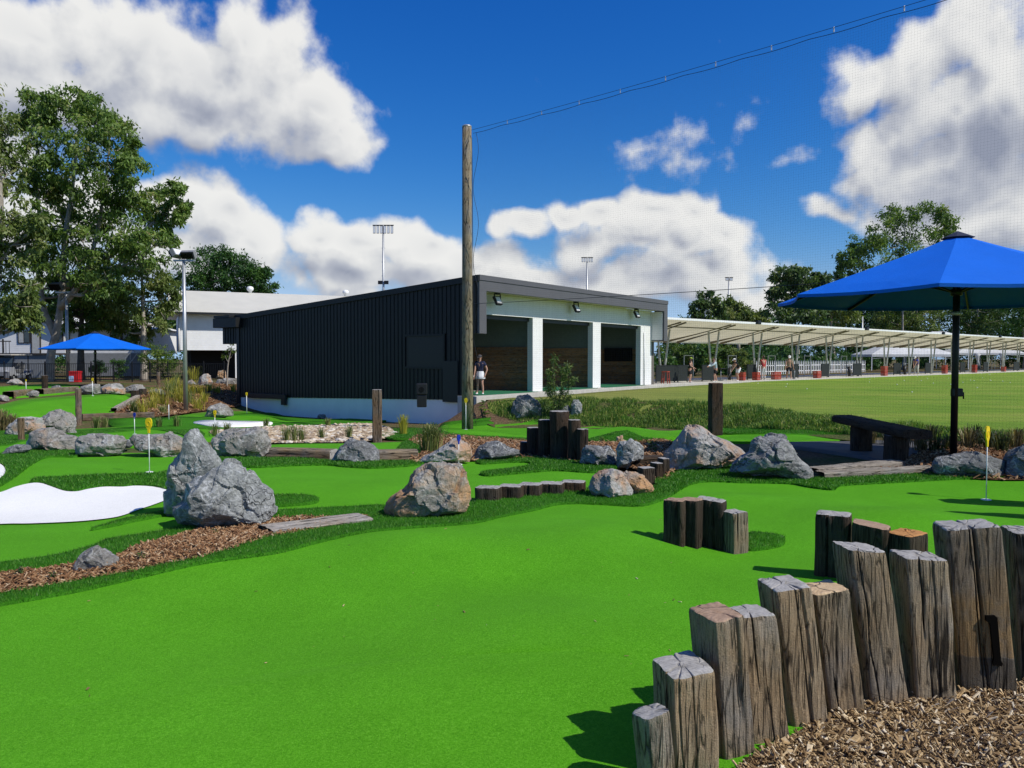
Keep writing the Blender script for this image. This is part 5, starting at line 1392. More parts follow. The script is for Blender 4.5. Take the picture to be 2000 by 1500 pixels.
# inside: boarded walls with loose horizontal boards, dark upper lining
ID = 5.0
for a, b2 in ((0.24, 5.25), (5.45, 10.65), (10.85, WL - 0.1)):
    mb = MB(); mb.box(a, b2, ID, ID + 0.1, SL, 4.2); mb.box(b2 + 0.01, b2 + 0.1, 0.31, ID, SL, 4.2); mb.box(a - 0.1, a - 0.01, 0.31, ID, SL, 4.2) if a > 1 else None
    mb.obj('inner_lining', M_INT, bay)
def boards(x0, x1, y0, y1, along):
    """horizontal timber boards on an inner wall"""
    h = 0.135
    for i in range(15):
        z0 = SL + 0.04 + i * h
        m2 = MB()
        # boards are modelled upright so the grain runs along them, then laid over
        L = (x1 - x0) if along == 'x' else (y1 - y0)
        m2.box(-h / 2 + 0.004, h / 2 - 0.004, -0.012, 0.012, 0, L)
        o = m2.obj('board', M_BOARD, bay)
        if along == 'x': o.matrix_local = Matrix.Translation((x0, y0, z0 + h / 2)) @ Matrix.Rotation(R(90), 4, 'Y') 
        else: o.matrix_local = Matrix.Translation((x0, y0, z0 + h / 2)) @ Matrix.Rotation(R(-90), 4, 'X') @ Matrix.Rotation(R(90), 4, 'Z')
for a, b2 in ((0.26, 5.22), (5.47, 10.62), (10.87, WL - 0.12)):
    boards(a, b2, ID - 0.02, 0, 'x')
    boards(b2 - 0.0, 0, 0.4, ID - 0.05, 'y')
MB().bbox(WL - 0.26, WL - 0.17, 1.15, 3.0, 1.42, 2.22, 0.01).obj('wall_screen', M_SCREEN, bay)
for a, b2 in OPEN:
    MB().box(a + 0.03, b2 - 0.03, -0.35, 2.2, SL, SL + 0.015).obj('tee_mat', M_MATT, bay)
# floodlights under the soffit
for px_ in (1.75, 8.05, 14.4):
    t = thing('floodlight', ['black floodlight over the first bay, nearest the pole', 'black floodlight over the middle bay', 'black floodlight over the third bay'][[1.75, 8.05, 14.4].index(px_)], 'floodlight', bw(px_, -0.35, FB + 0.03), BA, 'floodlights under the soffit of the bay building')
    mb = MB(); mb.box(-0.12, 0.12, -0.08, 0.08, -0.07, 0.0); mb.bar((-0.20, 0, -0.05), (-0.20, -0.02, -0.30), 0.02, 0.05); mb.bar((0.20, 0, -0.05), (0.20, -0.02, -0.30), 0.02, 0.05); mb.bar((-0.21, 0, -0.05), (0.21, 0, -0.05), 0.05, 0.02)
    mb.obj('bracket', M_BLK, t)
    q = Matrix.Rotation(R(-28), 4, 'X')
    mb = MB(); mb.bbox(-0.19, 0.19, -0.05, 0.07, -0.20, 0.20, 0.015)
    h = mb.obj('lamp_housing', M_BLK, t, loc=(0, -0.03, -0.32)); h.rotation_euler = (R(-28), 0, 0)
    g = MB().box(-0.15, 0.15, -0.056, -0.051, -0.15, 0.15).obj('lamp_glass', M_LAMP, h)

# ball box on the brown post by the wall
g = G(826, 795); bx = P(822, 770, 27.2)
pb = ROW_OBJ[0]
t = thing('ball_box', 'black box with a round mouth hung on the brown post', 'box', (P(823, 795, 28.1)[0], 28.1, P(823, 795, 28.1)[2]), R(8), None)
hh = 48 / F * 28.1
MB().bbox(-0.16, 0.19, -0.16, 0.16, 0.0, hh * 0.5, 0.03).obj('body', M_BLK, t)
MB().bbox(-0.18, 0.21, -0.19, 0.18, hh * 0.5 + 0.004, hh * 0.97, 0.04).obj('hood', M_BLK, t)
mb = MB(); mb.tube([(0.0, -0.20, hh * 0.72), (0.0, -0.10, hh * 0.72)], 0.10, 16); mb.obj('mouth', M_SCREEN, t)

# ------------------------------------------------------------------ net pole and golf net
NP0 = np.array([-1.5, 25.8]); NP1 = np.array([16.5, 8.2])
zb = gz(*NP0)
M_POLE = wood_mat('treated_pole', (0.10, 0.088, 0.058), (0.25, 0.22, 0.15), (0.23, 0.175, 0.105), scale=0.25)
NTOP = 9.15
pole = thing('net_pole', 'tall round treated timber pole carrying the golf net', 'pole', (NP0[0], NP0[1], zb))
mb = MB(); mb.tube([(0, 0, -0.3), (0, 0, 2.0), (0, 0, 5.0), (0, 0, NTOP + 0.13 - zb)], [0.195, 0.185, 0.17, 0.155], 28); mb.obj('shaft', M_POLE, pole)
MB().lathe([(0.158, 0.0), (0.160, 0.03), (0.13, 0.06), (0.06, 0.075), (0.0, 0.078)], (0, 0, NTOP + 0.13 - zb), 24).obj('cap', M_GALV, pole)
mb = MB(); mb.tube([(0.19, 0.03, 0.4), (0.20, 0.03, 4.0), (0.17, 0.02, 9.0), (0.16, 0.02, NTOP - zb - 0.2)], 0.012, 5); mb.obj('lift_rope', M_BLK, pole)
M_NET = plain('net_twine', (0.045, 0.05, 0.06), 0.8, var=0.05)
net = thing('golf_net', 'fine dark golf net hanging from a sagging top cable', 'net', (0, 0, 0))
def netpt(s, z):
    p = NP0 + (NP1 - NP0) * s
    return (p[0], p[1], z)
NL = float(np.hypot(*(NP1 - NP0)))
def sag(s): return NTOP - 0.35 * 4 * (s % 1.0001) * (1 - s % 1.0001) * 0.55
def netbot(s):
    p = NP0 + (NP1 - NP0) * s
    return gz(p[0], p[1]) + 0.06
ns = 260
V = []; Tn = []
def strand(p, q, r, d=(0.0, 0.0, 1.0)):
    p = np.array(p); q = np.array(q); a = q - p; a = a / np.linalg.norm(a)
    u = np.cross(a, (0.31, 0.52, 0.79)); u /= np.linalg.norm(u); w_ = np.cross(a, u)
    b = len(V)
    for c in (p, q):
        for k in range(3):
            t = 2 * math.pi * k / 3
            V.append(c + (u * math.cos(t) + w_ * math.sin(t)) * r)
    for k in range(3):
        k2 = (k + 1) % 3
        Tn.append((b + k, b + k2, b + 3 + k2)); Tn.append((b + k, b + 3 + k2, b + 3 + k))
cell = 0.060
nv = int(NL / cell)
for i in range(nv + 1):
    s = 0.012 + (1 - 0.012) * i / nv
    strand(netpt(s, netbot(s)), netpt(s, sag(s) - 0.10 - 0.03 * abs(math.sin(s * 48))), 0.00075)
nh = int((NTOP + 0.7) / cell)
prevd = {}
for j in range(nh + 1):
    z = NTOP - 0.12 - j * cell
    # horizontal strands follow the sag of the top and end at the ground
    K = 14
    for q in range(K):
        s0, s1 = 0.012 + 0.988 * q / K, 0.012 + 0.988 * (q + 1) / K
        f = max(0.0, 1 - j * cell / 9.0)
        z0, z1 = z - (NTOP - sag(s0)) * f, z - (NTOP - sag(s1)) * f
        if z0 > netbot(s0) and z1 > netbot(s1): strand(netpt(s0, z0), netpt(s1, z1), 0.00075)
props(add_obj('mesh_panel', np_mesh('mesh_panel', V, tris=Tn, mats=[M_NET]), net), kind='stuff')
mb = MB(); mb.tube([netpt(s, sag(s)) for s in np.linspace(0.008, 1, 40)], 0.006, 5); mb.obj('top_cable', M_BLK, net)
mb = MB(); mb.tube([netpt(s, sag(s) - 0.10 - 0.035 * abs(math.sin(s * 48))) for s in np.linspace(0.012, 1, 160)], 0.007, 5); mb.obj('edge_rope', M_BLK, net)
mb = MB(); mb.tube([netpt(s, 3.42 - 0.12 * 4 * s * (1 - s)) for s in np.linspace(0.008, 1, 30)], 0.008, 5); mb.obj('middle_cable', M_BLK, net)
mb = MB(); mb.tube([netpt(0.012 + 0.010 * math.sin(z * 1.3) ** 2, z) for z in np.linspace(netbot(0) + 0.1, NTOP - 0.15, 60)], 0.007, 5); mb.obj('side_rope', M_BLK, net)
for i in range(13):
    s = 0.075 + i * 0.058
    p = netpt(s, sag(s) - 0.05)
    MB().bbox(p[0] - 0.012, p[0] + 0.012, p[1] - 0.012, p[1] + 0.012, p[2] - 0.055, p[2] + 0.06, 0.004).obj('clip', M_GALV, net)

# ------------------------------------------------------------------ umbrellas
M_CANOPY = plain('blue_canopy', (0.002, 0.13, 0.62), 0.7, var=0.04, scale=2.0, spec=0.2, bmp=0.004, bscale=300)
M_FRAMEB = plain('black_powder_coat', (0.008, 0.008, 0.009), 0.45, var=0.1)
def umbrella(label, loc, r, zr, za, a0, pr=0.055):
    t = thing('umbrella', label, 'umbrella', loc, 0, 'blue umbrellas')
    n = 8; rc = 0.20 * r / 2.9
    MB().tube([(0, 0, -0.1), (0, 0, za - 0.12)], pr, 16).obj('pole', M_FRAMEB, t)
    # canopy: eight panels, slightly hollow, with a hem that turns down
    vs = []; fs = []
    def ring(f):
        return [(math.cos(a0 + 2 * math.pi * k / n) * (rc + (r - rc) * f), math.sin(a0 + 2 * math.pi * k / n) * (rc + (r - rc) * f), za - 0.07 + (zr - za + 0.07) * (f ** 0.94)) for k in range(n)]
    for k in range(n):
        b = len(vs); S = 6; W = 5
        for i in range(S + 1):
            R0 = ring(i / S); p, q = Vector(R0[k]), Vector(R0[(k + 1) % n])
            for j in range(W + 1):
                w = j / W; v = p.lerp(q, w)
                v.z -= 0.06 * math.sin(math.pi * w) * (i / S) * (1 - 0.6 * i / S)
                v *= 1.0
                if i == S: 
                    c = Vector((v.x, v.y, 0)); v = v - c * 0.035 * math.sin(math.pi * w)
                vs.append(v)
        for i in range(S):
            for j in range(W):
                fs.append((b + i * (W + 1) + j, b + i * (W + 1) + j + 1, b + (i + 1) * (W + 1) + j + 1, b + (i + 1) * (W + 1) + j))
        # hem
        e = b + S * (W + 1); h0 = len(vs)
        for j in range(W + 1):
            v = Vector(vs[e + j]); vs.append(Vector((v.x * 0.998, v.y * 0.998, v.z - 0.05)))
        for j in range(W): fs.append((e + j, e + j + 1, h0 + j + 1, h0 + j))
        cb = MB(); 
    cb = MB(); cb.add(vs, fs); can = cb.obj('canopy', M_CANOPY, t)
    so_ = can.modifiers.new('cloth', 'SOLIDIFY'); so_.thickness = 0.006
    # vent cap
    vs = [(0, 0, za + 0.07)] + [(math.cos(a0 + 2 * math.pi * k / n) * rc * 1.25, math.sin(a0 + 2 * math.pi * k / n) * rc * 1.25, za - 0.045) for k in range(n)]
    cp = MB(); cp.add(vs, [(0, 1 + k, 1 + (k + 1) % n) for k in range(n)]); c2 = cp.obj('vent_cap', plain('dark_vent_cloth', (0.02, 0.025, 0.05), 0.7) if 'dark_vent_cloth' not in MATS else MATS['dark_vent_cloth'], t)
    c2.modifiers.new('cloth', 'SOLIDIFY').thickness = 0.012
    hub = MB().lathe([(pr + 0.01, -0.06), (pr + 0.035, -0.05), (pr + 0.035, 0.05), (pr + 0.01, 0.06)], (0, 0, zr + (za - zr) * 0.08), 16).obj('hub', M_FRAMEB, t)
    MB().lathe([(pr + 0.008, 0), (pr + 0.03, 0.01), (pr + 0.03, 0.06), (pr + 0.008, 0.07)], (0, 0, zr - 0.30 * (za - zr)), 16).obj('collar', M_GALV, t)
    for k in range(n):
        a = a0 + 2 * math.pi * k / n; c, s = math.cos(a), math.sin(a)
        mb = MB(); mb.bar((c * rc * 0.4, s * rc * 0.4, za - 0.13), (c * (r - 0.03), s * (r - 0.03), zr - 0.035), 0.03, 0.045)
        rb = mb.obj('rib', M_FRAMEB, t)
        f = 0.45
        mb = MB(); mb.bar((c * pr, s * pr, zr + (za - zr) * 0.08), (c * r * f, s * r * f, za - 0.10 + (zr - za + 0.02) * f), 0.022, 0.03); mb.obj('strut', M_FRAMEB, rb)
    return t
gU = (7.5, 13.0)
U1 = umbrella('large blue umbrella open over the shaded bench', (gU[0], gU[1], gz(*gU)), 2.95, 2.70, 3.74, R(236))
mb = MB(); mb.bbox(-0.05, 0.12, -0.05, 0.05, 1.02, 1.16, 0.02); mb.tube([(0.12, 0, 1.09), (0.15, 0, 1.09), (0.15, 0.0, 0.98)], 0.012, 6); mb.obj('crank', M_FRAMEB, U1)
gU2 = P(187, 748, 43.5); zu = gz(gU2[0], gU2[1])
U2 = umbrella('small far blue umbrella beside the left houses', (gU2[0], gU2[1], zu), 2.95, P(187, 681, 43.5)[2] - zu, P(187, 649, 43.5)[2] - zu, R(236), 0.06)

# ------------------------------------------------------------------ bench in the umbrella shade
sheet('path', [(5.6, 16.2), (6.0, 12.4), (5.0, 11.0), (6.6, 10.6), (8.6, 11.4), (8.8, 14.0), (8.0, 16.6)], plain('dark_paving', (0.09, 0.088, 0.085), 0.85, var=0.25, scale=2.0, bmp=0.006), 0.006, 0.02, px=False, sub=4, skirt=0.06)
bn = thing('log_bench', 'thick slab bench on two log legs in the umbrella shade', 'bench', (6.3, 13.15, gz(6.3, 13.15)))
def log_between(name, p, q, w, h, seed, par, wood):
    L = (Vector(q) - Vector(p)).length
    me = sleeper_mesh(w, h, L, (0, 0), 5, 56, 24, seed, 3, mats=[wood, wood], z0=0.0)
    o = add_obj(name, me, par)
    z = (Vector(q) - Vector(p)).normalized(); x = Vector((0, 0, 1)).cross(z).normalized(); y = z.cross(x)
    o.matrix_local = Matrix.Translation(p) @ Matrix((x, y, z)).transposed().to_4x4()
    return o
log_between('seat', (0.15, 1.75, 0.50), (-0.05, -1.35, 0.50), 0.46, 0.15, 201, bn, M_WOODD)  # dark wood on the ends too, umbrella shade put into the colour
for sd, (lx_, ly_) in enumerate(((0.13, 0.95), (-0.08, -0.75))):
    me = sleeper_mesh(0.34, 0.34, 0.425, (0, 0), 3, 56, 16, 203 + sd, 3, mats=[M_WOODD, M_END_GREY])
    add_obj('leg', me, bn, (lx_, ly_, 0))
# ------------------------------------------------------------------ left houses
M_WB = None
def weatherboard(name, c):
    m, k, b, o = new_mat(name)
    co = k.new('ShaderNodeTexCoord').outputs['Object']
    s = k.new('ShaderNodeSeparateXYZ'); k.put(s.inputs[0], co)
    f = k.math('FRACT', k.math('MULTIPLY', s.outputs[2], 5.5))
    n = k.noise(co, 1.2, 4.0, 0.6)
    k.put(b.inputs['Base Color'], k.vec('SCALE', k.vec('ADD', c, (0, 0, 0)), k.range(n, 0.3, 0.7, 0.92, 1.04)))
    b.inputs['Roughness'].default_value = 0.6
    bump(k, b, f, 0.005)
    return m
M_WB = weatherboard('white_weatherboard', (0.80, 0.80, 0.79))
M_ROOFC = plain('cream_metal_roof', (0.56, 0.54, 0.46), 0.55, var=0.05, scale=0.8)
M_ROOFW = plain('pale_metal_roof', (0.62, 0.61, 0.57), 0.55, var=0.06, scale=0.8)
M_DARKV = plain('underfloor_shade_black', (0.012, 0.012, 0.013), 0.9, var=0.2)  # near-black colour standing for the shade under raised floors
M_GLASS = plain('dark_window_glass', (0.05, 0.065, 0.07), 0.12, var=0.3, scale=2.0, spec=0.6)
M_GREYB = plain('grey_skirting', (0.20, 0.21, 0.22), 0.7, var=0.1)
M_DECK = plain('dark_deck', (0.035, 0.03, 0.027), 0.8, var=0.2)

def hall():
    a = P(343, 700, 60.0)
    rz = R(25)
    t = thing('white_hall', 'large white elevated hall with a cream roof behind the black building', 'building', (a[0], 60.0, 0.0), rz)
    L, D = 19.0, 11.0
    zf, ze, zr = 2.25, 5.15, 7.35
    MB().box(0.35, L, 0.0, D, zf, ze).obj('wall', M_WB, t)
    mb = MB(); mb.box(1.2, L, 2.5, D - 1, 0.0, zf - 0.01); mb.obj('undercroft_shade', M_DARKV, t)  # solid block in the open underfloor, its shade put in as colour
    mb = MB(); mb.extr([(-0.8, ze - 0.02), (D / 2, zr - 0.08), (D + 0.8, ze - 0.02), (D + 0.8, ze + 0.06), (D / 2, zr), (-0.8, ze + 0.06)], 'x', -0.4, L + 0.4)
    rf = mb.obj('roof', M_ROOFC, t)
    mb = MB(); mb.box(-0.4, L + 0.4, -0.92, -0.805, ze - 0.12, ze + 0.05); mb.obj('gutter', M_DFLASH, rf)
    for x in (6.2, 14.6):
        mb = MB(); mb.lathe([(0.14, 0.0), (0.14, 0.18), (0.26, 0.26), (0.30, 0.42), (0.24, 0.56), (0.08, 0.62), (0.0, 0.63)], (x, D / 2, zr - 0.05), 16); mb.obj('roof_vent', M_WHT, rf)
    MB().tube([(0.30, -0.06, ze - 0.1), (0.26, -0.08, ze - 1.6), (0.26, -0.08, zf - 0.2)], 0.06, 8).obj('downpipe', M_WHT, t)
    for x in (0.6, 4.4, 5.3, 8.0): MB().box(x, x + 0.22, 0.05, 0.27, 0.0, zf - 0.01).obj('stump_post', M_WHT if x > 4 else M_GREYB, t)
hall()

def house():
    Y = 66.0
    def X(px): return (px - 1000) / F * Y
    t = thing('weatherboard_house', 'low white weatherboard house with a gable and deck at far left', 'house', (X(0), Y, 0.0), R(0))
    x0 = X(0)
    def x(px): return X(px) - x0
    zf = 2.05
    # gabled wing
    MB().box(x(-90), x(128), 0.0, 7.0, zf, 4.35).obj('wall', M_WB, t)
    gx0, gx1, gp = x(12), x(128), x(70)
    mb = MB(); mb.extr([(gx0, 4.36), (gx1, 4.36), (gp, 5.25)], 'y', 0.02, 0.3); mb.obj('gable', M_WB, t)
    mb = MB(); mb.extr([(gx0 - 0.5, 4.20), (gp, 5.32), (gx1 + 0.5, 4.20), (gx1 + 0.5, 4.32), (gp, 5.46), (gx0 - 0.5, 4.32)], 'y', -0.5, 7.2); rf = mb.obj('roof', M_ROOFW, t)
    mb = MB(); mb.bar((gx0 - 0.5, -0.53, 4.20), (gp, -0.53, 5.33), 0.05, 0.16); mb.bar((gp, -0.53, 5.33), (gx1 + 0.5, -0.53, 4.20), 0.05, 0.16); mb.obj('barge_board', M_DECK, rf)
    mb = MB(); mb.extr([(-0.6, 4.36), (3.5, 5.2), (3.5, 5.3), (-0.6, 4.46)], 'x', x(-90), gx0 - 0.45); mb.obj('roof', M_ROOFW, t)
    # right wing with a hipped roof
    MB().box(x(132), x(276), 0.5, 7.0, zf, 4.15).obj('wall', M_WB, t)
    A = [(x(128) - 0.2, -0.1, 4.16), (x(276) + 0.4, -0.1, 4.16), (x(276) + 0.4, 7.4, 4.16), (x(128) - 0.2, 7.4, 4.16), (x(150), 3.6, 5.05), (x(232), 3.6, 5.05)]
    mb = MB(); mb.add(A, [(0, 1, 5, 4), (1, 2, 5), (2, 3, 4, 5), (3, 0, 4), (3, 2, 1, 0)]); r2 = mb.obj('roof', M_ROOFW, t)
    MB().box(x(128), x(276) + 0.45, -0.22, -0.105, 4.02, 4.16).obj('gutter', M_DECK, r2)
    def win(pa, pb, ya, yb, front, n=2):
        za, zb_ = P(pa, yb, Y)[2], P(pa, ya, Y)[2]
        w = MB(); w.box(x(pa) - 0.06, x(pb) + 0.06, front - 0.07, front - 0.002, za - 0.06, zb_ + 0.06); f = w.obj('window', M_DECK, t)
        wd = (x(pb) - x(pa)) / n
        for i in range(n):
            MB().box(x(pa) + i * wd + 0.04, x(pa) + (i + 1) * wd - 0.04, front - 0.08, front - 0.072, za, zb_).obj('pane', M_GLASS if i % 2 else plain('net_curtain', (0.42, 0.43, 0.42), 0.5) if 'net_curtain' not in MATS else MATS['net_curtain'], f)
    win(38, 60, 647, 669, 0.0); win(64, 80, 646, 690, 0.0, 1); win(104, 124, 650, 668, 0.0)
    win(212, 232, 650, 663, 0.5, 2); win(236, 272, 650, 664, 0.5, 4)
    # deck and base
    MB().box(x(-90), x(132), -2.6, -0.01, zf - 0.16, zf - 0.02).obj('deck', M_DECK, t)
    MB().box(x(45), x(128), -2.45, -2.35, 0.0, zf - 0.165).obj('skirting', M_GREYB, t)
    MB().box(x(140), x(290), -0.4, -0.3, 0.1, zf).obj('skirting', M_GREYB, t)
    MB().box(x(-90), x(44), -0.8, -0.7, 0.0, zf - 0.165).obj('undercroft_shade', M_DARKV, t)  # dark sheet standing for the shade below the deck
    mb = MB()
    mb.box(x(-90), x(60), -2.55, -2.50, zf + 0.92, zf + 1.0)
    for i in range(24): mb.box(x(-90) + 0.28 * i, x(-90) + 0.28 * i + 0.03, -2.54, -2.51, zf - 0.02, zf + 0.92)
    mb.obj('railing', M_DECK, t)
    for p_ in (-40, 3, 44): MB().box(x(p_), x(p_) + 0.1, -2.58, -2.48, zf + 0.0, zf + 1.15).obj('rail_post', M_DECK, t)
    # stair rail at the right end
    mb = MB(); mb.bar((x(244), -0.9, 0.9), (x(276), -0.9, 2.7), 0.06); mb.bar((x(250), -0.9, 0.4), (x(280), -0.9, 2.1), 0.06)
    for i in range(4): mb.bar((x(247 + i * 9), -0.9, 0.5 + i * 0.5), (x(247 + i * 9), -0.9, 1.2 + i * 0.5), 0.04)
    mb.obj('stair_rail', M_GALV, t)
house()

# ---- black pool fence
def pool_fence():
    Y = 50.0
    t = thing('pool_fence', 'black metal bar fence behind the far left greens', 'fence', ((0 - 1000) / F * Y, Y, 0.06))
    x0 = t.location.x; w = (446 - 0) / F * Y
    xs = -3.0
    posts_ = [-60, 8, 43, 88, 133, 178, 222, 258, 293, 328, 362, 398, 438]
    for p_ in posts_:
        x = (p_ - 1000) / F * Y - x0
        mb = MB(); mb.bbox(x - 0.03, x + 0.03, -0.03, 0.03, 0, 1.32, 0.006); mb.lathe([(0.035, 0), (0.03, 0.03), (0.0, 0.045)], (x, 0, 1.32), 8); mb.obj('post', M_FRAMEB, t)
    for z in (0.12, 1.17):
        MB().box(xs, w, -0.015, 0.015, z, z + 0.04).obj('rail', M_FRAMEB, t)
    mb = MB(); x = xs
    while x < w:
        mb.box(x - 0.009, x + 0.009, -0.009, 0.009, 0.165, 1.165); x += 0.12
    props(mb.obj('bars', M_FRAMEB, t), kind='stuff')
pool_fence()

# ---- golf cart
def golf_cart():
    Y = 52.5
    t = thing('golf_cart', 'parked golf cart with a pale roof behind the black fence', 'golf cart', ((26 - 1000) / F * Y, Y, 0.08), R(0))
    MB().bbox(-0.62, 0.62, -1.15, 1.15, 1.72, 1.80, 0.035).obj('roof', plain('cart_roof', (0.5, 0.47, 0.42), 0.6), t)
    mb = MB(); mb.extr([(-1.25, 0.35), (-1.28, 0.62), (-1.05, 0.92), (-0.75, 0.95), (-0.6, 0.5), (0.9, 0.5), (1.2, 0.75), (1.25, 0.4)], 'x', -0.58, 0.58); mb.obj('body', plain('cart_body', (0.30, 0.31, 0.33), 0.35), t)
    MB().bbox(-0.54, 0.54, -0.15, 0.35, 0.52, 0.78, 0.05).obj('seat', plain('cart_seat', (0.16, 0.16, 0.16), 0.7), t)
    MB().bbox(-0.54, 0.54, 0.30, 0.44, 0.80, 1.22, 0.04).obj('backrest', MATS['cart_seat'], t)
    mb = MB()
    for x in (-0.55, 0.55):
        mb.bar((x, -0.95, 0.9), (x, -0.75, 1.72), 0.045); mb.bar((x, 0.75, 0.5), (x, 0.75, 1.72), 0.045)
    mb.obj('roof_frame', M_FRAMEB, t)
    MB().add([(-0.52, -0.94, 0.95), (0.52, -0.94, 0.95), (0.52, -0.77, 1.66), (-0.52, -0.77, 1.66), (-0.52, -0.925, 0.95), (0.52, -0.925, 0.95), (0.52, -0.755, 1.66), (-0.52, -0.755, 1.66)], [(0, 1, 2, 3), (7, 6, 5, 4), (0, 4, 5, 1), (1, 5, 6, 2), (2, 6, 7, 3), (3, 7, 4, 0)]).obj('windscreen', M_GLASS, t)
    for x in (-0.5, 0.5):
        for y in (-0.85, 0.85):
            mb = MB(); mb.tube([(x - 0.09, y, 0.22), (x + 0.09, y, 0.22)], 0.22, 18); wq = mb.obj('wheel', M_BLK, t)
            mb = MB(); mb.tube([(x - 0.1, y, 0.22), (x + 0.1, y, 0.22)], 0.11, 12); mb.obj('rim', M_GALV, wq)
        MB().bbox(x * 0.75 - 0.09, x * 0.75 + 0.09, -1.31, -1.27, 0.62, 0.74, 0.01).obj('headlight', M_LAMP, t)
golf_cart()
c = P(147, 742, 51.0)
t = thing('ice_box', 'red chest with a blue and white patch by the black fence', 'chest', (c[0], 51.0, gz(c[0], 51.0)), R(5))
MB().bbox(-0.32, 0.32, -0.25, 0.25, 0, 0.62, 0.02).obj('body', plain('red_plastic', (0.50, 0.015, 0.02), 0.45), t)
MB().bbox(-0.34, 0.34, -0.27, 0.27, 0.625, 0.74, 0.02).obj('lid', MATS['red_plastic'], t)
MB().bbox(-0.30, 0.02, -0.262, -0.252, 0.06, 0.42, 0.003).obj('sticker', plain('blue_white_sticker', (0.35, 0.50, 0.75), 0.5, var=0.6, scale=5), t)

# ---- light poles
def floodhead(par, loc, rz, w, h, tilt, louver=True):
    e = MB().bbox(-w / 2, w / 2, -0.10, 0.10, -h / 2, h / 2, 0.015).obj('floodlight_head', plain('flood_body', (0.22, 0.22, 0.215), 0.5) if 'flood_body' not in MATS else MATS['flood_body'], par)
    e.location = loc; e.rotation_euler = (tilt, 0, rz)
    mb = MB()
    for i in range(9):
        x = -w / 2 + w * (i + 0.5) / 9; mb.box(x - 0.012, x + 0.012, 0.101, 0.17, -h / 2 + 0.02, h / 2 - 0.02)
    mb.obj('cooling_fin', M_FRAMEB, e)
    MB().box(-w / 2 + 0.03, w / 2 - 0.03, -0.112, -0.102, -h / 2 + 0.03, h / 2 - 0.03).obj('lamp_glass', M_LAMP, e)
    return e
gl = G(363, 803)
lp = thing('light_pole', 'slim grey light pole with two floodlights in the yellow grass bed', 'light pole', tuple(gl))
hz = P(358, 508, gl[1])[2] - gl[2]
MB().tube([(0, 0, -0.1), (0, 0, hz)], [0.10, 0.065], 16).obj('mast', M_GALV, lp)
k_ = gl[1] / F
MB().bar((-0.45, 0, hz - 0.02), (0.5, 0, hz - 0.02), 0.08).obj('cross_arm', M_GALV, lp)
floodhead(lp, (0.22, 0.0, hz + 0.24), R(172), 0.62, 0.34, R(-28))
floodhead(lp, (-0.32, 0.0, hz + 0.30), R(80), 0.60, 0.34, R(-30))
c = P(133, 745, 53.5)
l2 = thing('light_pole', 'grey light pole with twin louvred heads in front of the gum tree', 'light pole', (c[0], 53.5, 0.05))
hz = P(133, 571, 53.5)[2] - 0.05
MB().tube([(0, 0, -0.1), (0, 0, hz)], [0.13, 0.09], 14).obj('mast', M_GALV, l2)
MB().bar((-0.75, 0, hz), (0.75, 0, hz), 0.10).obj('cross_arm', M_WHT, l2)
floodhead(l2, (-0.72, 0, hz + 0.42), R(165), 0.95, 0.5, R(-35)); floodhead(l2, (0.78, 0, hz + 0.42), R(195), 0.95, 0.5, R(-35))

def stadium(label, px, ytop, Y, wpx, n, bot=None, extra=False):
    x = (px - 1000) / F * Y
    t = thing('stadium_light', label, 'stadium light', (x, Y, 0.0))
    zt = P(px, ytop, Y)[2]; w = wpx / F * Y
    MB().tube([(0, 0, 0), (0, 0, zt)], [0.16, 0.10], 12).obj('mast', M_GALV, t)
    MB().bar((-w / 2, 0, zt), (w / 2, 0, zt), 0.10).obj('cross_arm', M_FRAMEB, t)
    h = 16 / 41 * w
    for i in range(n):
        xx = -w / 2 + w * (i + 0.5) / n
        f = MB().bbox(xx - w / n * 0.36, xx + w / n * 0.36, -0.12, -0.05, zt - h, zt - 0.08, 0.02).obj('lamp_panel', M_FRAMEB, t)
        MB().box(xx - w / n * 0.30, xx + w / n * 0.30, -0.135, -0.121, zt - h + 0.05, zt - 0.12).obj('lamp_glass', M_LAMP, f)
    mb = MB()
    for i in range(9): mb.bar((-0.22, 0, 1.5 + i * (zt - 2.5) / 9), (0.22, 0, 1.5 + i * (zt - 2.5) / 9), 0.03)
    mb.obj('climbing_peg', M_GALV, t)
    if extra:
        z = P(px, 552, Y)[2]
        for dx in (-0.35, 0.35): MB().bbox(dx - 0.25, dx + 0.25, -0.25, -0.1, z - 0.2, z + 0.2, 0.03).obj('small_floodlight', M_FRAMEB, t)
stadium('tall stadium light with six white panels above the black roof', 750, 440, 88, 41, 6, extra=True)
stadium('distant stadium light seen through the net over the third bay', 1146, 503, 105, 23, 5)
stadium('thin distant stadium light behind the awning', 1422, 542, 112, 16, 2)
for lb, px, yt, Y in (('slender grey pole behind the awning, under the umbrella edge', 1651, 560, 118), ('short bare pole behind the awning, right of the slender pole', 1683, 618, 112)):
    t = thing('mast_pole', lb, 'pole', ((px - 1000) / F * Y, Y, 0))
    zt = P(px, yt, Y)[2]
    MB().tube([(0, 0, 0), (0, 0, zt)], [0.14, 0.09], 10).obj('mast', M_GALV, t)
    MB().bar((-0.4, 0, zt * 0.62), (0.4, 0, zt * 0.62), 0.08).obj('cross_arm', M_GALV, t)

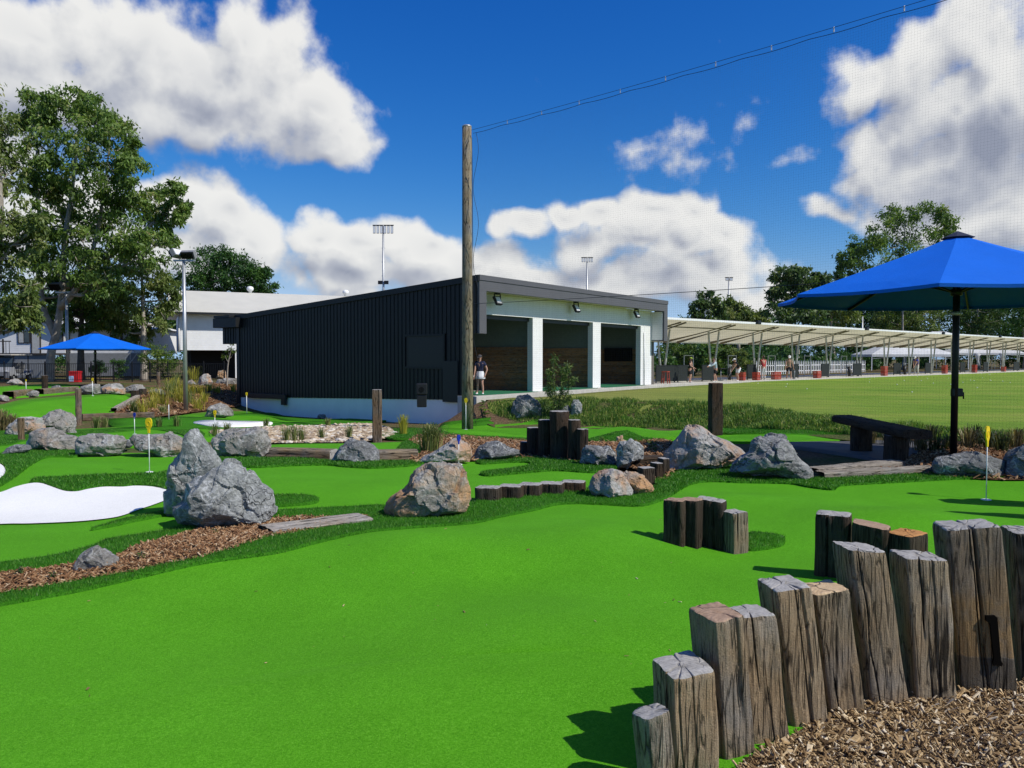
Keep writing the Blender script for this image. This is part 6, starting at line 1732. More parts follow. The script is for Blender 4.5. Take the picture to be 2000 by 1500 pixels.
# ------------------------------------------------------------------ driving range bays
M_FAB = None
def fabric(name, c, tr):
    m, k, b, o = new_mat(name)
    co = k.new('ShaderNodeTexCoord').outputs['Object']
    n = k.noise(co, 0.7, 4.0, 0.6)
    col = k.vec('SCALE', k.vec('ADD', c, (0, 0, 0)), k.range(n, 0.3, 0.7, 0.88, 1.08))
    k.put(b.inputs['Base Color'], col); b.inputs['Roughness'].default_value = 0.8
    t = k.new('ShaderNodeBsdfTranslucent'); k.put(t.inputs[0], col)
    mx = k.new('ShaderNodeMixShader'); mx.inputs[0].default_value = tr
    k.put(mx.inputs[1], b.outputs[0]); k.put(mx.inputs[2], t.outputs[0]); k.put(o.inputs[0], mx.outputs[0])
    return m
M_FAB = fabric('cream_shade_fabric', (0.76, 0.68, 0.44), 0.55)
M_TENT = fabric('white_tent_fabric', (0.80, 0.80, 0.78), 0.35)
M_STRUT = plain('grey_green_steel', (0.44, 0.45, 0.41), 0.5, var=0.08)
M_RAFT = plain('brown_rafter', (0.19, 0.16, 0.105), 0.6, var=0.1)
M_REDP = plain('red_crate_plastic', (0.38, 0.045, 0.02), 0.5, var=0.12)
M_SCRN = plain('dark_green_screen', (0.008, 0.013, 0.012), 0.8, var=0.15)
RO = Vector((8.0, 45.2, 0.0)); RA = math.atan2(0.66, 0.75)
def rw(s, d, z=0.06): return (RO.x + s * math.cos(RA) - d * math.sin(RA), RO.y + s * math.sin(RA) + d * math.cos(RA), z)
def s_at(px, d=0.0):
    r = (px - 1000) / F; c, q = math.cos(RA), math.sin(RA)
    return ((RO.y + d * c) * r - (RO.x - d * q)) / (c - q * r)
SE = 108.0
o = MB().bbox(0.7, SE, 0.0, 7.0, -0.5, 0.05, 0.02).obj('path', M_CONC, None, RO, RA); props(o, kind='structure')
aw = thing('range_awning', 'long cream shade awning over the row of driving bays', 'awning', RO, RA)
BAY = 5.5
def az_(d): return 3.95 - (d + 0.35) * 0.205
nb = int(SE / BAY)
for k in range(0, nb):
    s0 = 0.8 + k * BAY
    # one membrane per bay, sagging slightly between rafters
    vs = []; fs = []; S, W = 6, 6
    for i in range(S + 1):
        for j in range(W + 1):
            d = -0.35 + 5.6 * j / W
            vs.append((s0 + BAY * i / S, d, az_(d) - 0.10 * math.sin(math.pi * i / S) * math.sin(math.pi * j / W) + 0.03))
    for i in range(S):
        for j in range(W): fs.append((i * (W + 1) + j, (i + 1) * (W + 1) + j, (i + 1) * (W + 1) + j + 1, i * (W + 1) + j + 1))
    mb = MB(); mb.add(vs, fs, 0, True); f = mb.obj('membrane', M_FAB, aw)
    mb = MB(); mb.bar((s0, -0.40, az_(-0.4) + 0.02), (s0 + BAY, -0.40, az_(-0.4) + 0.02), 0.09, 0.13); mb.obj('front_beam', M_WHT, aw)
    mb = MB(); mb.bar((s0, 5.3, az_(5.3) + 0.0), (s0 + BAY, 5.3, az_(5.3) + 0.0), 0.09, 0.14); mb.obj('rear_beam', M_WHT, aw)
    mb = MB(); mb.bar((s0, 1.1, az_(1.1) - 0.06), (s0 + BAY, 1.1, az_(1.1) - 0.06), 0.06, 0.07); mb.obj('purlin', M_RAFT, aw)
    c = s0 + BAY / 2
    for dx, sg in ((-0.52, -1), (0.52, 1)):
        mb = MB(); mb.bar((c + dx * 0.5, 0.1, az_(-0.2) - 0.06), (c + dx * 1.5, 5.2, az_(5.2) - 0.06), 0.11, 0.15); mb.obj('rafter', M_RAFT, aw)
        mb = MB(); mb.tube([(c + dx * 0.14, 1.7, 0.05), (c + dx * 1.2, 1.6, az_(1.6) - 0.10)], 0.068, 8); mb.obj('strut', M_STRUT, aw)
    if k % 3 == 1:
        MB().bbox(c + 1.9, c + 2.3, -0.62, -0.44, az_(-0.4) - 0.05, az_(-0.4) + 0.2, 0.02).obj('awning_lamp', M_BLK, aw)

# dividers, crates, stools, ball machines: each its own thing
def crate_stack(s, d, n, label, w=0.62, rz=0.0):
    proto = None
    for i in range(n):
        lab = {2: ('lower ', 'upper '), 3: ('bottom ', 'middle ', 'top ')}[n][i] + label
        p = rw(s, d, 0.055 + i * 0.285)
        if crate_stack.proto is None:
            t = thing('crate', lab, 'crate', p, RA + rz, 'red crates in the driving bays')
            MB().box(-w / 2 + 0.03, w / 2 - 0.03, -0.17, 0.17, 0.0, 0.02).obj('base', M_REDP, t)
            for z0, z1 in ((0.03, 0.09), (0.12, 0.17), (0.20, 0.275)):
                for y in (-0.19, 0.17): MB().box(-w / 2, w / 2, y, y + 0.02, z0, z1).obj('slat', M_REDP, t)
                for x in (-w / 2 - 0.001, w / 2 - 0.019): MB().box(x, x + 0.02, -0.169, 0.169, z0, z1).obj('slat', M_REDP, t)
            for x in (-w / 2 + 0.022, w / 2 - 0.052):
                for y in (-0.168, 0.138): MB().box(x, x + 0.03, y, y + 0.03, 0.0, 0.275).obj('corner', M_REDP, t)
            crate_stack.proto = t
        else:
            t = copy_tree(crate_stack.proto); t.location = p; t.rotation_euler = (0, 0, RA + rz); t['label'] = lab
crate_stack.proto = None
crate_stack(s_at(1449, 1.1), 1.1, 2, 'red crate in the stack behind the bending golfer', rz=0.3)
crate_stack(s_at(1477, 0.9), 0.9, 2, 'red crate in the stack left of the red shirted golfer', rz=0.2)
crate_stack(s_at(1516, 0.8), 0.8, 2, 'red crate in the stack left of the white capped golfer', 0.62, -0.3)
crate_stack(s_at(1596, 0.9), 0.9, 2, 'red crate in the stack right of the white capped golfer')
crate_stack(s_at(1727, 0.9), 0.9, 3, 'red crate in the tall stack left of the blue shirted golfer')
crate_stack(s_at(1845, 0.9), 0.9, 3, 'red crate in the stack just left of the umbrella pole')
crate_stack(s_at(1903, 0.9), 0.9, 3, 'red crate in the stack just right of the umbrella pole')
crate_stack(s_at(1960, 0.9), 0.9, 2, 'red crate in the farthest right stack')
def divider(px, label, w=1.9):
    t = thing('bay_divider', label, 'divider', rw(s_at(px, 1.5), 1.5), RA, 'dark dividers between the driving bays')
    m = MB(); m.box(-w / 2, w / 2, -0.025, 0.025, 0.08, 1.05); m.obj('panel', M_SCRN, t)
    m = MB()
    for x in (-w / 2, w / 2 - 0.05): m.box(x - 0.001, x + 0.05, -0.03, 0.03, 0.0, 1.12)
    m.box(-w / 2 + 0.052, w / 2 - 0.052, -0.03, 0.03, 1.052, 1.11)
    m.obj('frame', M_FRAMEB, t)
for px, lb, w in ((1303, 'wide dark divider next to the end of the bay building', 2.3), (1330, 'dark divider behind the cap wearing golfer', 1.4), (1383, 'dark divider left of the pale blue shirted golfer', 1.4), (1468, 'dark divider behind the red crates', 1.2), (1552, 'dark divider behind the white capped golfer', 1.1), (1611, 'dark divider in front of the picket fence', 1.3), (1674, 'dark green divider right of the picket fence', 1.6), (1752, 'dark divider left of the blue shirted golfer', 1.5), (1812, 'dark divider right of the blue shirted golfer', 1.3), (1880, 'dark divider right beside the umbrella pole', 1.4), (1925, 'dark divider under the right white tent', 1.5), (1985, 'dark divider at the right edge of the photo', 2.2)):
    divider(px, lb, w)
def stool(px, d, label):
    t = thing('stool', label, 'stool', rw(s_at(px, d), d), RA + 0.3)
    MB().bbox(-0.2, 0.2, -0.2, 0.2, 0.70, 0.75, 0.015).obj('seat', M_REDP, t)
    for sx in (-1, 1):
        for sy in (-1, 1):
            MB().bar((sx * 0.15, sy * 0.15, 0.70), (sx * 0.2, sy * 0.2, 0.0), 0.045).obj('leg', M_REDP, t)
    m = MB(); m.bar((-0.18, -0.18, 0.28), (0.18, -0.18, 0.28), 0.03); m.bar((-0.18, 0.18, 0.28), (0.18, 0.18, 0.28), 0.03); m.obj('stretcher', M_REDP, t)
stool(1300, 0.4, 'red wooden stool next to the bay building')
# small tables and ball trays
def tray(px, d, label):
    t = thing('ball_stand', label, 'ball stand', rw(s_at(px, d), d), RA, 'ball stands in the driving bays')
    MB().tube([(0, 0, 0.02), (0, 0, 0.8)], 0.03, 8).obj('post', M_GALV, t)
    MB().lathe([(0.22, 0), (0.2, 0.03), (0.03, 0.04)], n=14).obj('base', M_GALV, t)
    MB().bbox(-0.35, 0.35, -0.2, 0.2, 0.80, 0.86, 0.01).obj('tray', M_FRAMEB, t)
tray(1552, 0.5, 'grey ball stand right of the white capped golfer'); tray(1408, 2.0, 'grey ball stand behind the pale blue shirted golfer')
def bag_stand(px, d, label):
    t = thing('golf_bag', label, 'golf bag', rw(s_at(px, d), d), RA + 0.5)
    MB().tube([(0, 0, 0.05), (0.12, 0, 0.85)], [0.11, 0.13], 12).obj('bag', M_BLK, t)
    m = MB()
    for i in range(5): m.tube([(0.10 + 0.02 * i, -0.06 + 0.03 * i, 0.8), (0.18 + 0.03 * i, -0.08 + 0.04 * i, 1.12)], 0.012, 5)
    m.obj('club_heads', M_GALV, t)
    m = MB(); m.bar((0.1, 0.05, 0.7), (0.38, 0.2, 0.0), 0.02); m.bar((0.1, -0.05, 0.7), (0.38, -0.2, 0.0), 0.02); m.obj('stand_legs', M_FRAMEB, t)
bag_stand(1425, 1.3, 'dark golf bag on its stand left of the bending golfer'); bag_stand(1659, 1.0, 'dark golf bag under the V strut right of the picket fence'); bag_stand(1767, 0.9, 'dark golf bag lying on its stand by the blue shirted golfer')
# bay number frames behind
def sign_frame(px, lb):
    t = thing('bay_rack', lb, 'rack', rw(s_at(px, 4.6), 4.6), RA, 'thin metal racks at the back of the bays')
    m = MB()
    for a, b2 in (((-0.55, 0, 1.0), (0.55, 0, 1.0)), ((-0.55, 0, 1.75), (0.55, 0, 1.75)), ((-0.55, 0, 0), (-0.55, 0, 1.75)), ((0.55, 0, 0), (0.55, 0, 1.75))): m.bar(a, b2, 0.05)
    m.obj('tube', M_STRUT, t)
for px, lb in ((1345, 'thin metal rack behind the cap wearing golfer'), (1430, 'thin metal rack behind the bending golfer'), (1507, 'thin metal rack between the red shirt and the white cap'), (1577, 'thin metal rack above the picket fence'), (1648, 'thin metal rack right of the picket fence'), (1770, 'thin metal rack behind the blue shirted golfer'), (1940, 'thin metal rack under the right tent')): sign_frame(px, lb)
# picket fence
pf_ = thing('picket_fence', 'white picket fence behind the middle driving bays', 'fence', RO, RA)
MP = MB()
s = s_at(1474, 9.2)
while s < s_at(1690, 9.2):
    MP.extr([(s - 0.04, 0.1), (s + 0.04, 0.1), (s + 0.04, 1.2), (s, 1.40), (s - 0.04, 1.2)], 'y', 9.2, 9.23); s += 0.34
props(MP.obj('pickets', M_WHT, pf_), kind='stuff')
for z in (0.35, 0.9): MB().box(s_at(1474, 9.2), s_at(1690, 9.2), 9.232, 9.27, z, z + 0.08).obj('rail', M_WHT, pf_)
# golf balls on the lawn
rb = np.random.default_rng(3)
ball = None
for i in range(34):
    if i < 22: q = rw(rb.uniform(2, 70), -rb.uniform(0.5, 9), 0.02)
    else: q = rw(rb.uniform(-4, 30), -rb.uniform(8, 16), 0.02)
    if ball is None:
        b_ = MB().lathe([(0.001, -0.03), (0.022, -0.02), (0.03, 0.0), (0.022, 0.02), (0.001, 0.03)], n=8).mesh('golf_ball', M_WHT)
        ball = b_
    if not inpoly(LAWN_POLY, q[0], q[1]): continue
    props(add_obj('golf_ball', ball, loc=q), 'white golf ball lying on the driving range lawn', 'golf ball', 'golf balls scattered on the lawn')

# ---- tents behind the bays
def tent(px0, px1, Y, ye, yp, label, depth=6.0, peaks=1):
    x0, x1 = (px0 - 1000) / F * Y, (px1 - 1000) / F * Y
    t = thing('marquee_tent', label, 'tent', ((x0 + x1) / 2, Y, 0.0), R(0), 'white marquee tents behind the bays')
    w = x1 - x0; ze = P(px0, ye, Y)[2]; zp = P(px0, yp, Y)[2]
    n = peaks; ww = w / n
    for i in range(n):
        a = -w / 2 + i * ww; b2 = a + ww; r = ww * 0.16
        vs = [(a, 0, ze), (b2, 0, ze), (b2, depth, ze), (a, depth, ze), ((a + b2) / 2 - r, depth / 2, zp), ((a + b2) / 2 + r, depth / 2, zp)]
        m = MB(); m.add(vs, [(0, 1, 5, 4), (1, 2, 5), (2, 3, 4, 5), (3, 0, 4)]); o = m.obj('roof', M_TENT, t); o.modifiers.new('cloth', 'SOLIDIFY').thickness = 0.02
        m = MB(); m.box(a + 0.01, b2 - 0.01, -0.012, -0.002, ze - 0.32, ze - 0.002); m.box(a + 0.01, b2 - 0.01, depth, depth + 0.01, ze - 0.32, ze - 0.002); m.box(a - 0.01, a + 0.0, 0.01, depth - 0.01, ze - 0.32, ze - 0.002); m.obj('valance', M_TENT, t)
        for x in (a + 0.05, b2 - 0.05):
            for y in (0.05, depth - 0.05): m = MB(); m.box(x - 0.04, x + 0.04, y - 0.04, y + 0.04, 0, ze - 0.33); m.obj('leg', M_WHT, t)
        m = MB(); m.bar((a, 0.03, ze - 0.6), ((a + b2) / 2, 0.03, ze - 0.05), 0.04); m.bar((b2, 0.03, ze - 0.6), ((a + b2) / 2, 0.03, ze - 0.05), 0.04); m.obj('brace', M_STRUT, t)
    return t
tent(1702, 1868, 101.0, 692, 668, 'wide white marquee left of the umbrella pole', 6.0, 1)
tent(1870, 2003, 117.0, 689, 669, 'white marquee right of the umbrella pole with tied curtains', 6.0, 1)
tent(1815, 1892, 112.0, 659, 646, 'small white tent peak rising above the awning', 6.0, 1)
ct = bpy.data.objects['marquee_tent.001']
for dx in (-2.2, 1.6):
    MB().tube([(dx, -0.1, 2.3), (dx - 0.1, -0.1, 1.9), (dx + 0.05, -0.1, 1.2), (dx + 0.12, -0.1, 0.5)], [0.42, 0.30, 0.14, 0.24], 10).obj('curtain', M_TENT, ct)
# ------------------------------------------------------------------ people
M_SKIN = plain('skin', (0.46, 0.26, 0.18), 0.55, var=0.05)
M_HAIR = plain('brown_hair', (0.05, 0.03, 0.02), 0.6, var=0.2, scale=40)
CLOTH = {}
def cloth(name, c):
    if name not in CLOTH: CLOTH[name] = plain(name, c, 0.85, var=0.12, scale=9, bmp=0.004)
    return CLOTH[name]

def skin_mesh(name, verts, edges, mat, parent, root=0, levels=1, label=None):
    """a continuous surface grown round a joint skeleton"""
    me = bpy.data.meshes.new(name)
    me.from_pydata([v[:3] for v in verts], edges, [])
    o = bpy.data.objects.new(name, me); COL.objects.link(o)
    sk = o.modifiers.new('skin', 'SKIN'); sk.use_smooth_shade = True
    sub = o.modifiers.new('sub', 'SUBSURF'); sub.levels = levels; sub.render_levels = levels
    for i, v in enumerate(verts):
        d = me.skin_vertices[0].data[i]
        d.radius = (v[3], v[4] if len(v) > 4 else v[3]); d.use_root = (i == root)
    bpy.context.view_layer.update()
    dg = bpy.context.evaluated_depsgraph_get()
    m2 = bpy.data.meshes.new_from_object(o.evaluated_get(dg))
    m2.materials.clear(); m2.materials.append(mat)
    bpy.data.objects.remove(o)
    r = add_obj(name, m2, parent)
    if label: r['label'] = label
    return r

def person(label, loc, rz, H, shirt, lower, hands, lower_kind='trousers', pitch=0.0, stance=0.11, stride=0.0, cap=None, hair=True, club=None, head_down=0.0, sleeves=0.45, shoes=None, twist=0.0):
    """local frame: the person faces -y; hands are given as fractions of the height"""
    t = thing('person', label, 'person', loc, rz)
    h = H
    def v(x, y, z, r, r2=None): return (x * h, y * h, z * h, r * h, (r2 or r) * h)
    cp, sp = math.cos(pitch), math.sin(pitch)
    def tor(x, y, z):                            # bend at the hips
        dz = z - 0.52
        ct, st = math.cos(twist * dz / 0.3), math.sin(twist * dz / 0.3)
        x, y = x * ct - y * st, x * st + y * ct
        return (x, y * cp - dz * sp + 0.25 * sp * 0.3, 0.52 + dz * cp + y * sp * -0.3)
    J = {}
    J['pel'] = tor(0, 0, 0.52); J['wai'] = tor(0, 0, 0.60); J['che'] = tor(0, 0, 0.73); J['nek'] = tor(0, 0.0, 0.82)
    n = J['nek']
    hd = (0, -math.sin(pitch * 0.6 + head_down), math.cos(pitch * 0.6 + head_down))
    def along(a): return (n[0] + hd[0] * a, n[1] + hd[1] * a, n[2] + hd[2] * a)
    shl, shr = tor(-0.105, 0, 0.795), tor(0.105, 0, 0.795)
    V = [v(*J['pel'], 0.088, 0.062), v(*J['wai'], 0.072, 0.052), v(*J['che'], 0.092, 0.062), v(*J['nek'], 0.032), v(*along(0.055), 0.036), v(*along(0.10), 0.050, 0.056), v(*along(0.148), 0.042, 0.048)]
    E = [(0, 1), (1, 2), (2, 3), (3, 4), (4, 5), (5, 6)]
    arms = []
    for sgn, sh, hnd in ((-1, shl, hands[0]), (1, shr, hands[1])):
        mx = tuple((a + b) / 2 for a, b in zip(sh, hnd))
        d = [b - a for a, b in zip(sh, hnd)]; L = math.sqrt(sum(c * c for c in d))
        bend = math.sqrt(max(0.0, 0.165 ** 2 - (L / 2) ** 2)) if L < 0.33 else 0.0
        el = (mx[0] + sgn * bend * 0.75, mx[1] + bend * 0.55, mx[2] - bend * 0.25)
        b = len(V)
        fx = [(hnd[i] - el[i]) for i in range(3)]; fl = math.sqrt(sum(c * c for c in fx)) or 1
        fx = [c / fl for c in fx]
        V += [v(*sh, 0.042), v(*el, 0.027), v(*hnd, 0.016), v(hnd[0] + fx[0] * 0.035, hnd[1] + fx[1] * 0.035, hnd[2] + fx[2] * 0.035, 0.020, 0.012)]
        E += [(2, b), (b, b + 1), (b + 1, b + 2), (b + 2, b + 3)]
        arms.append((sh, el, hnd, fx))
        # four fingers and a thumb of different lengths
        px_ = (hnd[0] + fx[0] * 0.05, hnd[1] + fx[1] * 0.05, hnd[2] + fx[2] * 0.05)
        for q, ln in enumerate((0.030, 0.036, 0.034, 0.026)):
            off = (q - 1.5) * 0.009
            c = len(V)
            V += [v(px_[0] + off * 0.6, px_[1] + off * 0.5, px_[2], 0.0052), v(px_[0] + off + fx[0] * ln, px_[1] + off * 0.5 + fx[1] * ln - 0.006, px_[2] + fx[2] * ln, 0.0042)]
            E += [(b + 3, c), (c, c + 1)]
        c = len(V)
        V += [v(hnd[0] - sgn * 0.016 + fx[0] * 0.03, hnd[1] - 0.012 + fx[1] * 0.03, hnd[2] + fx[2] * 0.03, 0.0055)]
        E += [(b + 3, c)]
    legs = []
    for sgn in (-1, 1):
        hp = tor(sgn * 0.052, 0, 0.50); kn = (sgn * (stance * 0.75), -0.015 - 0.06 * sp - sgn * stride * 0.5, 0.275); an = (sgn * stance, 0.01 - sgn * stride, 0.045); toe = (an[0] + sgn * 0.012, an[1] - 0.085, 0.018)
        b = len(V)
        V += [v(*hp, 0.062), v(*kn, 0.038), v((kn[0] + an[0]) / 2, (kn[1] + an[1]) / 2 + 0.012, 0.19, 0.037), v(*an, 0.024), v(*toe, 0.020, 0.016)]
        E += [(0, b), (b, b + 1), (b + 1, b + 2), (b + 2, b + 3), (b + 3, b + 4)]
        legs.append((hp, kn, an, toe))
    skin_mesh('body', V, E, M_SKIN, t)
    # face and hair
    hc = along(0.105); fy = (hd[2], hd[1])
    m = MB()
    fwd = (0, -math.cos(pitch * 0.6 + head_down), -math.sin(pitch * 0.6 + head_down))
    def fp(x, f, u): return tuple((hc[i] + (x if i == 0 else 0) + fwd[i] * f + hd[i] * u) * h for i in range(3))
    m.tube([fp(0, 0.046, 0.012), fp(0, 0.064, -0.008), fp(0, 0.048, -0.014)], [0.004 * h, 0.008 * h, 0.004 * h], 6)
    m.obj('nose', M_SKIN, t)
    for sx in (-1, 1):
        MB().tube([fp(sx * 0.018, 0.047, 0.006), fp(sx * 0.018, 0.053, 0.006)], 0.005 * h, 6).obj('eye', M_HAIR, t)
        MB().tube([fp(sx * 0.050, -0.004, 0.008), fp(sx * 0.053, -0.004, -0.016)], 0.007 * h, 6).obj('ear', M_SKIN, t)
    MB().tube([fp(-0.014, 0.048, -0.028), fp(0.014, 0.048, -0.028)], 0.004 * h, 6).obj('mouth', plain('lip', (0.32, 0.10, 0.09), 0.5) if 'lip' not in MATS else MATS['lip'], t)
    if hair:
        m = MB(); m.tube([fp(0, -0.01, 0.062), fp(0, -0.030, 0.03), fp(0, -0.042, -0.01), fp(0, -0.040, -0.05)], [0.040 * h, 0.050 * h, 0.042 * h, 0.022 * h], 12); m.obj('hair', M_HAIR, t)
    if cap:
        m = MB()
        m.tube([fp(0, -0.004, 0.024), fp(0, -0.005, 0.045), fp(0, -0.007, 0.066), fp(0, -0.008, 0.076)], [0.061 * h, 0.060 * h, 0.044 * h, 0.014 * h], 16)
        cc = m.obj('cap', cap, t)
        m = MB(); a, b, c_, d = fp(-0.045, 0.040, 0.028), fp(0.045, 0.040, 0.028), fp(0.034, 0.105, 0.018), fp(-0.034, 0.105, 0.018)
        up = [q * 0.006 * h for q in hd]
        vs = [a, b, c_, d] + [tuple(p[i] + up[i] for i in range(3)) for p in (a, b, c_, d)]
        m.add(vs, [(0, 1, 2, 3), (7, 6, 5, 4), (0, 4, 5, 1), (1, 5, 6, 2), (2, 6, 7, 3), (3, 7, 4, 0)]); m.obj('cap_peak', cap, cc)
    # shirt
    V = [v(*tor(0, 0, 0.50), 0.096, 0.071), v(*J['wai'], 0.084, 0.062), v(*J['che'], 0.102, 0.073), v(*tor(0, 0, 0.815), 0.047, 0.043)]
    E = [(0, 1), (1, 2), (2, 3)]
    for sh, el, hnd, fx in arms:
        b = len(V)
        e2 = tuple(a + (c - a) * min(1.0, sleeves * 1.0) for a, c in zip(sh, el))
        V += [v(*sh, 0.052), v(*e2, 0.042)]
        E += [(2, b), (b, b + 1)]
        if sleeves > 1:
            V += [v(*hnd, 0.026)]; E += [(b + 1, b + 2)]
    skin_mesh('shirt', V, E, shirt, t, 1)
    # lower clothes
    if lower_kind == 'skirt':
        m = MB(); n_ = 24; vs = []; fs = []
        for q, (z, rx, ry) in enumerate(((0.585, 0.090, 0.066), (0.54, 0.104, 0.080), (0.47, 0.118, 0.096), (0.395, 0.130, 0.108), (0.39, 0.124, 0.102))):
            for k in range(n_):
                a = 2 * math.pi * k / n_; w = 1 + (0.05 * math.sin(a * 7) if q > 1 else 0)
                vs.append((math.cos(a) * rx * w * h, math.sin(a) * ry * w * h - 0.0, z * h))
        for q in range(4):
            for k in range(n_): fs.append((q * n_ + k, q * n_ + (k + 1) % n_, (q + 1) * n_ + (k + 1) % n_, (q + 1) * n_ + k))
        m.add(vs, fs, 0, True); m.obj('skirt', lower, t)
    else:
        V = [v(*tor(0, 0, 0.565), 0.084, 0.064), v(*J['pel'], 0.098, 0.074)]; E = [(0, 1)]
        for hp, kn, an, toe in legs:
            b = len(V)
            if lower_kind == 'shorts':
                e = tuple(a + (c - a) * 0.86 for a, c in zip(hp, kn))
                V += [v(*hp, 0.070), v(*e, 0.056)]; E += [(1, b), (b, b + 1)]
            else:
                V += [v(*hp, 0.070), v(*kn, 0.050), v(an[0], an[1], 0.055, 0.040)]; E += [(1, b), (b, b + 1), (b + 1, b + 2)]
        skin_mesh(lower_kind, V, E, lower, t, 1)
    for hp, kn, an, toe in legs:
        V = [v(an[0], an[1] + 0.022, 0.022, 0.028, 0.022), v(an[0], an[1] - 0.03, 0.026, 0.030, 0.026), v(toe[0], toe[1] - 0.008, 0.018, 0.026, 0.017)]
        skin_mesh('shoe', V, [(0, 1), (1, 2)], shoes or cloth('white_shoe', (0.72, 0.72, 0.70)), t)
    if club:
        a = hands[1]
        c2 = thing('golf_club', club[1], 'golf club', loc, rz)
        e = club[0]
        m = MB(); up_ = tuple(a[i] + (a[i] - e[i]) * 0.10 for i in range(3))
        m.tube([tuple(q * h for q in up_), tuple(q * h for q in e)], 0.007, 6); m.obj('shaft', M_GALV, c2)
        m = MB(); m.bbox(e[0] * h - 0.02, e[0] * h + 0.02, e[1] * h - 0.09, e[1] * h + 0.02, e[2] * h - 0.02, e[2] * h + 0.035, 0.01); m.obj('club_head', M_GALV, c2)
    return t

C_NAVY = cloth('navy_shirt', (0.012, 0.016, 0.05)); C_WHITE = cloth('white_cloth', (0.74, 0.74, 0.75)); C_BLACK = cloth('black_cloth', (0.012, 0.012, 0.015))
C_RED = cloth('red_shirt', (0.36, 0.03, 0.035)); C_BLUE = cloth('blue_shirt', (0.03, 0.045, 0.33)); C_BEIGE = cloth('beige_trousers', (0.55, 0.52, 0.45)); C_PALE = cloth('pale_blue_shirt', (0.55, 0.66, 0.70))
C_KHAKI = cloth('khaki_shirt', (0.26, 0.22, 0.15)); C_CAPD = cloth('dark_cap', (0.06, 0.055, 0.06)); C_CAPG = cloth('lime_cap', (0.33, 0.45, 0.06)); C_GREYT = cloth('pale_grey_trousers', (0.52, 0.52, 0.50))
w = bw(1.08, 0.05, SL + 0.016)
person('woman in navy shirt, white skirt and cap standing in the first bay', w, R(-12), 1.66, C_NAVY, C_WHITE, [(-0.13, -0.10, 0.455), (0.145, -0.02, 0.50)], 'skirt', 0.03, 0.075, 0.0, C_CAPD, True, None, 0.15, 0.55, cloth('white_shoe', (0.72, 0.72, 0.70)))
cl = thing('golf_club', 'golf club held down by the woman in the white skirt', 'golf club', w, R(-12))
MB().tube([(-0.21, -0.19, 0.80), (-0.40, -0.30, 0.02)], 0.011, 6).obj('shaft', M_GALV, cl)
MB().bbox(-0.44, -0.37, -0.36, -0.27, 0.0, 0.05, 0.012).obj('club_head', M_GALV, cl)
def golfer(px, d, *a, **k): return person(a[0], rw(s_at(px, d), d, 0.052), *a[1:], **k)
GH_ = [(0.00, -0.30, 0.44), (0.025, -0.31, 0.42)]
golfer(1348, 0.6, 'slim golfer in a lime cap and dark clothes in the first awning bay', R(60), 1.62, C_BLACK, C_BLACK, [(-0.10, -0.2, 0.58), (0.12, -0.12, 0.50)], 'shorts', 0.10, 0.06, 0.0, C_CAPG, True)
golfer(1397, 0.5, 'golfer in a pale blue shirt and dark shorts reaching to the left', R(-75), 1.62, C_PALE, C_BLACK, [(-0.02, -0.30, 0.64), (0.03, -0.30, 0.62)], 'shorts', 0.25, 0.05, 0.08, None, True, sleeves=1.2)
golfer(1441, 0.5, 'golfer in black and white bending over in the second awning bay', R(-70), 1.66, C_BLACK, C_WHITE, GH_, 'shorts', 0.62, 0.08, 0.04, C_WHITE, True, club=((-0.05, -0.52, 0.02), 'golf club of the bending golfer'))
golfer(1491, 0.9, 'golfer in a red shirt and pale trousers seen from behind', R(200), 1.76, C_RED, C_GREYT, [(-0.14, -0.06, 0.44), (0.15, -0.06, 0.44)], 'trousers', 0.06, 0.07, 0.0, None, True)
golfer(1541, 0.4, 'golfer in a white cap, khaki shirt and dark shorts looking down', R(-10), 1.78, C_KHAKI, C_BLACK, [(-0.16, -0.10, 0.46), (0.17, -0.06, 0.47)], 'shorts', 0.10, 0.08, 0.05, C_WHITE, False, head_down=0.4)
golfer(1790, 0.3, 'golfer in a blue shirt, white cap and beige trousers addressing a ball', R(-55), 1.80, C_BLUE, C_BEIGE, GH_, 'trousers', 0.45, 0.10, 0.0, C_WHITE, False, club=((-0.06, -0.58, 0.02), 'golf club of the blue shirted golfer'), head_down=0.3)
# ------------------------------------------------------------------ trees
M_BARK = plain('pale_gum_bark', (0.33, 0.29, 0.235), 0.85, var=0.35, scale=2.5, bmp=0.02)
M_BARKD = plain('dark_bark', (0.10, 0.08, 0.06), 0.9, var=0.35, scale=3.0, bmp=0.02)
L_GUM = leaf_mat('gum_leaves', [(0.0, (0.034, 0.068, 0.015)), (0.3, (0.084, 0.149, 0.026)), (0.6, (0.151, 0.250, 0.044)), (0.85, (0.230, 0.304, 0.077)), (1.0, (0.325, 0.297, 0.121))], 0.36)
L_GUM2 = leaf_mat('olive_gum_leaves', [(0.0, (0.043, 0.073, 0.020)), (0.35, (0.108, 0.163, 0.035)), (0.7, (0.189, 0.247, 0.061)), (1.0, (0.324, 0.325, 0.132))], 0.36)
L_DARK = leaf_mat('dark_green_leaves', [(0.0, (0.015, 0.045, 0.012)), (0.5, (0.042, 0.112, 0.021)), (1.0, (0.105, 0.210, 0.038))], 0.28)
L_FAR = leaf_mat('far_gum_leaves', [(0.0, (0.030, 0.065, 0.019)), (0.5, (0.075, 0.134, 0.035)), (0.85, (0.141, 0.208, 0.056)), (1.0, (0.231, 0.252, 0.095))], 0.3)
L_LIME = leaf_mat('bright_shrub_leaves', [(0.0, (0.04, 0.08, 0.012)), (0.5, (0.10, 0.18, 0.025)), (1.0, (0.22, 0.28, 0.05))], 0.35)

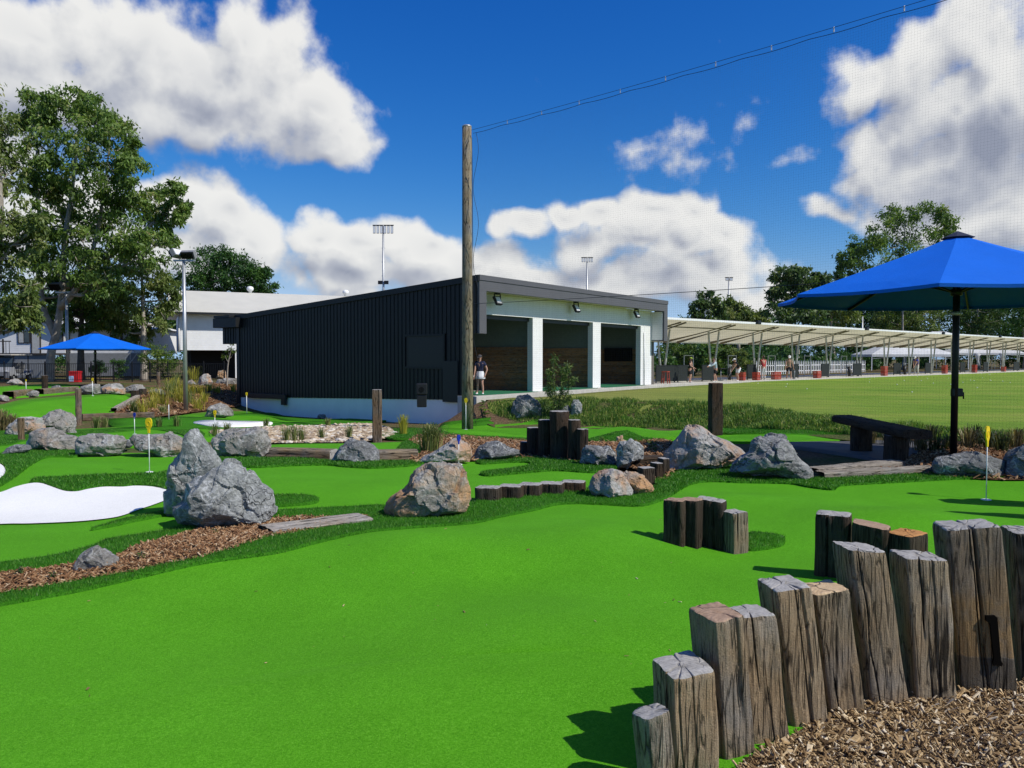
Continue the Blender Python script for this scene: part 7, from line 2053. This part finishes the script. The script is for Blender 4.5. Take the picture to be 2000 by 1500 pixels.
def leaves(centers, radii, per, size, rng, droop=0.4, mat=None, flat=1.0, subs=11, shell=0.75):
    """leaf-sized quads gathered in sprays on the outside of clumps"""
    P_, Rr = [], []
    for c, r in zip(centers, radii):
        n = max(4, int(subs * (0.8 + 0.4 * rng.random())))
        d = rng.normal(size=(n, 3)); d /= np.linalg.norm(d, axis=1)[:, None]
        rad = r * (shell + (1 - shell) * rng.random(n)) * np.where(rng.random(n) < 0.25, 0.5, 1.0)
        q = c + d * rad[:, None] * np.array([1, 1, flat])
        P_.append(q); Rr.append(r * (0.26 + 0.22 * rng.random(n)))
    q = np.concatenate(P_); rr = np.concatenate(Rr)
    m = rng.poisson(per, len(q))
    idx = np.repeat(np.arange(len(q)), m)
    off = rng.normal(size=(len(idx), 3)) * 0.52
    off[:, 2] *= 0.8
    pos = q[idx] + off * rr[idx][:, None]
    n = len(pos)
    L = size * (0.6 + 0.8 * rng.random(n)); W = L * (0.28 + 0.2 * rng.random(n))
    d = rng.normal(size=(n, 3)); d[:, 2] -= droop * 1.6; d /= np.linalg.norm(d, axis=1)[:, None]
    u = np.cross(d, rng.normal(size=(n, 3))); u /= np.linalg.norm(u, axis=1)[:, None]
    p0 = pos; p1 = pos + d * (L * 0.5)[:, None] + u * (W * 0.5)[:, None]; p2 = pos + d * L[:, None]; p3 = pos + d * (L * 0.5)[:, None] - u * (W * 0.5)[:, None]
    V = np.stack([p0, p1, p2, p3], 1).reshape(-1, 3)
    cl = np.clip(rng.random(len(q)) * 0.60, 0, 1)
    rn = np.clip(cl[idx] + 0.45 * rng.random(n) ** 1.3, 0, 1)
    return V, np.arange(4 * n).reshape(-1, 4), np.repeat(rn, 4)

def tree(name, label, cat, Y, base, trunk, clumps, mat, bark, seed, per=60, size=0.26, depth=1.0, group=None, droop=0.5, trad=0.3, subs=11, zb=None, limbs=True, hsub=None):
    """base and trunk points, clump centres and radii are read off the photo and set at distance Y"""
    rng = np.random.default_rng(seed)
    bx = (base[0] - 1000) / F * Y
    z0 = gz(bx, Y) if zb is None else zb
    t = thing(name, label, cat, (bx, Y, z0), 0, group)
    org = np.array([bx, Y, z0])
    mb = MB()
    trunks = trunk if isinstance(trunk[0], list) else [trunk]
    tp = []
    for ti, tr in enumerate(trunks):
        pts = [P(a, b, Y + (0.0 if ti == 0 else rng.uniform(-0.8, 0.8))) - org for a, b in tr]
        if ti == 0: pts[0][2] = -0.2; pts[0][1] = 0
        pts = spline([list(p) for p in pts], 4, closed=False)
        n = len(pts); r0 = trad * (1.0 if ti == 0 else 0.7)
        mb.tube([tuple(p) for p in pts], [r0 * (1.25 - 0.25 * min(1, i / 3)) * (1 - 0.82 * i / (n - 1)) for i in range(n)], 9)
        tp += [(p, r0 * (1 - 0.82 * i / (n - 1))) for i, p in enumerate(pts)]
    cs, rs = [], []
    spread = (max(c[0] for c in clumps) - min(c[0] for c in clumps)) / F * Y / 2
    for (px, py, rp) in clumps:
        dy = rng.uniform(-0.55, 0.55) * min(spread, 6.0) * depth
        c = P(px, py, Y + dy) - org; r = rp / F * Y
        cs.append(c); rs.append(r)
        if limbs:
            # a limb from the nearest trunk point below
            best = min(tp, key=lambda q: np.linalg.norm(q[0] - c) + (3.0 if q[0][2] > c[2] - 0.3 else 0))
            a = best[0]; mid = (a + c) / 2 + np.array([0, 0, -0.12 * np.linalg.norm(c - a)])
            pts = spline([list(a), list(mid), list(c)], 4, closed=False)
            n = len(pts); r1 = min(best[1] * 0.7, 0.10 + 0.02 * np.linalg.norm(c - a))
            mb.tube([tuple(p) for p in pts], [r1 * (1 - 0.75 * i / (n - 1)) for i in range(n)], 6)
            for q in range(3):
                d = rng.normal(size=3); d /= np.linalg.norm(d); d[2] = abs(d[2]) * 0.6
                mb.tube([tuple(c), tuple(c + d * r * 0.5), tuple(c + d * r * 0.95)], [r1 * 0.28, r1 * 0.2, r1 * 0.1], 4)
    mb.obj('trunk', bark, t)
    V, Q, rn = leaves(np.array(cs), np.array(rs), per, size, rng, droop, subs=subs)
    add_obj('crown', np_mesh('crown', V, quads=Q, mats=[mat], attrs={'rnd': rn}), t)
    return t

T1 = [(70, 202, 30), (92, 215, 28), (120, 212, 34), (150, 212, 38), (182, 228, 38), (212, 258, 40), (240, 285, 34), (262, 296, 20), (60, 235, 30), (96, 258, 34), (140, 275, 44), (178, 298, 44), (128, 330, 44), (222, 335, 40), (262, 338, 28), (196, 362, 42), (160, 385, 40), (120, 420, 36), (152, 440, 42), (246, 388, 40), (284, 402, 28), (318, 384, 24), (344, 372, 18), (356, 398, 20), (330, 420, 24), (292, 440, 34), (242, 448, 42), (200, 432, 34), (330, 462, 20), (300, 480, 34), (262, 500, 40), (205, 498, 40), (152, 512, 36), (112, 480, 34), (84, 520, 30), (180, 556, 34), (352, 420, 14), (72, 300, 26), (96, 380, 30), (64, 350, 24), (120, 370, 28), (70, 420, 28), (100, 450, 30), (60, 500, 24), (140, 560, 30), (210, 545, 34), (240, 545, 30), (120, 545, 26), (160, 470, 34), (225, 400, 30), (180, 200, 22), (215, 235, 24), (100, 320, 26)]
tree('gum_tree', 'tallest gum tree with a wide feathery crown at left', 'tree', 54.0, (95, 738), [[(95, 738), (100, 690), (112, 640), (122, 560), (126, 470), (140, 380), (150, 290), (160, 230)], [(108, 655), (85, 600), (78, 520), (76, 420), (72, 300), (75, 220)], [(118, 600), (165, 540), (190, 450), (205, 360), (215, 270)], [(126, 560), (215, 500), (280, 450), (335, 405)]], T1, L_GUM, M_BARK, 21, per=88, size=0.30, subs=12, trad=0.31, droop=0.8)
T2 = [(-30, 200, 50), (-5, 235, 38), (18, 262, 34), (0, 300, 40), (-30, 330, 50), (14, 340, 34), (-5, 400, 44), (24, 430, 34), (-10, 460, 44), (22, 480, 36), (52, 470, 28), (-20, 530, 50), (22, 545, 40), (52, 560, 30), (0, 600, 40), (36, 600, 30), (64, 600, 24), (70, 440, 20), (20, 622, 26), (52, 625, 22), (-30, 620, 40), (-60, 420, 60), (-60, 560, 60)]
tree('gum_tree', 'gum tree cut by the left edge of the photo', 'tree', 47.0, (-20, 740), [(-20, 740), (-18, 650), (-10, 540), (0, 420), (-5, 300), (-10, 220)], T2, L_GUM2, M_BARK, 22, per=76, size=0.28, trad=0.40, droop=0.8)
T3 = [(258, 520, 34), (296, 532, 34), (322, 548, 22), (240, 560, 36), (284, 580, 36), (318, 592, 26), (250, 610, 34), (292, 625, 32), (322, 622, 22), (226, 600, 26), (270, 650, 26), (236, 640, 24), (338, 570, 16)]
tree('gum_tree', 'shorter drooping gum tree right of the tallest one', 'tree', 57.0, (281, 730), [(281, 730), (281, 680), (280, 620), (278, 560), (275, 510)], T3, L_GUM2, M_BARK, 23, per=80, size=0.27, trad=0.26, droop=0.8)
tree('gum_tree', 'slender gum with a dark trunk between the left houses', 'tree', 58.0, (158, 735), [(158, 735), (158, 680), (160, 620), (170, 560), (180, 500)], [(150, 560, 26), (180, 575, 28), (200, 590, 28), (165, 605, 24), (192, 615, 22), (140, 590, 20), (212, 560, 24), (110, 565, 24), (120, 600, 24), (96, 590, 22), (140, 625, 20), (176, 632, 22), (205, 625, 22), (222, 610, 20), (86, 615, 18), (190, 540, 26)], L_GUM, M_BARKD, 24, per=80, size=0.26, trad=0.28, droop=0.8)
T5 = [(380, 530, 30), (405, 512, 26), (435, 505, 26), (460, 515, 28), (485, 528, 24), (505, 545, 22), (520, 560, 18), (420, 535, 34), (455, 545, 34), (490, 560, 26), (390, 558, 28), (430, 565, 30), (365, 550, 22), (515, 535, 12), (470, 570, 28)]
tree('fig_tree', 'round dark green tree behind the white hall roof', 'tree', 82.0, (440, 720), [(440, 720), (440, 640), (440, 580), (440, 530)], T5, L_DARK, M_BARKD, 25, per=100, size=0.32, trad=0.4, droop=0.2, subs=14)
# shrubs by the fence and the range
tree('shrub', 'rounded dark green shrub right of the small umbrella', 'shrub', 53.5, (308, 730), [(308, 730), (308, 700), (308, 685)], [(300, 684, 18), (322, 690, 18), (288, 698, 16), (312, 705, 20), (332, 706, 14), (296, 714, 16), (322, 718, 15)], L_LIME, M_BARKD, 26, per=60, size=0.13, trad=0.06, droop=0.2)
tree('shrub', 'small shrub left of the rounded one, behind the black fence', 'shrub', 54.0, (232, 738), [(232, 738), (232, 722), (232, 712)], [(226, 712, 10), (240, 714, 11), (232, 722, 12)], L_DARK, M_BARKD, 27, per=50, size=0.13, trad=0.05, droop=0.2)
tree('shrub', 'low shrub behind the black fence under the small umbrella', 'shrub', 54.5, (195, 735), [(195, 735), (195, 720), (195, 712)], [(190, 712, 10), (200, 716, 10), (184, 722, 9)], L_DARK, M_BARKD, 28, per=50, size=0.13, trad=0.05, droop=0.2)
tree('sapling', 'thin pale sapling at the rear end of the black building', 'tree', 47.0, (443, 748), [(443, 748), (445, 715), (450, 690), (455, 668)], [(452, 672, 8), (446, 684, 8), (457, 688, 7), (440, 696, 7)], L_LIME, M_BARK, 29, per=12, size=0.13, trad=0.05, droop=0.4, subs=6)

# the belt of gums behind the range
GT = 'gum trees behind the driving range'
BELT = [
    ('small gum just right of the bay building roof', 1382, [(1378, 588, 18), (1362, 600, 14), (1398, 600, 16), (1376, 616, 20), (1408, 616, 14), (1355, 622, 14), (1395, 632, 18)], 92, L_FAR),
    ('low gum in front of the thin stadium light', 1440, [(1428, 592, 13), (1442, 604, 15), (1462, 610, 16), (1482, 620, 14), (1430, 618, 18), (1455, 630, 18), (1488, 632, 12)], 100, L_GUM2),
    ('gum left of the umbrella with a flat clumpy top', 1555, [(1528, 538, 20), (1552, 532, 20), (1580, 536, 18), (1604, 548, 14), (1516, 560, 18), (1544, 560, 24), (1578, 565, 22), (1524, 585, 22), (1560, 592, 26), (1598, 582, 20), (1515, 610, 20), (1545, 620, 24), (1590, 615, 24)], 90, L_FAR),
    ('big gum towering behind the blue umbrella', 1765, [(1745, 428, 28), (1778, 420, 28), (1812, 422, 28), (1842, 432, 26), (1856, 448, 18), (1722, 448, 28), (1760, 460, 36), (1805, 465, 38), (1838, 470, 24), (1695, 468, 28), (1678, 490, 24), (1660, 508, 22), (1715, 495, 36), (1648, 524, 18), (1690, 525, 30), (1770, 505, 40), (1815, 510, 36), (1640, 545, 16), (1725, 540, 40), (1790, 550, 44)], 96, L_GUM),
    ('gum at the left end of the dark belt under the umbrella', 1625, [(1615, 590, 24), (1640, 575, 22), (1660, 590, 26), (1628, 612, 26), (1655, 622, 24), (1600, 625, 20)], 104, L_GUM2),
    ('gum with pale forked trunks under the umbrella', 1790, [(1770, 585, 22), (1800, 580, 20), (1745, 600, 26), (1815, 605, 26), (1730, 625, 24), (1775, 628, 24), (1810, 632, 22)], 102, L_GUM2),
    ('dark gum left of the umbrella pole', 1710, [(1690, 590, 26), (1716, 582, 24), (1700, 612, 28), (1730, 602, 22), (1685, 632, 22), (1715, 636, 24)], 108, L_DARK),
    ('broad gum right of the umbrella pole', 1910, [(1880, 570, 28), (1915, 560, 30), (1950, 566, 28), (1870, 600, 30), (1905, 598, 34), (1945, 600, 32), (1885, 630, 28), (1925, 632, 30)], 104, L_FAR),
    ('dark gum at the right edge of the belt', 2000, [(1980, 565, 30), (2015, 560, 34), (1990, 600, 34), (2030, 600, 36), (1975, 630, 28), (2010, 636, 32), (2060, 580, 40), (2060, 630, 36)], 100, L_DARK),
    ('gum far right beyond the belt edge', 2160, [(2120, 540, 50), (2180, 530, 50), (2150, 590, 50), (2210, 590, 50), (2120, 630, 40)], 100, L_FAR),
]
for i, (lb, bx, cl, Y, mt) in enumerate(BELT):
    top = min(c[1] for c in cl)
    if bx > 1650: Y += 22
    tree('gum_tree', lb, 'tree', Y, (bx, 722), [(bx, 722), (bx + 3, 680), (bx - 2, 640), (bx + 2, top + 20)], cl, mt, M_BARK, 40 + i, per=80, size=0.46, group=GT, trad=0.30, droop=0.6, zb=0.0)
# dark understorey of the wood, too dense to count
rngu = np.random.default_rng(77)
cs, rs = [], []
for i in range(230):
    px = rngu.uniform(1310, 2280); Y = rngu.uniform(134, 150)
    cs.append(P(px, rngu.uniform(572, 708) if px > 1540 else rngu.uniform(640, 705), Y)); rs.append(rngu.uniform(1.8, 3.4))
V, Q, rn = leaves(np.array(cs), np.array(rs), 55, 0.55, rngu, 0.3, subs=10)
props(add_obj('undergrowth', np_mesh('undergrowth', V, quads=Q, mats=[L_DARK], attrs={'rnd': rn})), kind='stuff')
cs, rs = [], []  # left foliage added to darken the house area where tree shade falls
for i in range(80):
    px = rngu.uniform(-250, 430); Y = rngu.uniform(78, 92)
    cs.append(P(px, rngu.uniform(585, 700), Y)); rs.append(rngu.uniform(1.2, 2.4))
V, Q, rn = leaves(np.array(cs), np.array(rs), 50, 0.42, rngu, 0.3, subs=10)
props(add_obj('undergrowth', np_mesh('undergrowth', V, quads=Q, mats=[L_DARK], attrs={'rnd': rn})), kind='stuff')
cs, rs = [], []  # dark shrubs added behind the bays to stand for the shade there
for i in range(110):
    s_ = rngu.uniform(2, 105); q = rw(s_, rngu.uniform(12.5, 19.0) + (9.0 if s_ > 48 else 0), rngu.uniform(0.3, 2.2))
    cs.append(np.array(q)); rs.append(rngu.uniform(0.7, 1.5))
V, Q, rn = leaves(np.array(cs), np.array(rs), 50, 0.36, rngu, 0.3, subs=10)
props(add_obj('undergrowth', np_mesh('undergrowth', V, quads=Q, mats=[L_DARK], attrs={'rnd': rn})), kind='stuff')
# brighter shrubs under the awning
for i, (lb, bx, cl) in enumerate([
    ('bright green shrub behind the first awning bays, nearest the building', 1315, [(1292, 690, 16), (1318, 684, 18), (1340, 690, 16), (1300, 708, 16), (1330, 708, 18)]),
    ('bright green shrub behind the second awning bay', 1385, [(1365, 682, 18), (1392, 680, 18), (1412, 688, 16), (1372, 702, 18), (1402, 704, 16)]),
    ('darker shrub behind the third awning bay', 1440, [(1428, 688, 12), (1446, 692, 14), (1434, 706, 14), (1456, 706, 12)])]):
    tree('shrub', lb, 'shrub', 72.0, (bx, 735), [(bx, 735), (bx, 710), (bx, 690)], cl, L_LIME if i < 2 else L_GUM2, M_BARKD, 60 + i, per=60, size=0.24, trad=0.1, droop=0.3)

# ------------------------------------------------------------------ grasses
G_YEL = leaf_mat('yellow_grass', [(0.0, (0.12, 0.14, 0.016)), (0.4, (0.34, 0.35, 0.04)), (0.8, (0.55, 0.48, 0.07)), (1.0, (0.62, 0.50, 0.15))], 0.35)
G_GRN = leaf_mat('tussock_grass', [(0.0, (0.044, 0.075, 0.018)), (0.5, (0.125, 0.188, 0.044)), (0.85, (0.288, 0.312, 0.100)), (1.0, (0.525, 0.450, 0.225))], 0.3)
G_DRY = leaf_mat('dry_grass', [(0.0, (0.06, 0.05, 0.02)), (0.5, (0.18, 0.14, 0.06)), (0.85, (0.34, 0.26, 0.12)), (1.0, (0.48, 0.40, 0.24))], 0.25)
G_DRK = leaf_mat('dark_lily_grass', [(0.0, (0.012, 0.022, 0.008)), (0.6, (0.05, 0.075, 0.022)), (0.9, (0.13, 0.14, 0.05)), (1.0, (0.22, 0.19, 0.09))], 0.2)
G_BANK = leaf_mat('bank_grass', [(0.0, (0.022, 0.064, 0.010)), (0.45, (0.075, 0.180, 0.020)), (0.8, (0.206, 0.342, 0.050)), (0.95, (0.431, 0.450, 0.116)), (1.0, (0.712, 0.612, 0.248))], 0.3)
def tuft(label, px, py, hpx, wpx, n, mat, seed, group, lean=0.9, seeds=0, width=None):
    g = G(px, py); k = g[1] / F
    h, w = hpx * k, wpx * k
    rng = np.random.default_rng(seed)
    r = np.abs(rng.normal(size=n)) * w * 0.16; a = rng.random(n) * 6.28
    pts = np.stack([r * np.cos(a), r * np.sin(a), np.full(n, -0.01)], -1)
    hh = h * (0.55 + 0.5 * rng.random(n)); ww = (width or 0.006) * (g[1] / 14.0) ** 0.5 * (0.6 + 0.8 * rng.random(n))
    la = a + rng.normal(size=n) * 0.5; l = w * 0.55 * rng.random(n) ** 0.8 * lean
    dx, dy = -np.sin(la) , np.cos(la)
    V = []; T = []
    s0 = pts; out = np.stack([np.cos(la) * l, np.sin(la) * l, 0 * l], -1); up = np.array([0, 0, 1.0])
    side = np.stack([dx * ww, dy * ww, 0 * ww], -1)
    p0a, p0b = s0 - side, s0 + side
    m = s0 + out * 0.30 + up * (hh * 0.60)[:, None]; ma, mb_ = m - side * 0.8, m + side * 0.8
    m2 = s0 + out * 0.68 + up * (hh * 0.92)[:, None]; m2a, m2b = m2 - side * 0.55, m2 + side * 0.55
    tip = s0 + out + up * (hh * (1.0 - 0.18 * (l / (w * 0.55 + 1e-6))))[:, None]
    V = np.stack([p0a, p0b, ma, mb_, m2a, m2b, tip], 1).reshape(-1, 3)
    b = np.arange(n)[:, None] * 7
    T = np.concatenate([b + [0, 1, 3], b + [0, 3, 2], b + [2, 3, 5], b + [2, 5, 4], b + [4, 5, 6]])
    me = np_mesh('grass_tuft', V, tris=T, mats=[mat], attrs={'rnd': np.repeat(rng.random(n), 7)})
    return props(add_obj('grass_tuft', me, loc=tuple(g)), label, 'grass tuft', group)
rt = random.Random(4)
YL = ['lowest left yellow tuft at the tip of the bark bed', 'yellow tuft just right of the bed tip, above the timber edge', 'yellow tuft between the pale timber edge and the sunken rock', 'largest yellow tuft in the middle of the bark bed', 'tall green tuft left of the light pole foot, second largest', 'yellow tuft touching the light pole on its left', 'yellow tuft behind the largest one, left of the light pole', 'small yellow tuft right of the weathered sunk rock', 'green tuft just right of the light pole foot', 'yellow tuft right of the pole above the green edge', 'low yellow tuft halfway between light pole and corner boulder', 'yellow tuft beside the pale timber edge of the far green', 'flat green tuft at the front edge of the bark bed', 'small yellow tuft below the long grey boulder', 'yellow tuft right of the pole, below the pale upright boulder', 'yellow tuft behind the small grey rock near the light pole', 'green tuft left of the pale upright boulder', 'tiny yellow tuft in front of the long grey boulder', 'tiny yellow tuft against the black rear corner post', 'yellow tuft by the sapling at the rear of the black wall', 'green tuft behind the dark stumps near the fence', 'yellow tuft hiding the light pole foot from behind', 'yellow tuft behind and right of the light pole foot']
PL = ['loose green tuft left of the slim brown post', 'loose green tuft right of the slim brown post, by the timber edge', 'left one of the tufts in the middle of the pebble bed', 'tallest tuft in the middle of the pebble bed', 'right one of the three tufts standing close on the pebbles', 'lone tuft on the pebbles left of the cracked post', 'tuft on the pebbles nearest the cracked post', 'tuft right of the blue marker behind the boulders', 'tuft above the slanted grey boulder', 'tuft beside the yellow marker of the small far bunker', 'tuft just above the broad rounded grey boulder', 'tuft at the right tip of the small far bunker', 'low tuft at the back edge of the pebble bed']
LL = ['dry lily clump left of the bench seat', 'dark lily clump behind the left bench leg', 'dark lily clump seen between the bench legs', 'dry lily clump at the right bench leg', 'dark lily clump under the right end of the bench seat', 'dark lily clump just left of the umbrella pole', 'dry lily clump just right of the umbrella pole', 'dark lily clump behind the right yellow marker', 'dark lily clump right of the yellow marker above the dark slab', 'dry lily clump at the right photo edge', 'dark lily clump behind the bench end, near the lawn', 'dark lily clump behind the umbrella pole, near the lawn']
for i, (px, py, h, w) in enumerate([(262, 806, 22, 26), (280, 808, 26, 28), (298, 800, 24, 26), (318, 792, 30, 34), (336, 778, 34, 36), (352, 786, 28, 28), (346, 768, 26, 30), (330, 764, 24, 24), (372, 790, 26, 28), (386, 800, 22, 24), (398, 786, 18, 22), (300, 782, 22, 24), (320, 808, 16, 22), (410, 764, 14, 18), (392, 772, 18, 20), (378, 745, 26, 24), (388, 738, 22, 22), (425, 768, 14, 16), (455, 765, 14, 16), (460, 735, 16, 12), (345, 750, 20, 20), (360, 772, 24, 22), (376, 770, 20, 20)]):
    tuft(YL[i], px, py, h * 1.25, w * 1.5, 95, G_YEL if i % 4 else G_GRN, 300 + i, 'yellow grasses in the bark bed round the light pole')
for i, (px, py, h, w) in enumerate([(190, 836, 26, 26), (205, 834, 22, 24), (560, 862, 34, 30), (575, 864, 36, 30), (590, 862, 30, 26), (628, 856, 24, 20), (682, 858, 30, 22), (310, 835, 24, 22), (345, 834, 26, 22), (420, 852, 30, 24), (445, 848, 26, 22), (520, 836, 22, 20), (640, 834, 20, 18)]):
    tuft(PL[i], px, py, h, w, 80, G_GRN, 340 + i, 'grass tufts in the pebble bed')
tuft('bushy pale tussock on the bark right of the tall cracked post', 840, 884, 62, 62, 420, G_GRN, 371, 'single grass clumps', width=0.007)
tuft('yellow flowering clump right of the tall cracked post', 788, 850, 44, 26, 160, G_YEL, 372, 'single grass clumps')
tuft('dry orange grass clump at the left edge below the far green', 2, 842, 46, 50, 260, G_DRY, 373, 'single grass clumps')
tuft('dry grass clump between the left edge and the pale boulder', 24, 832, 26, 30, 140, G_DRY, 374, 'single grass clumps')
for i, (px, py, h, w) in enumerate([(1700, 866, 30, 34), (1735, 868, 34, 36), (1765, 874, 34, 40), (1800, 880, 34, 36), (1826, 884, 30, 34), (1852, 880, 30, 30), (1890, 876, 40, 38), (1930, 878, 40, 44), (1955, 884, 38, 40), (1985, 878, 40, 40), (1820, 860, 30, 30), (1905, 866, 36, 34)]):
    tuft(LL[i], px, py, h * 1.15, w * 1.2, 120, G_DRK if i % 3 else G_DRY, 380 + i, 'spiky lily grass behind the bench', width=0.008)

# long grass on the bank between the greens and the lawn
sheet('grass_bank', [(-0.9, 29.5), (2.7, 29.1), (5.5, 27.9), (7.5, 25.1), (8.7, 19.6), (9.9, 16.1), (13.5, 12.5), (11.5, 10.9), (8.6, 14.6), (7.0, 18.2), (5.6, 22.6), (3.6, 25.4), (1.6, 26.4), (-0.6, 27.2)], ground_mat(), 0.004, 0.03, px=False, sub=3)
_, wv, Vv, Tv = sheet('grass_bank', [(-0.6, 29.3), (2.7, 29.1), (5.5, 27.9), (7.5, 25.1), (8.7, 19.6), (9.9, 16.1), (13.5, 12.5), (12.4, 11.6), (9.0, 15.4), (7.4, 18.8), (6.0, 23.0), (3.8, 26.2), (1.4, 27.3), (-0.6, 28.3)], M_LAWN, 0.008, 0.03, px=False, sub=3)
gp = scatter_tris(Vv, Tv, lambda d: np.where(d > 13, 1500.0 * np.clip(20.0 / d, 0.6, 1.4), 1500.0), np.random.default_rng(9))
# clumps of different height
hn = np.array([mnoise.noise(Vector((p[0] * 0.9, p[1] * 0.9, 3.0))) for p in gp])
keep = hn > -0.6
gp = gp[keep]; hn = hn[keep]
rg = np.random.default_rng(10)
for lo, hi, hgt in ((-1.0, -0.1, 0.08), (-0.1, 0.2, 0.13), (0.2, 1.0, 0.20)):
    s_ = (hn >= lo) & (hn < hi)
    if s_.any(): props(add_obj('long_grass', blades('long_grass', gp[s_], hgt, 0.009, G_BANK, rg, 0.9, bend=True)), kind='stuff')

# the leafy bush in front of the bays
def leafy_bush():
    g = G(1088, 816)
    Y = g[1]; k = Y / F
    t = thing('leafy_bush', 'young bottlebrush bush with narrow leaves in front of the second bay', 'shrub', tuple(g))
    rng = np.random.default_rng(91)
    stems = [[(1088, 816), (1086, 780), (1080, 740), (1082, 698)], [(1088, 812), (1094, 770), (1104, 735), (1110, 715)], [(1088, 806), (1078, 775), (1068, 760)], [(1090, 800), (1108, 765), (1120, 740)], [(1087, 790), (1074, 750), (1072, 725)], [(1092, 790), (1100, 750), (1098, 722)], [(1088, 810), (1070, 798), (1060, 785)], [(1089, 805), (1100, 790), (1112, 775)]]
    mb = MB(); Vs = []; Rn = []
    org = np.array(g)
    for st in stems:
        yo = rng.uniform(-0.3, 0.3)
        pts = spline([list(P(a, b, Y + yo * (i / len(st))) - org) for i, (a, b) in enumerate(st)], 6, closed=False)
        n = len(pts)
        mb.tube([tuple(p) for p in pts], [0.018 * (1 - 0.8 * i / (n - 1)) + 0.003 for i in range(n)], 5)
        for i in range(3, n):
            m = 24 if i < n - 3 else 36
            for q in range(m):
                c = pts[i] + rng.normal(size=3) * 0.05
                d = rng.normal(size=3); d[2] += 0.35; d /= np.linalg.norm(d)
                L = rng.uniform(0.10, 0.20); u = np.cross(d, rng.normal(size=3)); u /= np.linalg.norm(u); W = 0.013
                Vs += [c, c + d * L * 0.5 + u * W - np.array([0, 0, 0.0]), c + d * L - np.array([0, 0, L * 0.2]), c + d * L * 0.5 - u * W]
                Rn += [rng.random()] * 4
    mb.obj('stems', M_BARKD, t)
    add_obj('leaves', np_mesh('leaves', np.array(Vs), quads=np.arange(len(Vs)).reshape(-1, 4), mats=[L_BUSH], attrs={'rnd': Rn}), t)
L_BUSH = leaf_mat('bush_leaves', [(0.0, (0.024, 0.060, 0.014)), (0.5, (0.072, 0.144, 0.030)), (0.85, (0.192, 0.264, 0.060)), (1.0, (0.384, 0.408, 0.144))], 0.3)
leafy_bush()

def seedling(label, px, py, hpx, seed, n=26, mat=None):
    g = G(px, py); h = hpx * g[1] / F
    rng = np.random.default_rng(seed)
    Vs, Rn = [], []
    for i in range(n):
        z = h * rng.uniform(0.05, 0.9); a = rng.random() * 6.28
        c = np.array([0, 0, z]); d = np.array([math.cos(a), math.sin(a), rng.uniform(-0.1, 0.7)]); d /= np.linalg.norm(d)
        L = h * rng.uniform(0.3, 0.6); u = np.cross(d, [0, 0, 1]); u /= np.linalg.norm(u); W = L * 0.17
        Vs += [c, c + d * L * 0.5 + u * W, c + d * L - np.array([0, 0, L * 0.2]), c + d * L * 0.5 - u * W]; Rn += [rng.random()] * 4
    t = thing('seedling', label, 'plant', tuple(g), 0, 'small plants in the bark beds')
    MB().tube([(0, 0, -0.02), (0.01, 0, h * 0.5), (0, 0.01, h * 0.95)], 0.004, 5).obj('stem', M_BARKD, t)
    add_obj('leaves', np_mesh('leaves', np.array(Vs), quads=np.arange(len(Vs)).reshape(-1, 4), mats=[mat or L_DARK], attrs={'rnd': Rn}), t)
seedling('small dark seedling on the bark right of the pointed rock', 275, 1098, 24, 1)
seedling('dark seedling on the bark below the pointed rock', 103, 1136, 20, 2)
seedling('low green seedling on the bark nearest the left edge', 38, 1128, 22, 3, 40)
seedling('seedling on the bark beside the biggest grey boulder', 420, 1048, 16, 4)
seedling('pale leafy plant between the upright rock and the big pale boulder', 1275, 884, 24, 5, 50, L_BUSH)
seedling('low pale weed behind the stepped log stack', 1175, 866, 14, 6, 40, L_BUSH)
seedling('young plant against the white plinth left of the net pole', 862, 812, 28, 7, 24, L_DARK)
seedling('young plant touching the plinth beside the net pole', 884, 812, 24, 8, 20, L_BUSH)
seedling('small plant right of the net pole', 946, 814, 34, 9, 24, L_BUSH)
# dead stalks at the bottom right corner
def stalks():
    g = (2.05, 2.72)
    rng = np.random.default_rng(8)
    mb = MB()
    for i in range(26):
        x, y = rng.uniform(1.45, 2.25), rng.uniform(2.6, 3.15)
        z = gz(x, y) + 0.04
        a = rng.uniform(0, 6.28); L = rng.uniform(0.10, 0.32); b = rng.uniform(0.02, 0.12)
        mb.tube([(x, y, z), (x + math.cos(a) * L * 0.4, y + math.sin(a) * L * 0.4, z + b * 0.8), (x + math.cos(a) * L, y + math.sin(a) * L, z + b * rng.uniform(0.2, 1.2))], [0.0022, 0.0017, 0.001], 4)
    o = mb.obj('dead_stalks', plain('dead_stalk', (0.07, 0.045, 0.03), 0.9, var=0.3))
    props(o, kind='stuff')
stalks()
# sleepers standing just outside the frame at right throw the bars of shade on the green
for i, (x, y, h) in enumerate([(5.95, 8.40, 1.0), (6.2, 8.42, 0.95), (5.52, 7.55, 1.0), (5.77, 7.52, 0.9)]):
    post('sleeper of the group standing on the green beyond the right edge', (x, y, gz(x, y)), 0.22, 0.2, h, 10, (0, 0), 9, 150 + i, M_END_GREY, M_WOOD, N=48, M=14, group='sleepers beyond the right edge')
